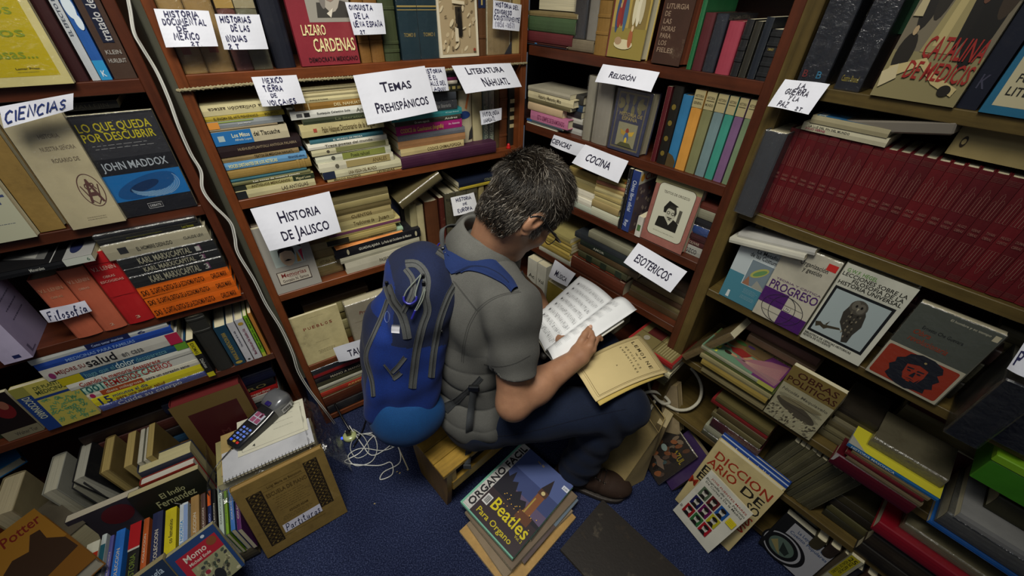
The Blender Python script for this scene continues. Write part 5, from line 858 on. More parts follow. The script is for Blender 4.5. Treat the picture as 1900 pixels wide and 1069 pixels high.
# fifth shelf and lowest
O = 'of the row under Obras Políticas'
e0 = FD.sx(1400, .262, 0)
for i in range(12):
    rr = random.Random(i+50); R_ = Matrix.Rotation(math.radians(-9), 3, FD.n); X = R_ @ FD.s; Z = R_ @ UP
    book(frameM(FD.P(e0+.014*i, .01+rr.uniform(0, .008), .266), X, Z), .0132, .215+rr.uniform(-.006, .004), .15, G(rr.choice(['4c4a36', '55523c', '46432f', '5c583e']), g*.8), '%s grey olive magazine from the left, leaning under Obras Políticas' % ORD[i], group='grey olive magazines leaning under Obras Políticas')
st(FD, .262, .0, 1300, 1385, [(.025, '57573f', 'grey', dict(wrap=True)), (.03, '90907a', 'pale', {}), (.05, '46121c', 'maroon', dict(wrap=True, hard=True, dl=.01)), (.024, '615838', 'drab', dict(dl=.0)), (.03, '4f4529', 'brown', dict(dl=.01)), (.02, '7d2020', 'red', dict(dl=-.02)), (.02, '5d5330', 'olive', dict(dl=-.01))], 'of the pile left of the leaning magazines', g*.9, dw=.16)
st(FD, .262, .03, 1520, 1600, [(.03, '2c2a1c', 'dark olive', {}), (.03, '4a4628', 'olive', dict(tilt=-4)), (.03, '241f16', 'dark brown', {}), (.03, '3a3420', 'brown', {})], 'of the dark pile under the crimson binder', g, dw=.15)
e = empty('box', frameM(FD.P(.700, -.015, .703), FD.s, UP), 'lime green box at the right edge of the photo', 'box'); MB().box(-.02, .36, 0, .22, 0, .065, bev=.002).build('box_body', mat('2f6a12', 'cover'), e); MB().box(-.022, .362, -.002, .222, .0655, .085, bev=.002).build('lid', mat('6a961a', 'cover'), e)
MB().box(.03, .34, .06, .2, -.035, -.001).build('box_under', mat('241d14', 'cover'), e)
book(frameM(FD.P(.98, -.0, .812), (UP), (-FD.s*.9+FD.n*.4)), .04, .19, .13, G('6a5c3c', 1.1), 'old brown book in crumpled film lying on the lime green box', kind='old', wrap=True)
def stS(z, d, s0, s1, items, where, gg, dw): st(FD, z, d, *[950+F_PX*((FD.P(q, d, z)-CAM).dot(CX))/((FD.P(q, d, z)-CAM).dot(CF)) for q in (s0, s1)], items, where, gg, dw=dw)
stS(.262, -.01, .665, 1.0, [(.05, '1c1812', 'black brown', dict(hard=True)), (.055, '2a2218', 'dark brown', dict(hard=True)), (.03, '241f1a', 'dark', {}), (.045, '7c1420', 'bright red', dict(hard=True, w=.2, dd=-.02, dl=-.015, kind='gloss')), (.030, '6e6850', 'crumpled grey', dict(dl=.02, kind='old', wrap=True))], 'of the lower right pile with the red volume', g, .19)
stS(.53, -.03, .705, 1.0, [(.014, '17539a', 'blue', dict(dl=-.006, dr=0, w=.2, label='blue-edged book under the grey newsprint pile at right')), (.05, '50504c', 'newsprint grey', dict(dl=.0, wrap=True, kind='old')), (.022, '7a7a78', 'pale grey', dict(dl=.01)), (.05, '2c2a18', 'dark olive', dict(dl=.04, dd=.05, w=.15))], 'of the newsprint pile under the green box', g, .19)
O = 'of the front pile at the lower right'
up(FD, .04, .0, [(1470+20*i, 1488+20*i, .16+.01*(i % 3), c, 'dark', dict(label='%s upright book low behind the floor books at right' % n)) for i, (c, n) in enumerate([('3a3420', 'olive'), ('2a2018', 'dark brown'), ('4a4030', 'tan'), ('1c1c20', 'black'), ('3c2a1c', 'rust'), ('5a5238', 'pale brown')])], '', g)
# ---------------------------------------------------------------- left bookcase: books
g = 1.15
def art_yellow(k):
    k.poly('b8a408', rc(.0, .07, .93, .98)); c = '7f8f1a'
    for i, (t, x) in enumerate((('mos', .60), ('nos', .58), ('enos', .52), ('osos', .46), ('curiosas...', .30))): k.text(t, x, .80-.15*i, .84, .87-.15*i, c)
    k.text('Lamar Press', .62, .12, .80, .135, '2a2a10'); k.squig('6a6a20', .62, .095, .80, .11, 1, .0006)
fo(FA, 1.336, -.012, -110, 139, .235, .014, 'c8bd80', 'large yellow book with green lettering at the top left corner', 2, 1.0, art=art_yellow, wrap=True)
up(FA, 1.336, .012, [
 (141, 167, .27, '2c0e10', 'dark maroon', dict(hard=True, label='dark maroon volume right of the big yellow book')),
 (172, 188, .23, 'a4a8ac', 'grey white', dict(hard=False, label='grey white book lettered El Efecto de los', spine=[tx('EL EFECTO DE LOS JOVENES', .35, .96, '3a4250', 'u', .25, .65)])),
 (189, 210, .23, '1d4c8e', 'blue', dict(hard=False, label='blue book with white clouds on its spine', sart=[('2a86b8', rc(0, 0, 1, .16)), ('c8d4dc', ell(.5, .56, .45, .09)), ('c8d4dc', ell(.7, .45, .3, .06))], spine=[tx('¿Y tú QUÉ', .66, .95, 'd8dce0', 'u', .2, .8), tx('K', .03, .08, 'c8d4dc', 'h', .3, .7)])),
 (213, 256, .26, '3b2a20', 'brown', dict(hard=True, label='thick brown book titled Tratado de Mineralogía', sart=[('10162c', rc(.3, .26, .78, 1))], spine=[tx('tratado de MINERALOGIA', .27, .99, 'b4b4b4', 'u', .36, .74), tx('HURLBUT', .12, .15, '9a9690', 'h', .15, .9), tx('KLEIN', .18, .21, '9a9690', 'h', .2, .85)])),
], '', g)
s_ = Sheet(FA.P(-.265, -.03, 1.334), FA.P(-.112, -.03, 1.334), FA.P(-.262, -.045, 1.285), FA.P(-.112, -.03, 1.297), bulge=.004)
a1 = FA.hit(0, 197, -.03); a2 = FA.hit(137, 172, -.03); b1 = FA.hit(10, 236, -.03); b2 = FA.hit(137, 202, -.03)
s_ = Sheet(FA.P(a1[0], -.035, a1[1]), FA.P(a2[0], -.035, a2[1]), FA.P(b1[0], -.04, b1[1]), FA.P(b2[0], -.035, b2[1]), bulge=.002, curl=-.0)
s_.text('CIENCIAS', .04, .22, .90, .80, '20306a', hand=True, wid=.09, slant=.2); s_.done('handwritten shelf sign reading Ciencias below the yellow book')
# second shelf
def art_ehop(k): k.poly('a8a890', rc(.0, 0, 1, 1)); k.text('EP', .62, .60, .97, .74, '3a4468'); k.text('HOF', .35, .34, .97, .48, '3a4468'); k.squig('4a5468', .6, .14, .9, .18, 1, .001)
fo(FA, 1.035, -.012, -90, 71, .24, .02, 'a8a68c', 'cream book with big spaced blue letters at the left edge', 3, g, art=art_ehop, kind='old')
fo(FA, 1.035, .006, 74, 124, .235, .03, '7d6434', 'worn ochre brown book between two cream covers', 3, g, kind='old')
def art_hist(k):
    for t, x0, y, x1 in (('HISTORIA', .42, .80, .75), ('NUESTRA SEÑORA', .33, .70, .9), ('ROSARIO DE', .40, .60, .85)): k.text(t, x0, y, x1, y+.035, '6a5e4c')
    k.line('5a3a34', ell(.73, .33, .20, .15, 40)+[(.93, .33)], .0016); k.text('A', .60, .22, .86, .44, '5a3a34'); k.text('CR', .64, .34, .84, .40, '5a3a34'); k.line('5a3a34', [(.58, .38), (.66, .24), (.73, .20), (.80, .24), (.88, .38)], .002)
    k.squig('6a5e4c', .35, .06, .75, .10, 2, .0007)
fo(FA, 1.035, -.014, 136, 235, .25, .014, 'ada282', 'cream book titled Historia de Nuestra Señora del Rosario with a round emblem', 4, g, art=art_hist, wrap=True)
def art_maddox(k):
    k.poly('15151a', rc(0, 0, 1, 1)); k.poly('2a2a2e', rc(0, .60, 1, .98)); k.text('LO QUE QUEDA', .10, .855, .92, .93, 'b8ac18'); k.text('POR DESCUBRIR', .10, .765, .92, .84, 'b8ac18'); k.squig('9a9a9a', .12, .68, .9, .74, 2, .0009)
    k.text('JOHN MADDOX', .12, .49, .90, .565, 'a8b0b8'); k.poly('1467a8', rc(0, .17, 1, .44)); k.poly('0f4c84', ell(.52, .30, .40, .10, 30, rot=10)); k.poly('0b2c54', ell(.48, .30, .20, .045, 24, rot=10))
    for i in range(16):
        a0 = 200+i*7; r = .16+.012*i; k.line('9cc0dc' if i % 2 else '6aa0cc', [(.50+r*1.25*math.cos(math.radians(a)), .31+r*.45*math.sin(math.radians(a))) for a in range(a0, a0+90, 6)], .0008); k.k -= 1
    k.line('b8b8b8', [(.40, .06), (.58, .06), (.58, .115), (.40, .115), (.40, .06)], .001); k.text('DEBATE', .42, .075, .56, .10, 'b8b8b8')
fo(FA, 1.035, .0, 226, 367, .235, .018, '15151a', 'black and blue book titled Lo que queda por descubrir', 3, 1.0, art=art_maddox, wrap=True)
book(frameM(FA.P(-.085, .035, 1.285), UP, -FA.s), .016, .17, .14, '101014', 'black book lying across the tops above Lo que queda por descubrir', spine=[tx('RIGALTE Y VALLEJIN', .1, .9, '3a3830')])
# third shelf
A2 = dict(hard=True, rnd=.10)
up(FA, .740, -.004, [
 (8, 62, 520, 'a49cb4', 'lilac white', dict(hard=True, d=-.03, back='8a80a0', w=.15, label='thick lilac white volume standing at the left edge', art=lambda k: (k.squig('5a5470', .3, .3, .9, .9, 6, .003), k.text('L', .1, .03, .3, .12, '5a5470')), spine=[tx('Cuentos', .3, .6, '5a5a7a', 'd', .5, .7)], sart=[('1c2450', rc(.45, .04, .7, .08))])),
 (143, 192, 517, 'a8583e', 'faded red', dict(A2, label='faded red volume of Lenin works, leftmost of three', spine=[tx('V.I. LENIN', .80, .85, 'b8886a', 'h', .12, .9), tx('OBRAS', .69, .72, 'b8886a', 'h', .3, .7)])),
 (193.5, 237, 500, 'a9573e', 'faded red', dict(A2, label='faded red volume of Lenin works, middle of three', spine=[tx('V.I. LENIN', .80, .85, 'c09078', 'h', .12, .9), tx('OBRAS', .69, .72, 'c09078', 'h', .3, .7), tx('2', .07, .11, 'c8a088', 'h', .42, .58)])),
 (239, 288, 470, 'a01a1c', 'bright red', dict(A2, label='bright red volume of Lenin works, rightmost of three', spine=[tx('V.I. LENIN', .78, .83, 'c8988a', 'h', .12, .9), tx('OBRAS', .68, .71, 'c8988a', 'h', .3, .7), tx('ESCOGIDAS', .62, .65, 'c8988a', 'h', .12, .9), tx('3', .07, .11, 'c8a088', 'h', .42, .58)], sart=[('6a1014', rc(0, .86, 1, .865)), ('6a1014', rc(0, .42, 1, .425))])),
], '', g, dw=.15)
s_ = fsheet(FA, (73, 577), (157, 558), (90, 599), (171, 577), -.012, -.016, color='c4c4d2'); s_.text('Filosofía', .08, .12, .94, .78, '1b2044', hand=True, wid=.08, slant=.25); s_.done('small handwritten label reading Filosofía on the faded red volumes')
def art_min(k): k.poly('0e0e10', rc(0, .30, 1, 1)); k.poly('8a8a88', rc(0, 0, 1, .30)); k.poly('5a5a58', [(.2, .5), (.5, .95), (.8, .9), (.6, .5)]); k.poly('8a8a84', [(.3, .6), (.5, .8), (.6, .6)]); k.poly('1a2040', ell(.5, .2, .3, .07)); k.line('9a9a98', [(0, .42), (1, .42)], .002)
e_ = FA.hit(0, 512, -.04); f_ = FA.hit(182, 462, -.04)
st(FA, e_[1]-.012, -.04, -12, 178, [(.018, '0e0f12', 'black and white', dict(dl=0, dr=0, rot=0, w=.13, art=art_min, sart=[('b0b4aa', rc(0, 0, 1, .30))], label='black and white book titled Minerales lying on the faded red volumes', spine=[tx('Minerales', .50, .64, 'a8a8a0'), tx('6', .04, .07, '3a5a4a')]))], '', g, jit=0)
st(FA, .740, -.012, 291, 448, [
 (572.5, 'c0560c', 'orange', dict(dl=0, dr=0, label='orange El Capital volume, lowest of three', spine=[tx('EL CAPITAL CRITICA DE LA ECONOMIA POLITICA', .30, .88, '1c1008'), tx('CARLOS MARX', .04, .22, '1c1008'), tx('SXI', .91, .98, '1c1008')])),
 (555, 'c25a10', 'orange', dict(dl=0, dr=0, label='orange El Capital volume, middle of three', spine=[tx('EL CAPITAL CRITICA DE LA ECONOMIA POLITICA', .30, .88, '1c1008'), tx('CARLOS MARX', .04, .22, '1c1008'), tx('SXI', .91, .98, '1c1008')])),
 (536, 'c45a0e', 'orange', dict(dl=0, dr=0, label='orange El Capital volume, uppermost of three', spine=[tx('EL CAPITAL CRITICA DE LA ECONOMIA POLITICA', .30, .88, '1c1008'), tx('CARLOS MARX', .04, .22, '1c1008'), tx('SXI', .91, .98, '1c1008')])),
 (516, '1d1e1c', 'black', dict(dl=0, dr=0, wrap=True, label='black Karl Marx Capital volume in film, lowest of three', spine=[tx('KARL MARX/CAPITAL', .28, .82, 'a8a48c', 'd', .22, .8), tx('3', .18, .23, 'b8b8b0')], sart=[('6a3a5a', rc(.2, .17, .8, .20))])),
 (501, '1d1e1c', 'black', dict(dl=0, dr=0, wrap=True, label='black Karl Marx Capital volume in film, middle of three', spine=[tx('KARL MARX/CAPITAL', .28, .82, 'a8a48c', 'd', .22, .8), tx('2', .18, .23, 'b8b8b0')], sart=[('6a3a5a', rc(.2, .17, .8, .20))])),
 (483, '1d1e1c', 'black', dict(dl=0, dr=0, wrap=True, label='black Karl Marx Capital volume in film, uppermost of three', spine=[tx('KARL MARX/CAPITAL', .28, .82, 'a8a48c', 'd', .22, .8), tx('1', .18, .23, 'b8b8b0')], sart=[('6a3a5a', rc(.2, .17, .8, .20))])),
 (458, 'a39d84', 'grey cream', dict(dl=-.012, dr=-.004, wrap=True, label='grey cream book titled El Hombre Desnudo in film', spine=[tx('EL HOMBRE DESNUDO', .38, .72, '3a382c', 'd', .3, .55), tx('CLAUDE LEVI', .06, .26, '4a483c', 'd', .4, .58)], sart=[('2a2a2a', rc(.3, .80, .7, .88))])),
 (447, '1c1d1c', 'black', dict(dl=-.012, dr=-.01, label='black book with yellow marks under the topmost of the Marx pile', spine=[tx('Levi Strauss', .08, .2, '8a8820'), tx('Antropologia', .4, .75, '5a5a20', 'd', .4, .6)])), (439, '18191a', 'black', dict(dl=-.012, dr=-.015, wrap=True, label='black wrapped book topmost of the Marx pile')),
], '', g, dw=.15)
# fourth shelf
def art_plantas(k):
    k.poly('a39a48', rc(0, 0, 1, 1)); k.poly('14306a', rc(0, 0, .25, .80)); k.poly('16306a', rc(.25, .66, .98, .71)); k.text('DE PLANTAS', .36, .86, .88, .93, '2a3a20'); k.text('MEDICINALES', .34, .76, .98, .84, '2a3a20'); k.text('DICCIONARIO', .07, .28, .20, .78, 'b0b49c', rot=-90); k.poly('7d7a38', rc(0, .80, .25, 1))
    rr = random.Random(6)
    for i in range(46):
        x, y = rr.uniform(.32, .94), rr.uniform(.05, .62)
        for j in range(3): k.poly('5e8a5e', ell(min(.96, x+.03*j-.03), y+.02*(j % 2), .035, .010, 8, rot=rr.uniform(0, 180))); k.k -= 1
        k.k -= 0
fo(FA, .472, -.006, 92, 188, .165, .016, 'a39a48', 'yellow green book titled Diccionario de Plantas Medicinales', 4, g, art=art_plantas)
st(FA, .472, .0, 195, 385, [
 (.022, '3c4a8a', 'blue', dict(wrap=True, w=.15, dl=-.004, dr=0, spine=[tx('Cuide su cuerpo', .25, .85, 'b8bcc8', 'd', .15, .85)])),
 (.032, 'b8ae20', 'yellow', dict(spine=[tx('15', .85, .95, '182c5a', 'd', .08, .95), tx('minutos al día', .52, .83, '1c3a6a', 'd', .52, .90), tx('para una mejor salud', .38, .82, '6a2420', 'd', .10, .45)], dl=-.008, dr=0)),
 (.022, 'b8b4a4', 'white', dict(spine=[tx('para un corazón sano', .10, .50, '3a3a44'), tx('dieta milagrosa', .54, .84, 'c8b8a0')], sart=[('9a4420', rc(.05, .52, .95, .88)), ('9a2050', ell(.5, .95, .4, .02))], dl=-.012, dr=.002)),
 (.030, '9cb8a8', 'pale green', dict(spine=[tx('1001', .80, .96, '1c5a5a', 'd', .1, .9), tx('REMEDIOS CASEROS', .22, .78, '9a2420', 'd', .12, .88)], sart=[('b8b8b0', rc(0, 0, 1, .35))], dl=-.02, dr=.0)),
 (.024, 'b4b4ac', 'white', dict(spine=[tx('Cuando la memoria desaparece', .28, .92, '9a2c20', 'd', .2, .85)], dl=-.024, dr=.001)),
 (.028, '1c4466', 'deep blue', dict(spine=[tx('haga que el', .60, .82, '5a8a98', 'd', .2, .8), tx('dolor', .44, .59, 'b4c4c4', 'd', .15, .95), tx('desaparezca', .18, .43, '5a8a98', 'd', .2, .8)], sart=[('a89c18', rc(0, .84, 1, 1)), ('5a8a2a', rc(0, 0, 1, .1))], dl=-.030, dr=0)),
 (.042, 'aaa8a0', 'off-white', dict(spine=[tx('MEJORE SU', .72, .92, '7a3030', 'd', .38, .68), tx('salud', .50, .71, '16161c', 'd', .25, .95), tx('en casa', .3, .46, '5a5a5a')], sart=[('a02040', rc(0, 0, 1, .10)), ('7a2a5a', ell(.4, .95, .25, .02))], dl=-.045, dr=-.004)),
 (.022, '183a86', 'blue', dict(spine=[tx('MEDICINAS PARA FAMILIAS', .3, .8, '7a98c8')], dl=-.044, dr=-.01)),
 (.018, 'a8aca8', 'white and navy', dict(sart=[('141c44', rc(0, .30, 1, .62))], spine=[tx('Como tomar vitaminas', .35, .58, '9aa8c8'), tx('6', .18, .24, '14205a')], dl=-.046, dr=-.014)),
], 'of the health book pile', g, dw=.13)
up(FA, .472, .0, [
 (388, 401, .165, '101012', 'black', dict(hard=False, w=.13, d=-.01, label='black and yellow book about Diabetes right of the health pile', sart=[('b0a818', rc(0, .62, 1, .95)), ('b0a818', rc(0, 0, 1, .12))], spine=[tx('IDIOMAS', .64, .92, '2a2a10'), tx('Diabetes', .25, .5, 'a8a8a0')])),
 (404, 434, 568+20, '22221f', 'black', dict(kind='old', hard=True, label='thick black leather volume right of the Diabetes book', bands=(.75, .95))),
 (436, 457, .172, '113448', 'dark teal', dict(label='dark teal book titled Manual de Alimentación Sana', spine=[tx('MANUAL DE ALIMENTACION SANA', .14, .85, 'a08a40', 'u', .3, .65)], sart=[('a08a40', ell(.5, .07, .3, .035))])),
 (458.5, 471, .175, 'a9a9ae', 'white', dict(label='white book titled Una buena dieta y vida', spine=[tx('Una buena de la vida', .4, .8, '4a4a5a', 'u', .3, .6)], sart=[('2a2a2a', ell(.5, .06, .2, .02))])),
 (472.5, 487, .178, 'aaaaae', 'white', dict(label='white book titled Manual Naturista with a gold medal', spine=[tx('Manual Naturista para Vivir Saludable y Feliz', .12, .78, '7a3a50', 'u', .3, .65)], sart=[('a08430', ell(.5, .90, .32, .035))])),
 (488.5, 495, .185, '6a9a1a', 'lime green', dict(label='lime green book titled Hígado next to the white Naturista book', spine=[tx('Hígado saludable Dr. Abel Cruz', .2, .95, '1c2c10', 'u', .25, .75)], sart=[('a8a83a', rc(0, 0, 1, .1))])),
 (497, 503, .19, '9a6428', 'orange brown', dict(label='orange brown slim book nearest the right post of the left bookcase')),
], '', g, dw=.135)
def art_rose(k): k.poly('10080a', rc(0, 0, 1, 1)); k.poly('5a1014', ell(.6, .65, .25, .2)); k.poly('7a4a3a', ell(.68, .75, .12, .1)); k.poly('6a6450', rc(0, 0, 1, .2)); k.text('Walter Tur', .3, .06, .9, .14, '3a3630')
fo(FA, .472, .006, 18, 84, .16, .014, '100a0a', 'dark book with a red rose on its cover left of the plant dictionary', 3, g, art=art_rose)
fo(FA, .472, .03, -70, 45, .20, .02, '1c2814', 'dark green and yellow book behind the rose cover', 3, g, art=lambda k: (k.poly('7a7a20', [(.3, .5), (.9, .8), (.9, .6)]), k.poly('1a5030', rc(.2, .5, .5, .9))))
up(FA, .740, .0, [(-22, -4, .18, '1c2448', 'navy', dict(label='navy book left of the lilac white volume')), (-40, -24, .17, '9a9040', 'cream yellow', dict(label='yellow book at the left edge below the lilac white volume'))], '', g)
# low shelf: books seen under the board
O = 'of the dark pile behind the card terminal'
st(FA, .05, .04, 395, 548, [(.05, '3a2a1c', 'brown', {}), (.05, '1c1c22', 'black', {}), (.04, '5a4a30', 'tan', {}), (.04, '23262c', 'charcoal', {}), (.03, '8a8a84', 'pale', dict(spine=[tx('VENTO', .3, .6, '4a4a4a')])), (.026, '8a1414', 'red', dict(dl=.05, dr=.0, spine=[tx('Mark Winegardner', .1, .6, 'c8b8a8')])), (.034, '0f1014', 'black', dict(spine=[tx('LIBRO', .1, .5, '6a6038')])), (.05, '10142c', 'deep blue', dict(dl=-.03, dr=.01, hard=True))], O, g, dw=.2, jit=.006)
O = 'of the dark pile under the health books'
st(FA, .05, .05, 240, 390, [(.06, '2a2018', 'brown', {}), (.05, '5a3c18', 'ochre', {}), (.05, '20405c', 'blue', {}), (.04, '1a1414', 'black', {}), (.05, '3a1a14', 'rust', {}), (.05, '20140f', 'dark brown', {})], O, g, dw=.18, jit=.01)
def art_box(k): k.poly('5c4a26', rc(0, 0, 1, 1)); k.poly('380f12', rc(.16, .10, .86, .84)); k.text('M', .44, .45, .56, .52, '4a2020')
fo(FA, .05, -.045, 398, 510, .345, .055, '5c1c1c', 'big maroon box book with a tan front and dark red panel', 6, g*.9, art=art_box, hard=True, pages='6a1c1c')
# tan uprights seen from their page edges
def paged(fr, s_, d, z, t, h, w_, col, pg, label, lean=0, tilt=0, **k):
    """book standing or lying with its fore edge to the room"""
    R_ = Matrix.Rotation(math.radians(lean), 3, fr.n); X = R_ @ (-fr.s); Z = R_ @ UP
    return book(frameM(fr.P(s_, d+w_, z), X, Z), t, h, w_, col, label, pages=pg, **k)
for i, (s_, t, h, c, p_, l, lean) in enumerate([
 (-.555, .034, .27, '1a1a1c', 'a8a698', 'black book with grey white page edges behind the owl-less pile at left', 10), (-.60, .03, .24, '2c2c30', '8a8878', 'dark book with a pale edge second at the far left of the low shelf', 4), (-.66, .035, .26, '8a8a80', 'b0ac98', 'pale grey book lettered in outline at the far left of the low shelf', 2),
 (-.520, .026, .27, '6a5a34', 'a08c54', 'tan book with yellowed page edges, first of the leaning tan ones', 4), (-.472, .022, .255, '6c5a34', 'a59158', 'tan book with yellowed page edges, second of the leaning tan ones', 4), (-.446, .012, .25, '8a8878', 'b4b0a0', 'thin white book in film, third of the leaning tan ones', 4), (-.430, .012, .25, '8a8878', 'b4b0a0', 'thin white book in film, fourth of the leaning tan ones', 4), (-.408, .018, .26, '5c4c28', 'a08c54', 'tan book with yellowed page edges, fifth of the leaning tan ones', 6)]):
    paged(FA, s_, (-.075 if i < 3 else -.09), .052, t, h, .14, c, p_, l.replace('behind the owl-less pile at left', 'on the low shelf at left'), lean)
# ---- helper for books lying or leaning anywhere, given the front cover's corners
def onray(px, P0, r, far=False):
    d = ray(*px); o = CAM-P0; b = d.dot(o); c = o.dot(o)-r*r; D = b*b-c
    t = -b+(math.sqrt(D) if D > 0 else 0)*(1 if far else -1); return CAM+d*t
def qb(bl, br, tl, t, color, label, h=None, **k):
    bl, br, tl = Vector(bl), Vector(br), Vector(tl); Z = (tl-bl); hh = Z.length; Z.normalize(); Y = br-bl; Y = (Y-Z*Y.dot(Z)); w_ = Y.length; Y.normalize(); X = Y.cross(Z)
    return book(frameM(bl-X*t/2, X, Z), t, hh, w_, color, label, **k)
# ---- floor heap in front of the left bookcase
row = [(-.715, .03, 'a09c20', 'yellow', None), (-.68, .03, 'b4b0a0', 'white with an orange picture', '6a3010'), (-.643, .03, 'b0aca0', 'white with a purple picture', '3c3c6a'), (-.605, .03, 'b4b4a4', 'white with a red sunset picture', 'a02a14'), (-.578, .012, 'a8b0b0', 'white and teal', '1c5060'), (-.562, .010, '4a4a8a', 'violet blue', None), (-.540, .022, '1e5fae', 'bright blue', None), (-.506, .028, '141413', 'black with a red head', 'r'), (-.480, .014, 'a04a1c', 'orange brown', None), (-.452, .026, '1e2444', 'dark navy', None), (-.418, .029, 'b0a416', 'yellow titled co femenino', 'y'), (-.385, .022, 'b0b8bc', 'white lettered Madre Nodriza', 'b'), (-.356, .022, '8a6c40', 'tan', None), (-.335, .012, '4a3430', 'brown', None), (-.320, .010, '16204a', 'navy with an orange head', 'o'), (-.306, .010, '0e0e10', 'black', None), (-.290, .013, '9aa8a0', 'white and teal striped', None), (-.276, .008, '6a9020', 'lime', None), (-.262, .012, '2a5a9a', 'blue white', None), (-.246, .012, '4a1a54', 'purple', None)]
for s_, t, c, n, m_ in row:
    sa = []; sp = []
    if m_ == 'r': sa = [('98141a', rc(0, .60, 1, 1)), ('a8a8a0', rc(0, .57, 1, .60))]; sp = [tx('HISTORIA', .1, .5, '5a6a2a', 'u')]
    elif m_ == 'y': sp = [tx('co femenino', .40, .80, '1a1a1a', 'u', .35, .7)]
    elif m_ == 'b': sa = [('7a90b8', rc(.5, 0, 1, .96))]; sp = [tx('MADRE NODRIZA', .1, .7, '2a7ab8', 'u', .1, .45)]
    elif m_ == 'o': sa = [('c05014', rc(0, .66, 1, .96))]; sp = [tx('TOLEDO', .2, .5, '8a98c8', 'u')]
    elif m_: sa = [(m_, rc(0, .35, 1, .82))]
    else: sp = [tx('COLECCION', .2, .7, 'b8b0a0' if lin(c)[1] < .2 else '3a3a3a', 'u', .3, .65)]
    book(frameM(FA.P(s_, -.425+random.uniform(0, .012)+(.02 if t < .02 else 0), .205-random.uniform(0, .006)), FA.s, -FA.n), t-.001, .2-random.uniform(0, .008)-(.02 if t < .02 else 0), .135, G(c, 1.1), n+' upright book in the coloured row on the floor at left', hard=False, sart=sa, spine=sp)
def art_indio(k): k.poly('14160f', rc(0, 0, 1, 1)); k.text('El Indio', .35, .70, .70, .82, '9a9a70'); k.text('Fernandez', .25, .52, .80, .68, '9a9a70'); k.poly('5a3014', [(.35, .1), (.8, .2), (.9, .45), (.5, .4)])
def lyb(sa, sb, d, z, t, w_, col, pg, label, rot=0, **k):
    a = math.radians(rot); S = FA.s*math.cos(a)+FA.n*math.sin(a); return book(frameM(FA.P(sa, d, z+t/2) , UP, S), t, sb-sa, w_, col, label, pages=pg, **k)
def facing(sa, sb, d, zt, t, h, lean, color, pg, label, **k):
    R_ = Matrix.Rotation(math.radians(lean), 3, FA.s); Z = R_ @ UP; X = R_ @ FA.n
    if Z.dot(FA.n) > 0: R_ = Matrix.Rotation(-math.radians(lean), 3, FA.s); Z = R_ @ UP; X = R_ @ FA.n
    return book(frameM(FA.P(sa, d, zt)-X*t/2-Z*h, X, Z), t, h, sb-sa, color, label, pages=pg, **k)
facing(-.50, -.322, -.182, .272, .022, .19, 8, '1a1a14', 'b4aa80', 'paperback titled El Indio Fernandez facing out in the left heap', art=art_indio, hard=False)
facing(-.472, -.330, -.157, .275, .030, .20, 6, '7a1f14', 'c4c0b4', 'red-covered book with white page tops behind El Indio Fernandez', hard=True)
facing(-.476, -.334, -.120, .288, .058, .20, 4, '2c3040', 'bdb488', 'thickest book with cream page tops in the left heap', hard=True)
facing(-.652, -.484, -.160, .255, .026, .20, 8, '2a2630', 'b8b09c', 'dark red picture book with a broad pale page top in the left heap', hard=False, art=lambda k: k.poly('4a141c', ell(.6, .75, .22, .2)))
for s_, c, l in ((-.62, '4a4034', 'low brown box of papers under the left heap'), (-.46, '3a3a44', 'low grey box of papers under the left heap'), (-.32, '4c4636', 'low olive box of papers under the left heap')):
    book(frameM(FA.P(s_+.07, -.40, .034), UP, -FA.s), .064, .14, .3, c, l, hard=True, pages='a89c78')
def art_wiz(k):
    k.poly('64400f', rc(0, 0, 1, 1)); k.poly('7a5418', rc(0, .45, 1, 1)); k.text('Potter', .48, .80, .96, .93, '5a1810', slant=.15); k.poly('2c1c10', [(.30, .55), (.45, .62), (.62, .58), (.75, .74), (.86, .72), (.84, .58), (.97, .44), (.98, .25), (.5, .2), (.2, .3)]); k.poly('3a2a14', [(0, .0), (.3, .1), (.5, .05), (.6, 0)]); k.poly('8a641c', ell(.2, .35, .12, .08))
tr, br = at_z(63.5, 943.5, .285), at_z(154, 1015, .285); up_ = (tr-br).normalized(); rt = up_.cross(UP); hh = (tr-br).length*1.05
qb(br-rt*.17+up_*(-.06), br+up_*(-.06), tr-rt*.17, .045, '64400f', 'thick hardback with an orange cover lettered Potter at the lower left corner', art=art_wiz, hard=True, pages='bdb8a4')
book(frameM(at_z(110, 1010, .12)-up_*.12-rt*.05, UP, up_), .235, .17, .12, '4a4438', 'stack block under the Potter hardback', hard=True, pages='b0a888')
e_ = qb(at_z(-60, 905, .34), at_z(43, 853, .34), at_z(-120, 800, .34), .03, '1a5c8c', 'bright blue book at the left edge below the plant dictionary', hard=True, pages='a8a490')
paged(FA, -.76, -.10, .052, .05, .27, .14, '7a7054', 'b0a484', 'pale book with rounded page edge below the bright blue one', 0)
def art_momo(k):
    k.poly('14305c', rc(0, 0, 1, 1)); k.poly('8c1224', rc(.10, .0, .93, .86)); k.poly('7a7a5c', rc(.22, .0, .93, .56)); k.text('Momo', .22, .70, .66, .82, 'b8b0a4'); k.text('Michael Ende', .24, .60, .68, .66, 'b8b0a4'); k.poly('6a3a1c', ell(.80, .77, .10, .08)); k.poly('a8b0b8', ell(.72, .93, .04, .028)); rr = random.Random(8)
    for i in range(60): k.poly(rr.choice(['5a5a48', 'a09c80', '3a4438', '2a2c30', '8a8868']), ell(rr.uniform(.26, .90), rr.uniform(.02, .52), .045, .03, 7, rot=rr.uniform(0, 90))); k.k -= 1
    k.k += 1; k.poly('14161c', ell(.56, .16, .10, .13)); k.poly('7a2030', ell(.42, .34, .05, .04))
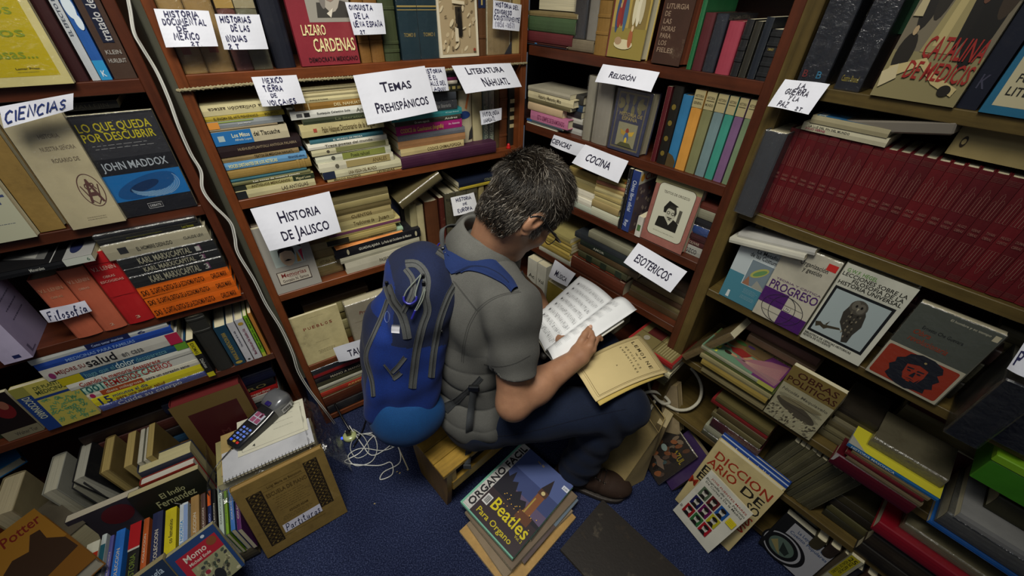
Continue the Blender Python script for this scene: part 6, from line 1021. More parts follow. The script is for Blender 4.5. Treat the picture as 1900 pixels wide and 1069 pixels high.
tr = at_z(398, 977, .255); tl = at_z(306, 1038, .255); w_ = (tr-tl); bro = at_z(458, 1052, .13); 
Zd = (tr-bro); bl_ = bro-(w_)
qb(bl_, bro, tl, .03, '14305c', 'blue and red book titled Momo leaning on the heap at lower left', art=art_momo, hard=False, pages='bcb48c')
def art_anto(k): k.poly('0e2038', rc(0, 0, 1, 1)); k.text('Antología', .3, .80, .9, .92, '8a9aa8'); k.text('de poesía', .4, .66, .85, .76, '7a8a98'); k.squig('6a7a88', .4, .4, .8, .6, 4, .001)
off = (tl-tr)*1.02 + (bl_-tl).normalized()*.012
qb(bl_+off+UP*.012, bro+off+UP*.012, tl+off+UP*.012, .045, '0e2038', 'thick dark blue book titled Antología beside Momo at the lower left', art=art_anto, hard=False, pages='b0a478')
# ---------------------------------------------------------------- floor objects
# pile of scores with the card terminal
def lie(P0, ydir, zc, t, w_, h, color, label, pages='c8bf9c', **k):
    """lying flat, front cover up. P0 = bottom-left corner of the cover, ydir = reading direction"""
    Y = Vector(ydir).normalized(); Y.z = 0; Y.normalize(); X = UP; Zv = X.cross(Y)
    return book(frameM(Vector((P0[0], P0[1], zc+t/2)), X, Zv), t, h, w_, color, label, pages=pages, **k)
S, Nn = FA.s, FA.n
zc = .001; rr = random.Random(12)
for i, (t, c, l) in enumerate([(.036, '6a4a2c', 'brown music album, lowest in the pile under the card terminal'), (.03, '7d7450', 'tan music album, second in the pile under the card terminal'), (.02, '2c5088', 'blue edged album, third in the pile under the card terminal'), (.034, 'a8a084', 'cream music album, fourth in the pile under the card terminal'), (.03, '5a523c', 'drab music album, fifth in the pile under the card terminal'), (.028, '9c9474', 'yellowed music album, sixth in the pile under the card terminal'), (.028, '3f4a68', 'slate blue folder, seventh in the pile under the card terminal'), (.03, '8f875c', 'olive music album, eighth in the pile under the card terminal')]):
    P = FA.P(-.285+rr.uniform(-.008, .012), -.262+rr.uniform(-.0, .014), 0); lie(P, S, zc, t-.001, .285+rr.uniform(-.02, .0), .175, c, l, wrap=(i in (3, 6)), hard=False); zc += t
top = zc
lie(FA.P(-.27, -.225, 0), S+Nn*.02, top, .006, .235, .165, 'a08a58', 'brown folder on top of the scores pile', hard=False); lie(FA.P(-.245, -.215, 0), S+Nn*.14, top+.0065, .004, .22, .15, '2a2620', 'black folder under the spiral notebook', hard=False)
sp_e = lie(FA.P(-.262, -.262, 0), S+Nn*.0, top+.011, .010, .27, .11, 'b0b2b8', 'spiral notebook with pale cover lying at the front of the scores pile', hard=False)
for i in range(26):
    c = FA.P(-.255+.0102*i, -.262, top+.017); Q = [c+Nn*(.0055*math.cos(a))+UP*(.0062*math.sin(a))-Nn*.002+S*(.0012*a/6) for a in np.linspace(0, 6.0, 9)]
    v, f = tube_mesh(Q, .0009, 5); o = link('wire_loop', v, f, mat('1a1a1e', 'gloss'), None, None, True); o.parent = sp_e; o.matrix_parent_inverse = sp_e.matrix_world.inverted()
o = MB().box(0, .215, 0, .15, 0, .0012).build('sheet', mat('c4c2b0', 'paper')); o.matrix_world = frameM(FA.P(-.215, -.195, top+.0225), S+Nn*.04, UP); tag(o, 'white printed sheet with a ruled frame under the card terminal', 'paper')
k = Ink((0, 0, .0012), (1, 0, 0), (0, 1, 0), .215, .15, (0, 0, 1)); k.line('3a3a3a', [(.06, .08), (.94, .08), (.94, .92), (.06, .92), (.06, .08)], .0008); k.text('4', .2, .12, .24, .2, '2a2a2a'); k.squig('3a3a3a', .5, .3, .85, .8, 3, .0008); k.build('print', o)
# crumpled clear plastic around the pile
def crumple(name, O_, du, dv, nu, nv, amp, prof, label, seed=3):
    rs = np.random.RandomState(seed); vs = []; fs = []; ph = rs.uniform(0, 6, 12)
    for j in range(nv+1):
        for i in range(nu+1):
            u, v = i/nu, j/nv; p = O_+du*u+dv*v+prof(u, v)
            a = sum(math.sin((3+2.3*q)*u*3+ph[q])*math.sin((2.5+1.9*q)*v*3+ph[q+5]) for q in range(5))*amp; b = sum(math.cos((4+2*q)*u*3+ph[q+2])*math.sin((3+2*q)*v*3+ph[q]) for q in range(4))*amp
            vs.append(p+UP*abs(a)+Nn*b*.8+UP*rs.uniform(0, amp*.5))
    for j in range(nv):
        for i in range(nu): a = j*(nu+1)+i; fs.append((a, a+1, a+nu+2, a+nu+1))
    o = link(name, vs, fs, mat('ffffff', 'wrap', haze=.26), None, None, False); return tag(o, label, 'plastic sheet')
crumple('plastic_sheet', FA.P(-.01, -.29, .0), S*.09, -Nn*.26, 16, 26, .006, lambda u, v: UP*(top+.01)*(1-u)**.6*(1-.0*v)+UP*.01, 'crumpled clear plastic hanging off the right side of the scores pile')
crumple('plastic_sheet', FA.P(-.30, -.285, .0), -S*.05+UP*0, -Nn*.2, 10, 20, .005, lambda u, v: UP*(top+.015)*(1-u)+UP*.01, 'crumpled clear plastic hanging off the left side of the scores pile', 5)
crumple('plastic_sheet', FA.P(-.28, -.285, top-.06), S*.32, UP*.065, 30, 8, .005, lambda u, v: Nn*(.012*(1-v)), 'crumpled clear plastic folded along the front of the scores pile', 8)
def art_part(k):
    gd = '6d5a2c'; dk = '241c10'
    for x0, y0, x1, y1 in ((.10, .12, .26, .86), (.74, .26, .90, .93)):
        k.poly(dk, rc(x0, y0, x1, y1)); n = 13
        for i in range(n):
            yy = y0+(y1-y0)*(i+.5)/n; xc = (x0+x1)/2
            for sg in (-1, 1):
                k.line(gd, [(xc+sg*(.012+.05*math.sin(math.radians(a))), yy+.024*math.cos(math.radians(a))) for a in range(0, 200, 25)], .0011); k.k -= 1
            k.poly(gd, ell(xc, yy, .012, .014, 8)); k.k -= 1
            k.poly(gd, ell(xc+.045*(1 if i % 2 else -1), yy+.01, .014, .006, 7, rot=40)); k.k -= 1
    for y in (.90, .82, .20, .16): k.line('5a4820', [(.26 if y < .5 else .24, y), (.76, y)], .0008)
    k.text('Luigi Maria de Boncourt', .32, .845, .70, .875, '4a3a1c'); k.text('ESCUELA DE PIANO', .28, .735, .73, .785, '4a3a1c'); k.squig('4a3a1c', .32, .50, .70, .71, 7, .0008); k.text('ADOLFO ADAM', .42, .44, .64, .47, '4a3a1c'); k.squig('4a3a1c', .32, .36, .68, .42, 3, .0008)
    k.poly('c6c6d6', [(.29, .20), (.74, .215), (.74, .33), (.29, .315)]); k.text('Partituras', .31, .215, .72, .31, '141c3c', hand=True, wid=.075, slant=.2)
qb((-.771, .482, .012), (-.566, .640, .012), onray((425.7, 915.6), Vector((-.771, .482, .012)), .318), .022, '7a6434', 'large ochre piano score book labelled Partituras leaning on the pile', art=art_part, hard=True, back='7a6434', kind='old', pages='9a7c48')
# card terminal
P1 = at_z(437, 825, top+.03); P2 = at_z(518, 748, top+.045); d_ = (P2-P1); e = empty('card_terminal', frameM(P1-(d_.normalized())*.012+UP*.0, d_, UP), 'grey card payment terminal with blue lit keys on the papers', 'card terminal')   # local x along, y left, z up
e.scale = (1.28, 1.28, 1.28)
def loft(sec, mtl, name, parent, smooth=True):
    vs = []; fs = []; n = len(sec[0])
    for s_ in sec: vs += s_
    for i in range(len(sec)-1):
        for j in range(n): fs.append((i*n+j, i*n+(j+1) % n, (i+1)*n+(j+1) % n, (i+1)*n+j))
    fs.append(tuple(range(n-1, -1, -1))); fs.append(tuple(range((len(sec)-1)*n, len(sec)*n))); return link(name, vs, fs, mtl, parent, None, smooth)
def rsec(x, hw, z0, z1, r=.008, n=4, yc=0):
    o_ = []
    for cy, cz, a0 in ((hw-r, z1-r, 0), (-hw+r, z1-r, 90), (-hw+r, z0+r, 180), (hw-r, z0+r, 270)):
        for i in range(n): a = math.radians(a0+90*i/(n-1)); o_.append((x, yc+cy+r*math.cos(a), cz+r*math.sin(a)))
    return o_
loft([rsec(0, .018, -.012, .006, .005), rsec(.006, .026, -.016, .012), rsec(.05, .028, -.024, .014), rsec(.09, .028, -.022, .016), rsec(.115, .028, -.018, .020), rsec(.125, .027, -.014, .022, .008)], mat('1c1d20', 'gloss'), 'body', e)
loft([rsec(.118, .028, -.016, .026), rsec(.130, .032, -.018, .034, .012), rsec(.150, .034, -.018, .038, .014), rsec(.168, .030, -.016, .034, .014), rsec(.176, .018, -.010, .022, .010)], mat('6c6e72', 'gloss', metal=.3), 'printer_cover', e)
sc = MB(); sc.box(.066, .104, -.019, .019, .0150, .0168); sc.build('screen_frame', mat('0c0c0e', 'gloss'), e); k = Ink((.068, .0175, .0170), (1, 0, 0), (0, -1, 0), .034, .035, (0, 0, 1))
k.poly('a8b0bc', rc(0, 0, 1, 1), 'ink'); [k.poly('8c4a68', rc(*q)) for q in ((.06, .06, .46, .46), (.54, .06, .94, .46), (.06, .54, .46, .94), (.54, .54, .94, .80))]; k.poly('3a1024', rc(.60, .60, .86, .76)); k.build('screen', e)
for r_ in range(5):
    for c_ in range(3):
        col = '5a78d8' if not (r_ == 0) else ('b02020', 'b08a20', '2848e0')[c_]
        MB().box(.010+.0095*r_, .016+.0095*r_, -.016+.012*c_, -.008+.012*c_, .0125, .0150, bev=.001).build('key', mat(col, 'emit', e=.35) if (r_+c_) % 2 == 0 or r_ == 0 else mat('6a80c0', 'gloss'), e)
k = Ink((.131, -.0345, -.006), (1, 0, 0), (0, 0, 1), .030, .018, (0, -1, 0)); k.poly('b0b0b0', rc(0, 0, 1, 1)); [k.poly('202020', rc(.08+.06*i, .2, .11+.06*i+.01*(i % 3), .75)) for i in range(13)]; k.build('barcode_label', e)
MB().box(.118, .130, -.012, .006, .030, .036, bev=.002).build('reader_window', mat('2a2060', 'gloss'), e)
T0 = P1-(d_.normalized())*.012
cable('cable', [T0, FA.P(-.285, -.20, top+.02), FA.P(-.318, -.235, top-.02), FA.P(-.315, -.25, top-.08), FA.P(-.325, -.27, top-.13), FA.P(-.33, -.24, top-.05), FA.P(-.37, -.24, top-.045), FA.P(-.41, -.22, .215)], .0016, '0e0e12', 'thin black cable running from the card terminal down the heap')
# wall adapter, black plug and loose white cables on the carpet
e = empty('power_adapter', frameM(at_z(650, 812, .0), (1, .3, 0), UP), 'pale green round power adapter with a blue light on the carpet', 'adapter')
vs = []; fs = []
for r_, z_ in ((.001, 0), (.022, 0), (.025, .004), (.025, .016), (.021, .021), (.001, .0215)):
    for j in range(20): vs.append((r_*math.cos(j*math.tau/20)*1.1, r_*math.sin(j*math.tau/20), z_))
for i in range(5):
    for j in range(20): fs.append((i*20+j, i*20+(j+1) % 20, (i+1)*20+(j+1) % 20, (i+1)*20+j))
link('shell', vs, fs, mat('a8b07a', 'gloss'), e, None, True); MB().box(-.010, .010, -.008, .008, .021, .045, bev=.003).build('plug', mat('111114', 'gloss'), e); MB().box(-.034, -.024, -.005, .005, .004, .012, bev=.002).build('indicator_light', mat('3050ff', 'emit', e=2.5), e)
cable('cable', [at_z(650, 800, .05), at_z(632, 770, .08), at_z(612, 730, .10), at_z(603, 700, .12), at_z(600, 672, .14)], .0045, '0c0c0e', 'thick black power cable rising from the adapter')
cable('cable', [at_z(655, 830, .01), at_z(672, 800, .01), at_z(684, 760, .008), at_z(690, 720, .02), at_z(688, 690, .05)], .0028, '0e0e10', 'thin black cable running behind the backpack')
fc = lambda pts: [at_z(x, y, z) for x, y, z in pts]
cable('cable', fc([(648, 790, .03), (670, 822, .004), (690, 845, .004), (720, 830, .006), (733, 812, .005), (716, 800, .004), (690, 812, .006), (668, 840, .004), (640, 858, .004), (700, 864, .004), (725, 858, .006), (728, 880, .004), (706, 890, .004), (712, 876, .005), (742, 858, .004), (738, 828, .005), (720, 818, .004)]), .0021, 'cfd0cc', 'long white cable looping on the carpet below the backpack')
cable('cable', fc([(640, 800, .02), (660, 808, .004), (690, 806, .006), (700, 830, .004), (690, 856, .006), (660, 864, .004), (646, 846, .008), (670, 832, .004), (712, 836, .004), (740, 822, .005), (745, 800, .004), (700, 802, .006), (668, 806, .01)]), .0019, 'c4c6c2', 'second white cable tangled on the carpet below the backpack')
cable('cable', fc([(655, 796, .03), (676, 812, .012), (684, 838, .004), (662, 850, .004), (650, 830, .008), (664, 806, .012), (700, 812, .004), (730, 830, .004)]), .0016, 'b8bab4', 'thin white cable coiled around the adapter')
for i, (x, y) in enumerate([(735, 876), (741, 880), (758, 873), (697, 934), (590, 930), (622, 905)]):
    r = .004+.001*(i % 3); o = link('paint_flake', [(0, 0, 0), (r*1.6, .1*r, 0), (r*1.3, r, 0), (.2*r, r*.8, 0), (.7*r, .4*r, .0015)], [(0, 1, 4), (1, 2, 4), (2, 3, 4), (3, 0, 4), (3, 2, 1, 0)], mat('a89460', 'paper')); o.location = at_z(x, y, .001); o.rotation_euler.z = i; tag(o, ['tan crumb nearest the stool side', 'tan crumb by the long sliver', 'small tan crumb beside the stool', 'tan crumb on open carpet left of the stool', 'tan crumb near the piano book', 'tan crumb above the piano book corner'][i], 'crumb')
# ---- magazines on the floor before the stool
def art_organ(k):
    k.poly('b9b7b4', rc(0, 0, .17, 1)); k.poly('6aa890', rc(0, 0, .03, 1)); k.poly('6aa890', rc(0, 0, 1, .015)); t = 'ORGANO FACIL'
    k.text(t, .05, .06, .145, .97, '17161c', rot=90)
    for i in range(26): k.poly('8a8a88', rc(.17*0+.03, .03+.037*i, .17, .033+.037*i)); k.k -= 1
    [k.text(t, .046+q, .06, .15+q, .97, '17161c', rot=90) for q in (0, .004, .008)]
    k.poly('34406c', rc(.17, .015, 1, 1)); k.poly('4a5888', rc(.17, .72, 1, 1)); k.poly('564a66', rc(.17, .36, 1, .52)); k.poly('2c2026', rc(.17, .015, 1, .40)); k.poly('161420', [(.17, .36), (.17, .62), (.24, .58), (.28, .68), (.33, .56), (.40, .60), (.46, .50), (.52, .55), (.58, .47), (.66, .50), (.72, .42), (1, .40), (1, .36)])
    k.poly('7a4a2a', [(.70, .34), (.70, .66), (.82, .66), (.82, .34)]); k.poly('4a3024', [(.69, .66), (.69, .73), (.83, .73), (.83, .66)]); k.poly('241c20', [(.69, .73), (.76, .90), (.83, .73)]); k.poly('c0b07c', ell(.76, .695, .03, .023)); k.poly('a08a40', rc(.715, .36, .735, .60)); k.poly('5a3420', rc(.66, .30, .88, .40))
    for i in range(18): rr = random.Random(i); k.poly('d0a040', ell(rr.uniform(.3, .95), rr.uniform(.30, .44), .008, .006, 6)); k.k -= 1
    k.text('Beatles', .34, .19, .96, .33, 'c8b818'); k.text('Para Organo', .24, .06, .86, .125, 'b8a818'); k.text('Vol. 2', .84, .15, .96, .18, 'b8a818'); k.text('No. 22', .40, .93, .52, .95, 'c8a818')
    k.poly('c8c8c8', rc(.20, .17, .30, .28)); [k.poly('1a1a1a', rc(.215+.011*i, .185, .220+.011*i+.002*(i % 2), .265)) for i in range(7)]; k.poly('c8ccd8', rc(.90, .88, 1, .93)); k.text('$ 250', .92, .895, .98, .915, '2a2a2a')
bl, tl, br = at_z(854, 931, .085), at_z(969, 820, .085), at_z(952, 1036, .085)
upv = (tl-bl).normalized(); rtv = (br-bl).normalized()
def stk(blpx, tlpx, brpx, z0, z1, color, label, **k):
    a, b, c = (at_z(p[0], p[1], z1) for p in (blpx, tlpx, brpx)); return qb(a, c, b, z1-z0, color, label, **k)
stk((852, 985), (975, 868), (962, 1085), .001, .014, 'a8854a', 'large yellowed score, lowest of the magazine stack before the stool', hard=False, kind='old')
stk((866, 972), (990, 868), (948, 1062), .0145, .030, '7a6a54', 'grey brown album, second in the magazine stack', hard=False)
stk((905, 968), (1006, 866), (985, 1032), .0305, .040, '4a3c3c', 'dark album with a blue brown picture, jutting right from the magazine stack', hard=False, art=lambda k: (k.poly('5c6a78', rc(.1, .55, 1, 1)), k.poly('6a3a1c', ell(.6, .4, .3, .2))))
stk((862, 950), (984, 838), (958, 1048), .0405, .056, '6a5a48', 'brown magazine, fourth in the magazine stack', hard=False)
stk((905, 925), (985, 838), (980, 1010), .0565, .072, '121316', 'black magazine jutting out at the top of the magazine stack', hard=False, art=lambda k: (k.line('9a9a9a', [(.70, .86), (.92, .86), (.92, .93), (.70, .93), (.70, .86)], .0012), k.text('RONY', .73, .875, .89, .915, '9a9a9a')))
qb(bl, br, tl, .012, '6aa890', 'organ music magazine titled Organo Facil with a clock tower at dusk', art=art_organ, hard=False, pages='9ab8a4')
# big dark portfolio lying on the carpet
A_, B_, D_ = at_z(1118.6, 926.7, .014), at_z(1033, 1012.4, .014), at_z(1273, 1069, .014)
xd = (D_-A_).normalized(); yd = (B_-A_); yd = (yd-xd*yd.dot(xd)); ww = yd.length; yd.normalize()
Zf = UP.cross(yd); book(frameM(A_-UP*.006+(xd*0 if Zf.dot(xd) > 0 else xd*.33), UP, Zf), .012, .33, ww, '1d1712', 'large worn black brown folder lying on the carpet at the bottom', kind='old', hard=True, pages='3a342a', rnd=.02)
# canvas bag
e = empty('bag', Matrix.Translation((.46, .80, 0)), 'beige canvas bag with white rope handles standing beside the knee', 'bag'); Q = lambda px, py, z: Vector(at_z(px, py, z))-Vector((.46, .80, 0))
b0, b1, b2 = Q(1098, 855, .002), Q(1142, 918, .002), Q(1194, 890, .002); b3 = b0+(b2-b1); t0, t1, t2 = Q(1182, 745, .27), Q(1222, 802, .27), Q(1234, 776, .275); t3 = t0+(t2-t1)*1.0
cs = mat('8f7d52', 'cloth', weave=.35)
def panel(a, b, c, d, name, n=(10, 14), amp=.004, seed=1, sg=1):
    rs = np.random.RandomState(seed); ph = rs.uniform(0, 6, 6); vs = []; fs = []; nn = (b-a).cross(d-a).normalized()*sg
    for th in (0, .0018):
        for j in range(n[1]+1):
            for i in range(n[0]+1):
                u, v = i/n[0], j/n[1]; p = (a*(1-u)+b*u)*(1-v)+(d*(1-u)+c*u)*v; w_ = math.sin(math.pi*u)*math.sin(math.pi*min(1, v*1.0)); vs.append(p+nn*(w_*(amp*math.sin(4*v+ph[0]+2*u)+amp*.8*math.sin(9*v*u+ph[1])+.008)+th))
    W = n[0]+1; N1 = W*(n[1]+1)
    for j in range(n[1]):
        for i in range(n[0]): q = (j*W+i, j*W+i+1, (j+1)*W+i+1, (j+1)*W+i); fs.append(tuple(x+N1 for x in q)); fs.append(q[::-1])
    for i in range(n[0]): k0 = n[1]*W+i; fs.append((k0, k0+1, k0+1+N1, k0+N1)) if True else None
    return link(name, vs, fs, cs, e, None, True)
panel(b0, b1, t1, t0, 'front_panel', seed=2); panel(b1, b2, t2, t1, 'side_panel', (6, 14), .002, 3); panel(b2, b3, t3, t2, 'back_panel', seed=4); panel(b3, b0, t0, t3, 'side_panel', (6, 14), .002, 5); panel(b0, b3, b2, b1, 'bottom', (4, 4), 0, 6)
v, f = tube_mesh([t0, t1, t2, t3], .0022, 6, True); link('rim', v, f, mat('a8925e', 'cloth'), e, None, True)
for px in ([(1182, 735, .27), (1195, 729, .29), (1215, 727, .30), (1232, 735, .30), (1242, 747, .29), (1228, 748, .28), (1210, 730, .275), (1204, 712, .26), (1207, 700, .25)], [(1186, 650, .36), (1206, 640, .37), (1232, 649, .37), (1262, 668, .36), (1288, 690, .34), (1301, 716, .32), (1298, 742, .30), (1281, 758, .29), (1259, 761, .28), (1240, 753, .28), (1222, 740, .27), (1210, 722, .262)]):
    v, f = tube_mesh(spline([Q(*q) for q in px], 8), .0058, 9); link('rope_handle', v, f, mat('c9c4b0', 'cloth', weave=.6), e, None, True)
# things in and behind the bag
qb(at_z(1228, 800, .16), at_z(1262, 812, .18), at_z(1222, 712, .33), .05, '8a7a5c', 'big tan book leaning behind the canvas bag', hard=True, pages='a89468', kind='old')
book(frameM(Vector((.56, .86, .005)), (.8, -.6, 0), UP), .035, .25, .13, '7a6a4a', 'tan album standing in the canvas bag', pages='b0a078', hard=False)
book(frameM(Vector((.515, .90, .004)), (.8, -.6, 0), UP), .012, .26, .10, '1c3c78', 'blue booklet standing in the canvas bag', hard=False)
def art_azul(k):
    k.poly('2a2420', rc(0, 0, 1, 1)); k.text('AZUL', .55, .62, .92, .76, 'a08a20', slant=.1); rr = random.Random(3)
    for i in range(34): k.poly(rr.choice(['5a3a24', '3a4a4a', '6a5a48', '7a4a2c', '1c1816', '4a3a30']), ell(rr.uniform(.1, .85), rr.uniform(.1, .9), .09, .05, 8, rot=rr.uniform(0, 90)))
    k.poly('7a8a84', ell(.34, .56, .10, .06)); k.poly('6a5a4c', [(.35, .30), (.6, .22), (.8, .30), (.55, .38)])
tr = at_z(1287, 853, .17); br_ = at_z(1216, 904, .0); tl = at_z(1250, 786, .2); 
bl = tl+(br_-tr); qb(bl, br_, tl, .010, '2a2420', 'dark comic album titled Azul in film leaning by the canvas bag', art=art_azul, wrap=True, hard=False)
sh_ = FD.s*.015-FD.n*.03; qb(bl+FD.s*.05+FD.n*-.02, br_+FD.s*.045-FD.n*.02, tl+FD.s*.05-FD.n*.02, .028, '33204a', 'purple album behind the dark comic album', hard=False, pages='9a8c68')
# leaning books at the foot of the right bookcase
def art_dicc(k):
    for t, x0, y, x1, c in (('DICCION', .10, .80, .95, '8e2c18'), ('ARIO', .06, .68, .52, '8e2c18'), ('DE', .62, .68, .93, '1c1a16'), ('E', .06, .56, .16, '1c1a16'), ('SO', .78, .56, .97, '1c1a16'), ('E', .06, .45, .16, '1c1a16'), ('M', .0, .34, .12, '8e2c18'), ('AS', .80, .42, .97, '8e2c18'), ('S', .86, .30, .97, '8e2c18')): k.text(t, x0, y, x1, y+.10, c)
    k.text('M', .1, .06, .16, .09, '3a3a3a')
blp, brp = Vector((.635, .719, .004)), Vector((.77, .551, .004)); blp, brp = at_z(1251.6, 926, .004), at_z(1353, 1022, .004); tlp = at_z(1332.6, 815.5, .325)
qb(blp, brp, tlp, .022, 'b8a878', 'cream book with Diccionario de on its cover leaning at the right bookcase', art=art_dicc, hard=True)
nrm = (brp-blp).cross(tlp-blp).normalized()
def art_ley(k): k.poly('173c86', rc(0, 0, 1, 1)); k.poly('a8b4c8', rc(.0, .962, 1, .975)); k.text('Leyendas mitológicas', .25, .90, .85, .945, 'c8ccd4')
qb(blp-nrm*.024, brp-nrm*.024, tlp+(tlp-blp)*.07-nrm*.024, .014, '173c86', 'blue book titled Leyendas mitológicas behind the Diccionario', art=art_ley, hard=True)
def art_bio(k):
    k.text('JOSE FUENTES MARES', .12, .905, .95, .935, '8e2018'); k.text('Biografía de una Nación', .04, .85, .96, .885, '3a3a34', slant=.15); k.text('De Cortes a De la Madrid', .08, .80, .94, .835, '3a3a34')
    cols = ['4a5a44', '5a1a1c', '1c4a8a', '1c1a4a', '5a0f4a', 'a8a020', '8a1418', '2a6030', '981420']
    for i in range(9):
        r_, c_ = divmod(i, 3); x0 = .12+.22*c_; y0 = .56-.20*r_; k.poly(cols[i], rc(x0, y0, x0+.20, y0+.18)); k.poly('b8b4a8', ell(x0+.10, y0+.095, .055, .06)); k.poly('1a1614', ell(x0+.10, y0+.135, .06, .03)); k.poly('1a1614', [(x0+.03, y0), (x0+.17, y0), (x0+.13, y0+.06), (x0+.07, y0+.06)]); k.poly('1a1614', rc(x0+.07, y0+.095, x0+.13, y0+.102))
    k.poly('c8b820', rc(.80, .60, .96, .72)); k.squig('4a4a20', .82, .62, .94, .70, 3, .0008); k.text('D', .04, .20, .08, .24, '2a2a2a')
b0_, b1_ = at_z(1251.6, 942.6, .012)+nrm*0, at_z(1318, 1022, .004); t0_ = at_z(1322, 869, .245)
qb(b0_+nrm*.014, b1_+nrm*.014, t0_+nrm*.014, .006, 'c4c2b4', 'white booklet with nine small coloured portraits leaning on the Diccionario', art=art_bio, hard=False)
def art_leyen(k):
    k.poly('111112', rc(0, 0, 1, 1)); k.poly('8e8e92', rc(.22, 0, 1, .94)); k.poly('0f0f10', ell(.36, .30, .42, .34, 40)); k.poly('8e8e92', ell(.34, .30, .36, .30, 40)); k.poly('0f0f10', ell(.33, .30, .32, .27, 40)); k.poly('4a5a50', ell(.33, .30, .24, .20, 36)); k.poly('7a7048', [(.12, .28), (.3, .16), (.4, .12), (.2, .4)]); k.poly('1c2420', [(.3, .42), (.5, .3), (.48, .18), (.35, .2)])
    k.text('La Leyenda y el', .36, .80, .86, .87, '3a4a6a'); k.text('Cuento Populares', .26, .70, .98, .77, '3a4a6a'); k.poly('1c3c6a', rc(.93, .86, .98, .93)); k.poly('111112', rc(0, 0, .06, 1))
tl = at_z(1459.6, 951, .185); bl = at_z(1406.8, 1005.6, .02); tr = at_z(1554.5, 1028, .185)
qb(bl, bl+(tr-tl), tl, .03, '111112', 'grey and black book titled La Leyenda with an oval picture on the floor', art=art_leyen, hard=False, pages='c4bfa8')
q_ = -(tr-tl).cross(tl-bl).normalized()*.034
qb(bl+q_+FD.s*.01, bl+(tr-tl)+q_+FD.s*.02, tl+q_+FD.s*.01, .03, '1a1a20', 'dark book with white page edges behind La Leyenda', hard=True, pages='b0ae9c')
# more books at the lower right corner
def art_artaud(k): k.poly('b0a418', rc(.0, .3, .6, 1)); k.text('25', .1, .85, .5, .95, '2a2810'); k.text('VIDAS DE TUGURIO', .1, .4, .25, .82, '2a2810', rot=90); k.text('DE ARTAUD', .32, .5, .46, .82, '2a2810', rot=90)
book(frameM(FD.P(.690, -.01, .041), FD.s, UP), .030, .205, .14, 'a8a488', 'white and yellow book lettered 25 Vidas at the bottom right', hard=False, sart=[('a89c18', rc(.0, .35, .75, 1))], spine=[('25', .86, .96, '2a2810', 'h', .1, .7), ('VIDAS DE TUGURIO', .4, .84, '2a2810', 'd', .08, .32), ('DE ARTAUD', .5, .84, '2a2810', 'd', .38, .62)])
def art_ack(k): k.poly('0c0b0b', rc(0, 0, 1, 1)); k.text('ROGELIO', .1, .80, .6, .90, '9a9a98'); k.text('ACKROYD', .14, .68, .66, .78, '9a9a98'); k.poly('6a5a44', ell(.55, .48, .14, .12)); k.poly('8a8a84', ell(.6, .36, .12, .08)); k.poly('5a0f10', [(.1, .3), (.2, .5), (.3, .3)])
book(frameM(FD.P(.715, .02, .041)-FD.n*.012, (FD.n*.97+UP*.24), (UP*.97-FD.n*.24)), .024, .215, .14, '0c0b0b', 'black book titled Rogelio Ackroyd at the bottom right', art=art_ack, hard=True)
# ---------------------------------------------------------------- implicit-surface helpers for soft shapes
def nv(v): return np.array([v[0], v[1], v[2]], float)
def cap(P, a, b, ra, rb):
    a, b = nv(a), nv(b); d = b-a; t = np.clip(((P-a)@d)/(d@d), 0, 1); return np.linalg.norm(P-a-t[:, None]*d, axis=1)-(ra+(rb-ra)*t)
def elp(P, c, ax, rad):
    q = (P-nv(c))@np.array([nv(a) for a in ax]).T; r = np.array(rad); k0 = np.linalg.norm(q/r, axis=1); k1 = np.linalg.norm(q/(r*r), axis=1); return k0*(k0-1)/np.maximum(k1, 1e-6)
def rbox(P, c, ax, hf, r):
    q = np.abs((P-nv(c))@np.array([nv(a) for a in ax]).T)-np.array(hf)+r; return np.linalg.norm(np.maximum(q, 0), axis=1)+np.minimum(q.max(axis=1), 0)-r
def smin(a, b, k): h = np.clip(.5+.5*(b-a)/k, 0, 1); return b*(1-h)+a*h-k*h*(1-h)
def smax(a, b, k): return -smin(-a, -b, k)
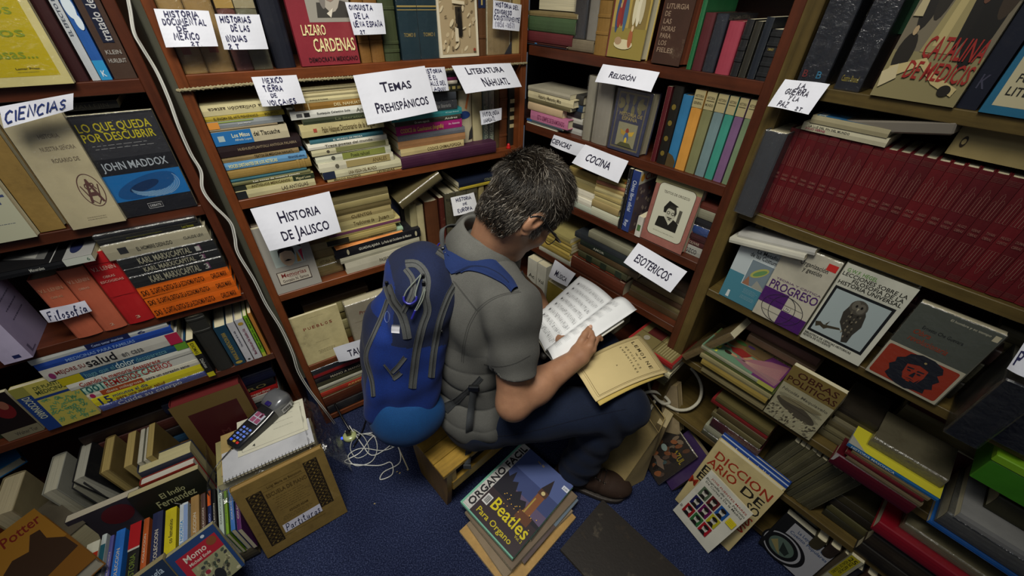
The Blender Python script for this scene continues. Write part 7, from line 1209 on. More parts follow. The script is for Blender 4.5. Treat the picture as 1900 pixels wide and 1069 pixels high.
def sdf_mesh(fn, lo, hi, h, blk=6):
    lo = np.array(lo, float); n = np.ceil((np.array(hi)-lo)/h/blk).astype(int)*blk; cn = n//blk
    g = np.stack(np.meshgrid(*[(np.arange(c)+.5)*blk*h for c in cn], indexing='ij'), -1).reshape(-1, 3)+lo; cv = fn(g)
    V = np.repeat(np.repeat(np.repeat(cv.reshape(cn), blk, 0), blk, 1), blk, 2).astype(np.float32); act = np.argwhere(np.abs(cv.reshape(cn)) < blk*h*1.25)
    off = np.stack(np.meshgrid(*[np.arange(blk)]*3, indexing='ij'), -1).reshape(-1, 3)
    for s0 in range(0, len(act), 1500):
        idx = (act[s0:s0+1500, None, :]*blk+off[None]).reshape(-1, 3); V[idx[:, 0], idx[:, 1], idx[:, 2]] = fn(idx*h+lo)
    S = V < 0; m = [x-1 for x in V.shape]; cor = [(i, j, k) for i in (0, 1) for j in (0, 1) for k in (0, 1)]
    cnt = sum(S[i:i+m[0], j:j+m[1], k:k+m[2]].astype(np.int8) for i, j, k in cor); cells = np.argwhere((cnt > 0) & (cnt < 8))
    ids = -np.ones(m, np.int64); ids[cells[:, 0], cells[:, 1], cells[:, 2]] = np.arange(len(cells)); acc = np.zeros((len(cells), 3)); w_ = np.zeros(len(cells))
    vals = [V[cells[:, 0]+i, cells[:, 1]+j, cells[:, 2]+k] for i, j, k in cor]
    for a in range(8):
        for b in range(a+1, 8):
            if sum(abs(cor[a][q]-cor[b][q]) for q in range(3)) != 1: continue
            fa, fb_ = vals[a], vals[b]; x = (fa < 0) != (fb_ < 0); t = np.where(x, fa/np.where(x, fa-fb_, 1), 0)
            p = np.array(cor[a])+t[:, None]*(np.array(cor[b])-np.array(cor[a])); acc[x] += p[x]; w_[x] += 1
    pts = (cells+acc/w_[:, None])*h+lo
    F_ = []
    for ax in range(3):
        o1, o2 = [(1, 2), (2, 0), (0, 1)][ax]; sl = [slice(1, m[q]) for q in range(3)]; sl[ax] = slice(0, m[ax]); sl2 = list(sl); sl2[ax] = slice(1, m[ax]+1)
        A_ = S[tuple(sl)]; B_ = S[tuple(sl2)]; e_ = np.argwhere(A_ != B_); base = e_.copy(); base[:, o1] += 1; base[:, o2] += 1
        ins = A_[e_[:, 0], e_[:, 1], e_[:, 2]]
        def I(d1, d2): q = base.copy(); q[:, o1] -= d1; q[:, o2] -= d2; return ids[q[:, 0], q[:, 1], q[:, 2]]
        quad = np.stack([I(1, 1), I(0, 1), I(0, 0), I(1, 0)], 1); quad[~ins] = quad[~ins][:, ::-1]; F_.append(quad)
    F_ = np.concatenate(F_); F_ = F_[(F_ >= 0).all(1)]; return pts, F_
def grad(fn, P, e=.0012): return np.stack([fn(P+np.eye(3)[i]*e)-fn(P-np.eye(3)[i]*e) for i in range(3)], 1)/(2*e)
def np_link(name, V, Fq, mats, parent=None, mi=None):
    me = bpy.data.meshes.new(name); me.vertices.add(len(V)); me.vertices.foreach_set('co', np.asarray(V, np.float32).ravel()); me.loops.add(len(Fq)*4); me.loops.foreach_set('vertex_index', np.asarray(Fq, np.int32).ravel())
    me.polygons.add(len(Fq)); me.polygons.foreach_set('loop_start', np.arange(0, len(Fq)*4, 4, dtype=np.int32)); me.polygons.foreach_set('loop_total', np.full(len(Fq), 4, np.int32))
    for m_ in (mats if isinstance(mats, (list, tuple)) else [mats]): me.materials.append(m_)
    if mi is not None: me.polygons.foreach_set('material_index', np.asarray(mi, np.int32))
    me.polygons.foreach_set('use_smooth', np.ones(len(Fq), bool)); me.update(calc_edges=True); me.validate(); o = bpy.data.objects.new(name, me); COL.objects.link(o)
    if parent is not None: o.parent = parent
    return o
def soft(name, fn, lo, hi, h, mats, parent=None, mif=None):
    V, Fq = sdf_mesh(fn, lo, hi, h)
    for _ in range(1): G_ = grad(fn, V); V = V-np.clip(fn(V), -h, h)[:, None]*G_/np.maximum((G_**2).sum(1), .2)[:, None]
    mi = mif(V[Fq].mean(1)) if mif else None
    return np_link(name, V, Fq, mats, parent, mi)
def bvh(o): return BVHTree.FromPolygons([v.co.copy() for v in o.data.vertices], [tuple(p.vertices) for p in o.data.polygons])
def resamp(P, n):
    P = [np.array(p, float) for p in P]; 
    Q = spline([Vector((*p, 0)) for p in P], 8); d = [0]
    for i in range(1, len(Q)): d.append(d[-1]+(Q[i]-Q[i-1]).length)
    out = []
    for s_ in np.linspace(0, d[-1], n): i = min(len(Q)-2, max(0, np.searchsorted(d, s_)-1)); t = (s_-d[i])/max(1e-6, d[i+1]-d[i]); q = Q[i].lerp(Q[i+1], t); out.append((q.x, q.y))
    return out
def cast(tree, px, py, dflt=None):
    r = ray(px, py); h_ = tree.ray_cast(CAM, r)
    if h_[0] is None: return (CAM+r*dflt if dflt else None), None, None
    return h_[0], h_[1], h_[3]
def drape(name, tree, center, width, lift, mtl, parent, n=30, m=4, ends=None):
    """band lying on a surface along a path; width in px (number or list)"""
    C_ = resamp(center, n); W_ = np.interp(np.linspace(0, 1, n), np.linspace(0, 1, len(width)), width) if isinstance(width, (list, tuple)) else [width]*n
    vs = []; last = None
    for i, c in enumerate(C_):
        a = C_[max(0, i-1)]; b = C_[min(n-1, i+1)]; dx, dy = b[0]-a[0], b[1]-a[1]; l = math.hypot(dx, dy) or 1; nx, ny = -dy/l, dx/l
        row_ = []
        for j in range(m+1):
            q = (j/m-.5)*W_[i]; p, nn, dd = cast(tree, c[0]+nx*q, c[1]+ny*q, last)
            if p is None: p, nn, dd = cast(tree, *c, last)
            if p is None: row_ = None; break
            if dd: last = dd
            row_.append((p, nn if nn else (CAM-p).normalized(), j))
        if row_: vs.append(row_)
    V = []; Fq = []
    for th in (lift, lift*.1):
        for row_ in vs:
            for p, nn, j in row_: e_ = 1-.55*abs(2*j/m-1)**3; V.append(p+nn*(th*e_ if th == lift else -.001))
    k = len(vs); W1 = m+1; N1 = k*W1
    for i in range(k-1):
        for j in range(m): q = (i*W1+j, i*W1+j+1, (i+1)*W1+j+1, (i+1)*W1+j); Fq.append(q[::-1]); Fq.append(tuple(x+N1 for x in q))
        for j, fl in ((0, 1), (m, 0)): q = (i*W1+j, (i+1)*W1+j, (i+1)*W1+j+N1, i*W1+j+N1); Fq.append(q if fl else q[::-1])
    if k < 2: return None
    return link(name, V, Fq, mtl, parent, None, True)
# ---------------------------------------------------------------- the man
az = math.radians(68); f = np.array([math.sin(az), math.cos(az), 0]); r = np.array([f[1], -f[0], 0]); u = np.array([0, 0, 1.])
Pel, Wst, Chs, N_ = map(np.array, ((-.125, .875, .375), (-.150, .905, .56), (-.140, .935, .745), (-.083, .965, .918)))
SR = N_+r*.172+f*.022+u*-.085; SL = N_-r*.165+f*.03+u*-.055
ER, WR = nv(at_z(953, 748, .565)), nv(at_z(1077, 661, .618)); EL, WL = np.array([.02, 1.16, .64]), np.array([.155, .985, .60])
HR, HL = np.array([-.105, .785, .360]), np.array([-.12, .955, .360]); KR, KL = np.array([.372, .79, .455]), np.array([.33, 1.03, .455]); AR, AL = np.array([.262, .785, .095]), np.array([.25, 1.01, .095])
hf = np.array([.64, .28, -.715]); hf /= np.linalg.norm(hf); hu = u-(u@hf)*hf; hu /= np.linalg.norm(hu); hr = np.cross(hf, hu); Hc = np.array([.034, .962, 1.062]); HS = 1.03
H = lambda x, y, z: Hc+HS*(hf*x+hr*y+hu*z)      # head frame: forward, right, up
HA = (hf, hr, hu)
SKIN_DIG = [   # digits of the right hand: points (px, py, z) with radii
 [((1070, 650, .628), .015), ((1080, 631, .642), .0125), ((1086, 620, .648), .0115), ((1093, 610, .651), .0095)],
 [((1093, 642, .636), .0125), ((1099, 627, .645), .0105), ((1097, 617, .648), .009)],
 [((1098, 648, .624), .012), ((1106, 631, .628), .010), ((1111, 625, .622), .009), ((1115, 629, .614), .008)],
 [((1093, 653, .604), .0115), ((1100, 636, .594), .010), ((1096, 622, .590), .009)],
 [((1083, 655, .596), .0105), ((1087, 640, .586), .009), ((1082, 628, .584), .008)]]
DR = [[(nv(at_z(*p)), q) for p, q in d] for d in SKIN_DIG]
def hand_L():
    out = []; hd = np.array([.5, -.75, -.05]); hd /= np.linalg.norm(hd); sd = np.array([.6, .45, -.1])
    for i, (s_, l) in enumerate(((-.028, .07), (-.010, .08), (.010, .074), (.028, .06))):
        b = WL+hd*.075+sd*s_*1.2; out.append([(b, .0105), (b+hd*l*.5+u*-.004, .0095), (b+hd*l*.9+u*.008, .0085)])
    out.append([(WL+hd*.03-sd*.03, .014), (WL+hd*.06-sd*.05+u*.01, .0115), (WL+hd*.085-sd*.05+u*.02, .0095)]); return out
DL = hand_L()
def f_head(P):
    d = elp(P, H(-.010, 0, .025), HA, (.103*HS, .079*HS, .094*HS)); d = smin(d, elp(P, H(.034, 0, -.045), HA, (.062*HS, .061*HS, .080*HS)), .03)
    for s_ in (-1, 1):
        d = smin(d, cap(P, H(-.012, .050*s_, -.052), H(.060, .016*s_, -.112), .030*HS, .021*HS), .025)
        d = smin(d, elp(P, H(.054, .040*s_, -.044), HA, (.030, .026, .026)), .02)
        d = smin(d, cap(P, H(.078, .012*s_, .004), H(.066, .052*s_, .002), .014, .010), .016)
    d = smin(d, cap(P, H(.062, -.012, -.115), H(.062, .012, -.115), .021, .021), .018)
    d = smin(d, cap(P, H(.086, 0, -.004), H(.112, 0, -.048), .009, .0115), .012)
    for s_ in (-1, 1): d = smin(d, elp(P, H(.100, .012*s_, -.052), HA, (.012, .009, .008)), .006); d = smax(d, -elp(P, H(.094, .032*s_, -.020), HA, (.015, .018, .012)), .01)
    for s_ in (-1, 1): d = np.minimum(d, elp(P, H(.072, .031*s_, -.020), HA, (.0125, .0125, .0125)))
    d = smin(d, cap(P, H(.086, -.020, -.074), H(.086, .020, -.074), .008, .008), .006); d = smin(d, cap(P, H(.084, -.016, -.086), H(.084, .016, -.086), .0085, .0085), .005)
    for s_ in (-1, 1):
        ax = (hf*.96-hu*.25, hr, hu*.96+hf*.25); e_ = elp(P, H(-.014, .086*s_, -.016), ax, (.020, .0105, .034)); e_ = smax(e_, -elp(P, H(-.010, .098*s_, -.010), ax, (.011, .010, .020)), .005); e_ = smin(e_, elp(P, H(-.006, .083*s_, -.046), ax, (.010, .006, .012)), .006); d = smin(d, e_, .007)
    return smin(d, cap(P, N_+u*-.05, H(-.040, 0, -.060), .066, .060), .035)
def f_digits(P, D, W):
    d = None
    for dg in D:
        c = cap(P, W, dg[0][0], .019, dg[0][1]*1.1)
        e_ = None
        for (a, ra), (b, rb) in zip(dg, dg[1:]): q = cap(P, a, b, ra, rb); e_ = q if e_ is None else smin(e_, q, .003)
        e_ = smin(e_, c, .008); d = e_ if d is None else smin(d, e_, .0035)
    return d
def f_arm(P, S_, E_, W_, D):
    d = cap(P, S_, E_, .056, .046); M_ = E_*.68+W_*.32+(0, 0, .004); d = smin(d, cap(P, E_, M_, .046, .048), .03); d = smin(d, cap(P, M_, W_, .048, .028), .03); return smin(d, f_digits(P, D, W_), .018)
def f_core(P, g_=0.):
    d = elp(P, Chs, (f, r, u), (.105+g_, .155+g_, .18+g_)); d = smin(d, elp(P, Wst+f*.015, (f, r, u), (.115+g_, .140+g_, .17+g_)), .06); d = smin(d, elp(P, Pel, (f, r, u), (.125+g_, .160+g_, .115+g_)), .05)
    for S_ in (SR, SL): d = smin(d, cap(P, N_+u*-.03, S_, .055+g_, .052+g_), .05)
    return d
def f_leg(P, h_, k_, a_, g_=0.):
    d = cap(P, h_, k_, .078+g_, .058+g_); c = k_*.65+a_*.35-np.array([.02, 0, 0]); d = smin(d, cap(P, k_, c, .058+g_, .054+g_), .03); return smin(d, cap(P, c, a_, .054+g_, .040+g_), .03)
def f_body(P):
    d = smin(f_core(P), f_head(P), .02)
    for a in ((SR, ER, WR, DR), (SL, EL, WL, DL)): d = smin(d, f_arm(P, *a), .02)
    for a in ((HR, KR, AR), (HL, KL, AL)): d = smin(d, f_leg(P, *a), .02); d = smin(d, cap(P, a[2], a[2]+np.array([.09, -.01, -.055]), .036, .028), .02)
    return d
man = empty('person', Matrix.Identity(4), 'man in a grey shirt and jeans sitting on a low bench reading sheet music', 'person')
def crop(fn, B):     # restrict a field to boxes so that far parts cost nothing
    return fn
body = soft('body', f_body, (-.33, .60, .02), (.50, 1.32, 1.24), .0040, mat('8f6950', 'skin'), man)
# shirt
cr = (SR*.38+ER*.62); cl = (SL*.42+EL*.58)
def wr(P):           # folds: bunching at the waist, drag lines at the armpit and sleeve
    q = (P-Wst); a = q@u; b = q@r; c = q@f; w1 = np.exp(-((a+.02)/.13)**2)
    return w1*.0062*(1-2*np.sqrt(np.abs(np.sin(a*44+3.2*np.sin(b*8+1)+1.6*np.sin(c*9+b*6)))+.01))*(.55+.45*np.sin(b*13+a*7+1)) + .0034*np.sin(a*33+b*41+3*np.sin(c*15)) + .0016*np.sin(b*60+a*25+c*38)
def f_shirt(P):
    d = elp(P, Chs, (f, r, u), (.124, .176, .20)); d = smin(d, elp(P, Wst+f*.02-u*.02, (f, r, u), (.142, .168, .19)), .06)
    hm = elp(P, Pel+u*.015+f*.01, (f, r, u), (.158, .192, .125)); d = smin(d, hm, .05)
    for S_ in (SR, SL): d = smin(d, cap(P, N_+u*-.035+f*.005, S_+u*.004, .066, .068), .05)
    for S_, E_, c_ in ((SR, ER, cr), (SL, EL, cl)):
        ax = (c_-S_)/np.linalg.norm(c_-S_); sl = cap(P, S_, c_, .073, .066)+.0025*np.sin((P@ax)*60+(P@r)*30); sl = smax(sl, (P-c_)@ax-.004, .007); sl = smax(sl, -smax(cap(P, S_, E_, .061, .056), -((P-c_)@ax+.016), .004), .005); d = smin(d, sl, .03)
    d = d+wr(P); d = smax(d, -cap(P, N_+u*-.01, N_+u*.15+f*.08, .058, .075), .01)
    nz = np.array([.10, -.02, 1.]); nz /= np.linalg.norm(nz); hz = -((P-(Pel+u*-.052))@nz)+.004*np.sin((P@r)*40); return smax(d, hz, .006)
shirt = soft('shirt', f_shirt, (-.36, .60, .24), (.16, 1.30, 1.02), .0040, mat('4c4c49', 'cloth', weave=.35), man)
# jeans
def f_jeans(P):
    d = elp(P, Pel+u*-.012, (f, r, u), (.138, .172, .118))
    for h_, k_, a_ in ((HR, KR, AR), (HL, KL, AL)):
        g_ = f_leg(P, h_, k_, a_, .014); g_ = smin(g_, cap(P, k_*.3+a_*.7, a_+(0, 0, .0), .060, .062), .03)
        t = ((P-k_)@(a_-k_))/((a_-k_)@(a_-k_)); s_ = (P-h_)@(k_-h_)/np.linalg.norm(k_-h_); g_ = g_+.0035*np.sin(t*30+(P@r)*25)*np.exp(-((t-.95)/.35)**2)+.0022*np.sin(s_*70+(P@u)*40)*np.exp(-((s_-.06)/.10)**2)+.0030*np.sin(s_*80+(P@u)*35+1)*np.exp(-((s_-.46)/.08)**2)+.0016*np.sin(s_*28+(P@u)*46)
        g_ = smax(g_, -((P-(a_+(0, 0, -.025)))@u), .004); d = smin(d, g_, .03)
    return d
jeans = soft('jeans', f_jeans, (-.34, .62, .05), (.50, 1.18, .58), .0050, mat('101a2f', 'cloth', weave=.7), man)
# shoes
def shoe(A_, dr, name_lbl):
    dr = np.array([dr[0], dr[1], 0.]); dr /= np.linalg.norm(dr); sd = np.array([dr[1], -dr[0], 0.]); O_ = np.array([A_[0], A_[1], 0.])-dr*.035
    def up_(P):
        d = cap(P, O_+dr*.005+u*.045, O_+dr*.09+u*.050, .040, .044); d = smin(d, elp(P, O_+dr*.165+u*.036, (dr, sd, u), (.085, .050, .038)), .03); d = smin(d, cap(P, O_+dr*.03+u*.06, O_+dr*.035+u*.105, .042, .041), .03); d = smin(d, cap(P, O_+dr*.085+u*.09, O_+dr*.14+u*.062, .022, .018), .02); d = d+.0008*np.sin((P@dr)*230+(P@sd)*90)*np.exp(-(((P-O_)@dr-.13)/.03)**2)
        d = smax(d, -(P@u-.018), .004); return smax(d, P@u-.118, .004)
    def so(P):
        q = (P-O_); x = q@dr; y = q@sd; w_ = .041+.012*np.exp(-((x-.15)/.07)**2); c = np.clip(x, -.0, .19); d2 = np.sqrt((x-c)**2*1.0+np.maximum(np.abs(y)-w_+.040, 0)**2)-.045; return smax(smax(d2, P@u-.022, .003), -(P@u-.001), .002)
    lo = np.minimum(O_-.07, O_+dr*.27-.07); hi = np.maximum(O_+.07, O_+dr*.27+.07); lo[2] = -.004; hi[2] = .13
    s_ = soft('shoe', up_, lo, hi, .0034, mat('2e2018', 'old', rough=.75, spec=.2), man)
    V, Fq = sdf_mesh(so, lo, hi, .0036); np_link('sole', V, Fq, mat('2a2420', 'cover'), s_)
    for i in range(4):
        c = O_+dr*(.090+.018*i)+u*(.112-.010*i); v, fq = tube_mesh(spline([Vector(c-sd*.024-u*.008+dr*.006), Vector(c+u*.002), Vector(c+sd*.024-u*.008-dr*.006)], 5), .0021, 6); link('lace', v, fq, mat('1c1410', 'cloth'), s_, None, True)
        for sg in (-1, 1): v, fq = tube_mesh([Vector(c+sd*sg*.025-u*.008+dr*.0045*math.cos(a)+sd*sg*.001+np.array([0, 0, 1])*.0045*math.sin(a)) for a in np.linspace(0, math.tau, 9)[:-1]], .0011, 5, True); link('eyelet', v, fq, mat('8a8078', 'cover', metal=1, rough=.3), s_, None, True)
    for sg in (-1, 1): c = O_+dr*.088+u*.114; v, fq = tube_mesh(spline([Vector(c), Vector(c+sd*sg*.018+dr*.014+u*.008), Vector(c+sd*sg*.030+dr*.004-u*.004), Vector(c+sd*sg*.012-u*.002), Vector(c+sd*sg*.028+dr*.03-u*.02)], 6), .0019, 6); link('lace', v, fq, mat('1c1410', 'cloth'), s_, None, True)
shoe(AR, (.17, -.045), ''); shoe(AL, (.17, .02), '')
TS = bvh(shirt); TB = bvh(body)
# seams, collar, buttons of the shirt
seam = mat('3a3a38', 'cloth', weave=.2)
for pth in ([(842, 522), (862, 548), (885, 577)], [(885, 577), (905, 560), (930, 548), (965, 541)], [(885, 577), (870, 605), (861, 640), (858, 672)]):
    for dx in (-1.6, 1.6): drape('seam', TS, [(x+dx, y+dx*.6) for x, y in pth], 1.4, .0011, seam, shirt, 34, 2)
drape('cuff_stitch', TS, [(898, 676), (925, 681), (955, 675), (984, 660)], 1.2, .0009, seam, shirt, 20, 2)
nd = (Hc-N_); nd = nd-(nd@hr)*hr*0; nd /= np.linalg.norm(nd); nd = nd*.55+u*.45; nd /= np.linalg.norm(nd); cf = f-(f@nd)*nd; cf /= np.linalg.norm(cf); crr = np.cross(cf, nd); c0 = N_+u*.026+f*.012
vs, fs = [], []; pr = [(.073, -.034), (.071, .026), (.074, .036), (.080, .032), (.090, .002), (.102, -.034), (.100, -.036), (.086, .000), (.077, .022), (.076, -.034)]; nt = 44
for i in range(nt+1):
    t = math.radians(24+(312)*i/nt); fr_ = abs(math.cos(t/1)) if math.cos(t) > 0 else 0
    for k_, (q, h_) in enumerate(pr):
        ext = 1+.10*fr_; dn = -.016*max(0, math.cos(t))-(.014*fr_ if k_ in (5, 6) else 0); p = c0+(cf*math.cos(t)*1.06+crr*math.sin(t))*q*1.06*ext+nd*(h_+dn); vs.append(Vector(p))
m_ = len(pr)
for i in range(nt):
    for k_ in range(m_): a, b = i*m_+k_, i*m_+(k_+1) % m_; fs.append((a, b, b+m_, a+m_))
fs.append(tuple(range(m_))); fs.append(tuple(nt*m_+k_ for k_ in range(m_-1, -1, -1)))
link('collar', vs, fs, mat('5a5a56', 'cloth', weave=.35), shirt, None, True)
# hair
def hairline(x, y, z):
    ay = abs(y)
    top = (z > .030 and x < .066-.25*max(0, .07-z)) ; side = (z > -.004 and x < .052 and ay > .03); burn = (-.046 < z <= .004 and .006 < x < .034 and ay > .055); back = (x < -.030 and z > -.096); beh = (x < -.022 and z > -.05)
    return top or side or burn or back or beh
hv = np.array([v.co[:] for v in body.data.vertices]); ql = (hv-Hc)/HS; lx, ly, lz = ql@hf, ql@hr, ql@hu; near = (np.linalg.norm(ql, axis=1) < .16)
cand = [i for i in np.nonzero(near)[0] if hairline(lx[i], ly[i], lz[i]) and not (abs(ly[i]) > .078 and -.05 < lz[i] < .02 and -.034 < lx[i] < .012)]
nrm_ = np.array([body.data.vertices[int(i)].normal[:] for i in cand]); pos = hv[cand]; cl_ = ql[cand]@np.array(HA).T
def f_cap(P):
    q = (P-Hc)/HS; d = f_head(P)-.0045; x, y, z = q@hf, q@hr, q@hu; ear = elp(P, H(-.006, .092, -.018), HA, (.03, .03, .038)); ear2 = elp(P, H(-.006, -.092, -.018), HA, (.03, .03, .038))
    line = np.maximum(x-.056+.25*np.maximum(0, .07-z), -(z-(.018+0*x))); back = np.maximum(x+.030, -(z+.088)); cut = np.minimum(line, back)
    d = smax(d, cut*HS, .012); d = smax(d, -ear, .006); d = smax(d, -ear2, .006); return d+.0016*np.sin(x*160+y*90)*np.sin(y*130+z*110)
cap_o = soft('hair', f_cap, Hc-.17, Hc+.17, .0038, mat('17130f', 'cloth', weave=.8), man)
rs = np.random.RandomState(4); NS = 17000; pick = rs.randint(0, len(cand), NS); MBs = []
hvs = []; hfs = []; hmi = []
for q in pick:
    p = pos[q]+rs.normal(0, .0012, 3); n_ = nrm_[q]; x, y, z = cl_[q]; 
    if z > .045: comb = hf*(.75 if x > -.02 else .1)-hu*.15+hr*(.35*math.sin(x*40+y*25)+.25)     # swept forward and sideways on top
    else: comb = -hu*.9+hf*(.25 if x > -.02 else -.15)+hr*(.2*math.sin(z*60))
    burn = (z < .006 and x > .002); nape = z < -.045 and x < 0
    L_ = ((.024 if x > .04 else .034) if z > .03 else .024)*rs.uniform(.7, 1.25)*(.45 if nape or burn else 1); comb = comb/np.linalg.norm(comb)+rs.normal(0, .20, 3); lift = .6 if z > .03 else .48
    tn = comb-n_*(comb@n_); tn /= np.linalg.norm(tn)+1e-6; sdv = np.cross(n_, tn); w0 = rs.uniform(.0005, .0010); b = len(hvs); wv_ = rs.normal(0, .12)
    for s_ in (0, .34, .68, 1):
        pt = p+n_*(L_*(lift*s_-.30*s_*s_)+.004)+tn*(L_*(s_*.85+.15*s_*s_))+sdv*(wv_*L_*math.sin(s_*3)); ww = w0*(1-.85*s_)
        hvs += [pt+sdv*ww, pt-sdv*ww, pt+n_*ww*1.2]
    for k_ in range(3):
        for j in range(3): a_, b_ = b+3*k_+j, b+3*k_+(j+1) % 3; hfs.append((a_, b_, b_+3, a_+3))
    g_ = rs.uniform(); thr = 1.1 if burn else (.20 if (z < .02 and x > -.06) else .12); hmi += [2 if g_ < thr*.6 else (1 if g_ < thr*1.9 else 0)]*9
np_link('hair_strands', np.array(hvs), np.array(hfs), [mat('1c1712', 'cover', rough=.4), mat('4a4238', 'cover', rough=.4), mat('9c958a', 'cover', rough=.4)], cap_o, hmi)['kind'] = 'stuff'
# brows, stubble-dark eyes, glasses
for s_ in (-1, 1):
    v, fq = tube_mesh(spline([Vector(H(.090, .016*s_, .004)), Vector(H(.090, .034*s_, .010)), Vector(H(.078, .052*s_, .004))], 5), .0032, 6); link('eyebrow', v, fq, mat('2c241c', 'cloth'), man, None, True)
    c = H(.0825, .031*s_, -.021); vv = [Vector(c+hf*.0022)]+[Vector(c+(hr*math.cos(a)+hu*math.sin(a))*.0055) for a in np.linspace(0, math.tau, 13)[:-1]]; link('iris', vv, [(0, i+1, (i+1) % 12+1) for i in range(12)], mat('23170e', 'gloss'), man)
gl_e = empty('glasses', Matrix.Identity(4), 'thin black framed glasses on the face of the reading man', 'glasses')
for s_ in (-1, 1):
    rim = [Vector(H(.108-.010*abs(math.cos(a)), (.034+.025*math.cos(a))*s_, -.022+.017*math.sin(a))) for a in np.linspace(0, math.tau, 25)[:-1]]; v, fq = tube_mesh(rim, .0014, 6, True); link('rim', v, fq, mat('0c0c0e', 'gloss'), gl_e, None, True)
    link('lens', [Vector(H(.105, .034*s_, -.022))]+rim, [(0, i+1, (i+1) % 24+1) for i in range(24)], mat('ffffff', 'wrap', haze=.05), gl_e)
    v, fq = tube_mesh(spline([Vector(H(.100, .058*s_, -.014)), Vector(H(.092, .084*s_, -.010)), Vector(H(.030, .092*s_, -.004)), Vector(H(-.012, .093*s_, .004)), Vector(H(-.034, .088*s_, -.014))], 6), .0030, 6); link('temple', v, fq, mat('0c0c0e', 'gloss'), gl_e, None, True)
v, fq = tube_mesh(spline([Vector(H(.104, -.010, -.018)), Vector(H(.112, 0, -.012)), Vector(H(.104, .010, -.018))], 5), .0014, 6); link('bridge', v, fq, mat('0c0c0e', 'gloss'), gl_e, None, True)
# thumbnail
tp, td = DR[0][-1][0], DR[0][-1][0]-DR[0][-2][0]; td /= np.linalg.norm(td); tc = nv(CAM)-tp; tc /= np.linalg.norm(tc); tc = tc-(tc@td)*td; tc /= np.linalg.norm(tc); ts = np.cross(td, tc)
vv = [Vector(tp+tc*.0098+td*(.004+.0075*math.sin(a))-tc*.002*abs(math.cos(a))+ts*.006*math.cos(a)) for a in np.linspace(0, math.tau, 15)[:-1]]; link('thumbnail', vv+[Vector(tp+tc*.0106+td*.004)], [(14, i, (i+1) % 14) for i in range(14)], mat('c49a84', 'gloss'), man)
# arm hair kept as colour only; jeans waistband loop and seam
TJ = bvh(jeans); drape('seam', TJ, [(905, 812), (960, 806), (1010, 795), (1060, 782), (1120, 768), (1160, 760)], 1.6, .0012, mat('0a1226', 'cloth'), jeans, 40, 2)
drape('belt_loop', TJ, [(905, 797), (909, 806), (908, 815)], 6, .003, mat('14223e', 'cloth'), jeans, 6, 2)
# ---------------------------------------------------------------- backpack
pu = np.array([.105, .125, .60]); pu /= np.linalg.norm(pu); po = -f-(-f@pu)*pu; po /= np.linalg.norm(po); pr_ = np.cross(pu, po); pr_ = pr_ if pr_@r > 0 else -pr_; PA = (po, pr_, pu); PC = np.array([-.222, .875, .628])
K_ = lambda a, b, c: PC+po*a+pr_*b+pu*c
def f_pack(P):
    q = P-PC; a, b, c = q@po, q@pr_, q@pu
    d = rbox(P, K_(.085, 0, -.0), PA, (.082, .138, .270), .055); d = smin(d, elp(P, K_(.065, 0, .20), PA, (.080, .128, .125)), .05)
    d = smin(d, rbox(P, K_(.160, 0, -.055), PA, (.055, .112, .175), .045), .018); d = smin(d, elp(P, K_(.165, .0, .00), PA, (.060, .100, .17)), .02)
    return d+.0030*np.sin(a*38+c*26)*np.sin(b*30+c*14)+.0016*np.sin(c*60+b*40+a*30)+.004*np.sin(c*17+1.2+b*9)*np.clip(b*6, -1, 1)*.6
BL = [mat('0d2768', 'cloth', weave=.6), mat('141d3a', 'cloth', weave=.6), mat('0e3e70', 'cloth', weave=.45)]
def pmi(Cn):
    q = Cn-PC; a, b, c = q@po, q@pr_, q@pu; return np.where((c > .06+.25*(b-.02)) & (a < .16), 1, 0) | np.where((a > .185) & (c > -.10) & (c < .13) & (np.abs(b) < .075), 1, 0)
pk = empty('backpack', Matrix.Identity(4), 'blue backpack with grey trim worn on the back of the seated man', 'backpack')
pb = soft('pack_body', f_pack, K_(.1, 0, 0)-.36, K_(.1, 0, 0)+.36, .0050, BL, pk, pmi); TP = bvh(pb)
gt = mat('484a4a', 'cloth', weave=.5); gz = mat('1e2022', 'cloth')
def trim(pth, w_, nm='trim'): o_ = drape(nm, TP, pth, w_*1.35, .0034, gt, pk, 40, 4); drape('zipper', TP, pth, 1.8, .0052, gz, pk, 40, 2)
trim([(811, 466), (832, 482), (845, 503), (846, 524), (833, 548), (820, 582), (812, 612), (804, 660), (800, 700)], 9)
trim([(753, 490), (772, 490), (786, 503), (792, 522), (789, 550), (793, 576), (784, 604), (774, 645), (768, 690), (765, 720)], 11)
trim([(719, 530), (729, 558), (744, 580), (752, 604), (756, 628)], 12, 'trim'); trim([(720, 556), (708, 588), (695, 618), (682, 648), (680, 670), (690, 705), (693, 735)], 6)
trim([(753, 500), (766, 520), (765, 545), (748, 578)], 8)
drape('white_label', TP, [(727, 610), (742, 611)], 15, .0016, mat('b8b8c0', 'paper'), pk, 8, 3)
drape('logo', TP, [(719, 577), (723, 584), (722, 595), (717, 598), (714, 590), (716, 580), (719, 577)], 1.1, .0012, mat('5a6a9a', 'ink'), pk, 26, 1)
# stretch pocket at the bottom side, with a bound rim
def f_pocket(P): d = elp(P, K_(.085, .085, -.195), PA, (.108, .082, .100)); d = smin(d, elp(P, K_(.10, .05, -.22), PA, (.10, .10, .075)), .03); q = P-PC; c = q@pu; a = q@po; return smax(d, c+.118-.12*np.abs(a-.09), .008)+.0012*np.sin((q@pr_)*50+a*30)
pc = soft('side_pocket', f_pocket, K_(.09, .06, -.2)-.19, K_(.09, .06, -.2)+.19, .0045, BL[2], pk)
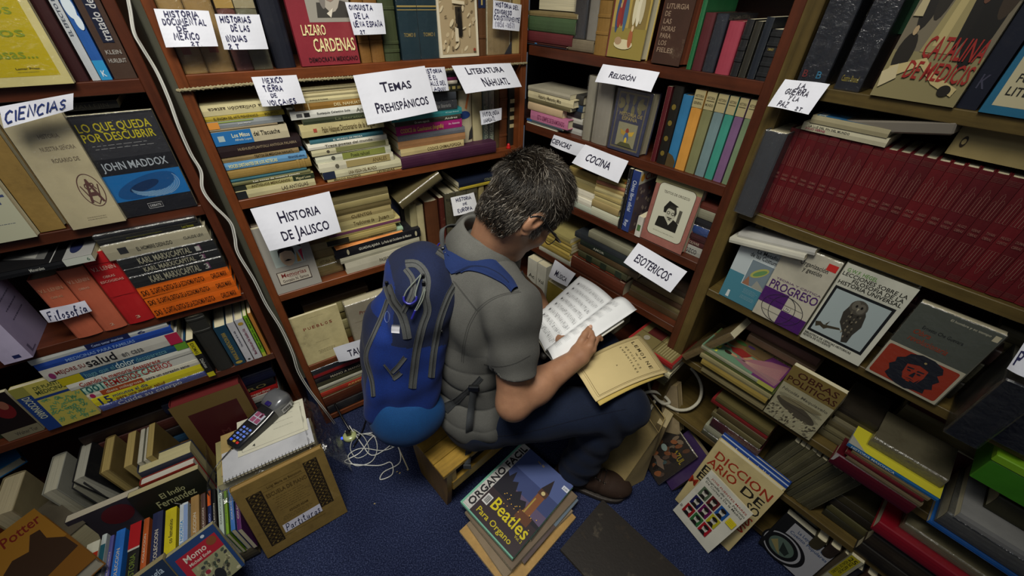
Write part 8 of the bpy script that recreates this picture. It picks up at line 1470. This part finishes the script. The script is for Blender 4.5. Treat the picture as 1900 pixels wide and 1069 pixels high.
# haul loop, zip cords and hardware
def at_pack(px, py, lift=.01): p, n_, _ = cast(TP, px, py); return (p+n_*lift) if p is not None else at_z(px, py, .8)
pz = lambda *a: Vector(at_z(*a))
def band(name, pts, w_, th, mtl, parent, side):
    P_ = spline(pts, 8); vs = []; fs = []; sd = Vector(side).normalized()
    for i, p in enumerate(P_): t = (P_[min(i+1, len(P_)-1)]-P_[max(0, i-1)]).normalized(); s1 = (sd-t*sd.dot(t)).normalized(); n1 = t.cross(s1); vs += [p+s1*w_/2+n1*th/2, p-s1*w_/2+n1*th/2, p-s1*w_/2-n1*th/2, p+s1*w_/2-n1*th/2]
    for i in range(len(P_)-1):
        for j in range(4): fs.append((4*i+j, 4*i+(j+1) % 4, 4*i+4+(j+1) % 4, 4*i+4+j))
    fs += [(3, 2, 1, 0), tuple(4*(len(P_)-1)+j for j in range(4))]; return link(name, vs, fs, mtl, parent, None, True)
a_ = at_pack(820, 462, .004); b_ = at_pack(842, 490, .004)
band('haul_loop', [a_, Vector(nv(a_))+Vector((.0, .03, .045)), Vector(nv(a_))*.5+Vector(nv(b_))*.5+Vector((.03, .06, .065)), Vector(nv(b_))+Vector((.045, .04, .040)), b_], .013, .003, gt, pk, (.6, .3, .3))
pur = mat('23237a', 'gloss'); gc = mat('6a7068', 'cloth')
for pts, rr_, mm in (([(783, 512), (770, 526), (757, 541), (752, 552)], .0017, gc), ([(783, 512), (776, 530), (771, 545), (771, 552)], .0017, gc), ([(752, 550), (753, 558), (762, 562), (771, 556), (772, 549)], .0030, pur), ([(787, 536), (778, 556), (769, 572)], .0017, gc), ([(788, 538), (782, 556), (770, 574)], .0017, gc), ([(770, 571), (767, 580), (764, 588)], .0032, pur)):
    v, fq = tube_mesh(spline([at_pack(x, y, .010) for x, y in pts], 5), rr_, 7); link('zip_cord', v, fq, mm, pk, None, True)
c_ = at_pack(818, 458, .012); v, fq = tube_mesh([c_+Vector((.011*math.cos(a), .006*math.sin(a), .011*math.sin(a))) for a in np.linspace(0, math.tau, 17)[:-1]], .0030, 7, True); link('ring', v, fq, pur, pk, None, True)
for x, y in ((820, 466), (825, 474), (785, 515), (786, 528), (722, 527)):
    c_ = at_pack(x, y, .006); MB().box(-.0045, .0045, -.003, .003, -.007, .007, bev=.0015, M=Matrix.Translation(c_)).build('zip_slider', mat('1a1b1c', 'gloss', metal=.6), pk)
# compression straps and buckle low on the pack
for pts, w_ in (([(728, 690), (738, 680), (752, 662)], 8), ([(730, 702), (738, 696), (744, 690)], 9), ([(712, 676), (722, 688), (732, 702)], 3)): drape('strap', TP, pts, w_, .005, gt, pk, 10, 2)
# padded yoke over the right shoulder and the shoulder straps
for o_ in (drape('shoulder_strap', TS, [(826, 490), (848, 478), (872, 478), (898, 490), (924, 508), (943, 524), (955, 540)], [46, 62, 52, 38, 28, 20, 14], .012, mat('13244e', 'cloth', weave=.35), pk, 34, 8),):
    pass
drape('strap_piping', TS, [(846, 508), (872, 498), (900, 500), (925, 512), (945, 531)], 2.2, .0165, mat('0a1838', 'cloth'), pk, 30, 2)
drape('shoulder_strap', TS, [(838, 468), (846, 456), (853, 450)], 22, .014, mat('13244e', 'cloth', weave=.35), pk, 12, 5)
# waist strap across the shirt and its loose end hanging by the bench
drape('waist_strap', TS, [(826, 758), (845, 745), (862, 730), (880, 714), (893, 700)], [20, 12, 9, 9, 9], .006, mat('26282a', 'cloth'), pk, 20, 3)
p0, n0, _ = cast(TS, 879, 716); p0 = p0+n0*.012 if p0 is not None else at_z(879, 716, .4)
tq = lambda x, y, l_, z_: (lambda h_: h_[0]+h_[1]*l_ if h_[0] is not None else pz(x, y, z_))(cast(TS, x, y))
band('strap_end', [p0, tq(876, 752, .012, .40), tq(873, 790, .014, .34), pz(870, 826, .295), pz(867, 862, .235)], .021, .0022, mat('34373a', 'cloth', weave=.4), pk, (.85, .3, -.2))
MB().box(-.013, .013, -.003, .003, -.012, .012, bev=.002, M=Matrix.Translation(pz(867, 866, .232))).build('strap_tab', mat('34373a', 'cloth'), pk)
MB().box(-.016, .016, -.006, .006, -.011, .011, bev=.003, M=Matrix.Translation(p0)).build('buckle', mat('101112', 'gloss'), pk)
v, fq = tube_mesh(spline([at_pack(818, 612, .004), pz(828, 640, .60), pz(828, 658, .58)], 5), .0028, 6); link('cord', v, fq, mat('1a1b1c', 'gloss'), pk, None, True)
band('strap', [pz(690, 795, .05), pz(706, 783, .09), pz(722, 784, .10), pz(726, 795, .05)], .03, .002, gt, pk, (.2, 1, 0))
# camera strap and clip at the chest
cs_ = empty('camera_strap', Matrix.Identity(4), 'black camera strap with a small clip at the chest of the man', 'strap')
band('webbing', [pz(962, 510, .90), pz(968, 536, .84), pz(974, 560, .78), pz(980, 585, .72)], .018, .002, mat('0e0e10', 'cloth'), cs_, (.7, .5, 0)); band('webbing', [pz(966, 505, .89), pz(976, 535, .82), pz(983, 560, .76)], .014, .002, mat('1a1a1c', 'cloth'), cs_, (.7, .5, .2))
for i, (x, y, z) in enumerate(((972, 538, .83), (977, 545, .82), (970, 530, .84), (980, 572, .75), (988, 566, .76), (992, 578, .75), (984, 580, .74))): M_ = Matrix.Translation(pz(x, y, z)) @ Matrix.Rotation(i*.7, 4, 'Z'); MB().box(-.008, .008, -.005, .005, -.006, .006, bev=.002, M=M_).build('clip', mat('0b0b0c', 'gloss'), cs_)
# ---------------------------------------------------------------- bench
L0, L1, R1 = Vector(at_z(752, 800, .26)), Vector(at_z(823, 886, .26)), Vector(at_z(907, 822, .26)); wy = (L0-L1); bw = wy.length; wy.normalize(); wx = wy.cross(UP); wx = wx if wx.dot(R1-L1) > 0 else -wx; blen = .46
be = empty('bench', Matrix(((wx.x, wy.x, 0, L1.x), (wx.y, wy.y, 0, L1.y), (0, 0, 1, 0), (0, 0, 0, 1))), 'low yellowish wooden bench with slatted top under the seated man', 'bench'); wd = mat('96772f', 'wood', stretch=(2, 30, 30)); wd2 = mat('866729', 'wood', stretch=(30, 30, 2))
ns = 4
for i in range(ns): y0 = bw*i/ns; MB().box(-.0, blen, y0+.0008, y0+bw/ns-.0008, .242, .26, bev=.0022).build('slat', wd, be)
def board(x0, x1):
    b = MB(); o = [(.030, 0), (bw-.030, 0), (bw-.012, .12), (bw-.002, .241), (.002, .241), (.012, .12)]; n = len(o)
    b.add([(x0, y, z) for y, z in o]+[(x1, y, z) for y, z in o], [tuple(range(n-1, -1, -1)), tuple(range(n, 2*n))]+[(i, (i+1) % n, n+(i+1) % n, n+i) for i in range(n)]); return b.build('side_board', wd2, be)
board(.012, .032); board(blen-.032, blen-.012); MB().box(.032, blen-.032, .004, .022, .125, .175, bev=.002).build('rail', wd, be); MB().box(.032, blen-.032, bw-.022, bw-.004, .125, .175, bev=.002).build('rail', wd, be)
MB().box(.034, .052, .006, .022, .176, .241).build('block', wd, be)
# sliver of torn carpet edge beside the bench
o = cable('edge_strip', [at_z(722, 785, .003), at_z(735, 820, .003), at_z(748, 850, .003), at_z(758, 872, .003)], .0028, 'b0a890', 'pale torn strip on the carpet beside the bench', 'strip')
# ---------------------------------------------------------------- music held and on the lap
def page(name, cs4, bul, color, nu=16, nv_=20, curl=None):
    vs = []; a, b, c, d = [Vector(x) for x in cs4]; nn = (b-a).cross(d-a).normalized(); nn = nn if nn.z > 0 else -nn     # a bottom-left, b bottom-right, c top-right, d top-left
    P = lambda uu, v: (a*(1-uu)+b*uu)*(1-v)+(d*(1-uu)+c*uu)*v + nn*bul(uu, v)
    return P, nn
def paper(name, P, nn, color, parent=None, th=.0006, nu=18, nw=16):
    vs = [P(i/nu, j/nw)+nn*0 for j in range(nw+1) for i in range(nu+1)]; W = nu+1; K2 = len(vs); vs += [p-nn*th for p in vs]; fs = []
    for j in range(nw):
        for i in range(nu): q = (j*W+i, j*W+i+1, (j+1)*W+i+1, (j+1)*W+i); fs.append(q); fs.append(tuple(x+K2 for x in q[::-1]))
    for i in range(nu): fs += [(i+1, i, i+K2, i+1+K2), (nw*W+i, nw*W+i+1, nw*W+i+1+K2, nw*W+i+K2)]
    for j in range(nw): fs += [(j*W, (j+1)*W, (j+1)*W+K2, j*W+K2), ((j+1)*W+nu, j*W+nu, j*W+nu+K2, (j+1)*W+nu+K2)]
    return link(name, vs, fs, mat(color, 'paper'), parent, None, True)
def staves(P, nn, n, x0, x1, y0, y1, seed, dens, parent, ink='6c6c6e'):
    mb = MB(); rr = random.Random(seed); up_ = nn*.0009
    def seg(a, b, w_):
        k = 10; Q = [P(a[0]+(b[0]-a[0])*i/k, a[1]+(b[1]-a[1])*i/k)+up_ for i in range(k+1)]; vs = []; fs = []
        for i, p in enumerate(Q): t = (Q[min(i+1, k)]-Q[max(i-1, 0)]).normalized(); s1 = nn.cross(t)*w_/2; vs += [p+s1, p-s1]; 
        fs = [(2*i, 2*i+1, 2*i+3, 2*i+2) for i in range(k)]; mb.add(vs, fs, 0)
    for s_ in range(n):
        yb = y1-(y1-y0)*(s_+.5)/n; hh = (y1-y0)/n*.34
        for l in range(5): seg((x0, yb+hh*(l-2)/2.5), (x1, yb+hh*(l-2)/2.5), .00035)
        seg((x0, yb-hh*.8), (x0, yb+hh*.8), .0006); x = x0+.05
        p = P(x0+.02, yb)+up_; d1 = (P(x0+.03, yb)-P(x0+.02, yb)).normalized(); d2 = nn.cross(d1); mb.add([p+d1*.003*math.cos(a)+d2*.006*math.sin(a) for a in np.linspace(0, math.tau, 9)[:-1]], [tuple(range(8))], 0)
        while x < x1-.03:
            x += rr.uniform(.015, .05)*dens; yy = yb+hh*rr.uniform(-.8, .8); p = P(x, yy)+up_; mb.add([p+d1*.0014*math.cos(a)+d2*.0011*math.sin(a) for a in np.linspace(0, math.tau, 9)[:-1]], [tuple(range(8))], 0)
            q = P(min(1, x+.004), yy+hh*.9*(1 if yy < yb else -1))+up_; s1 = d1*.0003; mb.add([p+s1, p-s1, q-s1, q+s1], [(0, 1, 2, 3)], 0)
    return mb.build('notation', mat(ink, 'ink'), parent)
sb = empty('music_book', Matrix.Identity(4), 'open music score book with white pages held by the seated man', 'book')
gb, gtp = pz(1012, 652, .598), pz(1138, 556, .640); lb, lt = pz(979, 600, .640), pz(1076, 512, .672)
P, nn = page('', (lb, gb, gtp, lt), lambda uu, v: .010*math.sin(math.pi*uu)*(1)+.003*math.sin(3*v), '')
pg = paper('left_page', P, nn, 'd2d4d6', sb); staves(P, nn, 8, .12, .90, .06, .92, 1, 1.0, pg)
rb, rt_ = pz(1030, 676, .618), pz(1182, 574, .656)
P2, nn2 = page('', (gb+UP*.004, rb, rt_, gtp+UP*.004), lambda uu, v: .026*math.sin(math.pi*min(1, uu*1.05))**1.0, '')
pg = paper('right_page', P2, nn2, 'd6d8da', sb); staves(P2, nn2, 8, .12, .62, .06, .92, 2, .8, pg, '88888a')
P3, nn3 = page('', (gb-UP*.006, pz(1033, 681, .606), pz(1158, 596, .634), gtp-UP*.012), lambda uu, v: .004*math.sin(math.pi*uu), ''); paper('under_page', P3, nn3, 'd4d4cc', sb, .004)
P4, nn4 = page('', (gb-UP*.010, pz(1030, 672, .598), pz(1150, 590, .628), gtp-UP*.018), lambda uu, v: 0, ''); paper('back_cover', P4, nn4, '2a2826', sb, .002)
P5, nn5 = page('', (lb-UP*.004, gb-UP*.006, gtp-UP*.010, lt-UP*.004), lambda uu, v: .006*math.sin(math.pi*uu), ''); paper('front_cover', P5, nn5, 'c8c4b0', sb, .003)
v, fq = tube_mesh([gb-UP*.012+(gb-gtp).normalized()*.001, gb+(gb-gtp).normalized()*.012-UP*.022], .012, 8); link('spine', v, fq, mat('1c1b1a', 'cover'), sb, None, True)
le = empty('score', Matrix.Identity(4), 'yellowed score titled Lemoine, Estudios Infantiles lying on the knees', 'score')
c4 = [pz(1060, 680, .560), pz(1106, 745, .560), pz(1240, 690, .545), pz(1186, 622, .535)]     # reading: bottom-left, bottom-right, top-right, top-left
bulf = lambda uu, v: .018*math.sin(math.pi*(v*.9+.05))+.004*math.sin(5*uu)
P6, nn6 = page('', c4, bulf, ''); pg6 = paper('cover', P6, nn6, 'bcaa7a', le, .0012)
sh6 = Sheet.__new__(Sheet); mb6 = MB(); mts = [mat('2c2414', 'ink'), mat('5a4a28', 'ink')]
def t6(t, x0, y0, x1, y1, mi=0):
    V, Fc, x = lay_text(t); a = min(v[0] for v in V); b = max(v[0] for v in V); mb6.add([P6(x0+(v[0]-a)/(b-a)*(x1-x0), y0+v[1]/1.03*(y1-y0))+nn6*.0008 for v in V], Fc, mi)
for i, c in enumerate('LEMOINE'): t6(c, .14+.105*i, .79, .14+.105*i+(.07 if c != 'I' else .02), .84)
t6('op. 37', .42, .735, .60, .76)
for i, c in enumerate('ESTUDIOS'): t6(c, .20+.075*i, .665, .20+.075*i+(.04 if c != 'I' else .012), .692)
for i, c in enumerate('INFANTILES'): t6(c, .16+.07*i, .60, .16+.07*i+(.036 if c != 'I' else .012), .627)
t6('A', .5, .42, .53, .44)
for ins, w_ in ((.06, .0007), (.085, .0012)):
    cs_l = [(ins, ins*.8), (1-ins, ins*.8), (1-ins, 1-ins*.8), (ins, 1-ins*.8), (ins, ins*.8)]
    for (xa, ya), (xb, yb) in zip(cs_l, cs_l[1:]):
        Q = [P6(xa+(xb-xa)*i/14, ya+(yb-ya)*i/14)+nn6*.0008 for i in range(15)]; vs = []
        for i, p in enumerate(Q): t = (Q[min(i+1, 14)]-Q[max(i-1, 0)]).normalized(); s1 = nn6.cross(t)*w_/2; vs += [p+s1, p-s1]
        mb6.add(vs, [(2*i, 2*i+1, 2*i+3, 2*i+2) for i in range(14)], 1)
mb6.build('print', mts, pg6)
c7 = [pz(1066, 684, .553), pz(1113, 753, .553), pz(1232, 698, .540), pz(1182, 632, .530)]
P7, nn7 = page('', c7, lambda uu, v: .014*math.sin(math.pi*(v*.9+.05)), ''); paper('inner_leaves', P7, nn7, 'b09a52', le, .004)
# ---------------------------------------------------------------- keep the ~300 largest books as things of their own; the small rest become one object
bpy.context.view_layer.update()
REST = set([12,24,40,41,49,50,51,52,53,54,55,58,60,63,65,66,67,68,69,70,71,72,73,74,75,76,80,81,89,90,91,92,94,96,97,98,99,100,102,106,107,108,109,110,112,113,114,116,117,118,119,120,121,122,123,124,125,126,127,128,133,134,135,149,150,151,154,157,158,159,160,161,162,175,176,177,178,179,180,181,182,183,184,185,186,187,188,191,193,194,195,196,197,198,200,201,202,203,204,205,208,215,216,219,220,221,222,223,224,225,227,228,229,230,231,232,233,234,239,267,268,269,273,274,275,276,277,278,284,285,288,289,290,291,293,294,295,296,297,299,300,305,308,310,311,312,318,319,320,321,331,333,334,335,336,337,342,344,345,351,355,358,366,368,369,370,411,413,414,415,416,417,418,419,420,421,422,424,425,426,427,436,437,439,440,441,442,443,444,454,457,463,464,471,472,473,474,475,476,477,478,480,481,488,493,500,502])   # books the photograph barely shows
rest = [b for i, b in enumerate(BOOKS) if i in REST]
V = []; Fc = []; mats_ = []; mi = []; mix = {}
for b in rest:
    for c in list(b.children):
        me = c.data; M = c.matrix_world; n = len(V); V += [tuple(M @ v.co) for v in me.vertices]; lm = []
        for m_ in me.materials:
            if m_.name not in mix: mix[m_.name] = len(mats_); mats_.append(m_)
            lm.append(mix[m_.name])
        for p in me.polygons: Fc.append(tuple(i+n for i in p.vertices)); mi.append(lm[p.material_index] if lm else 0)
        bpy.data.objects.remove(c)
    bpy.data.objects.remove(b)
if V:
    o = link('books', V, Fc, mats_, None, mi); tag(o, 'small and half hidden books packed behind and between the others', 'books'); o['kind'] = 'stuff'
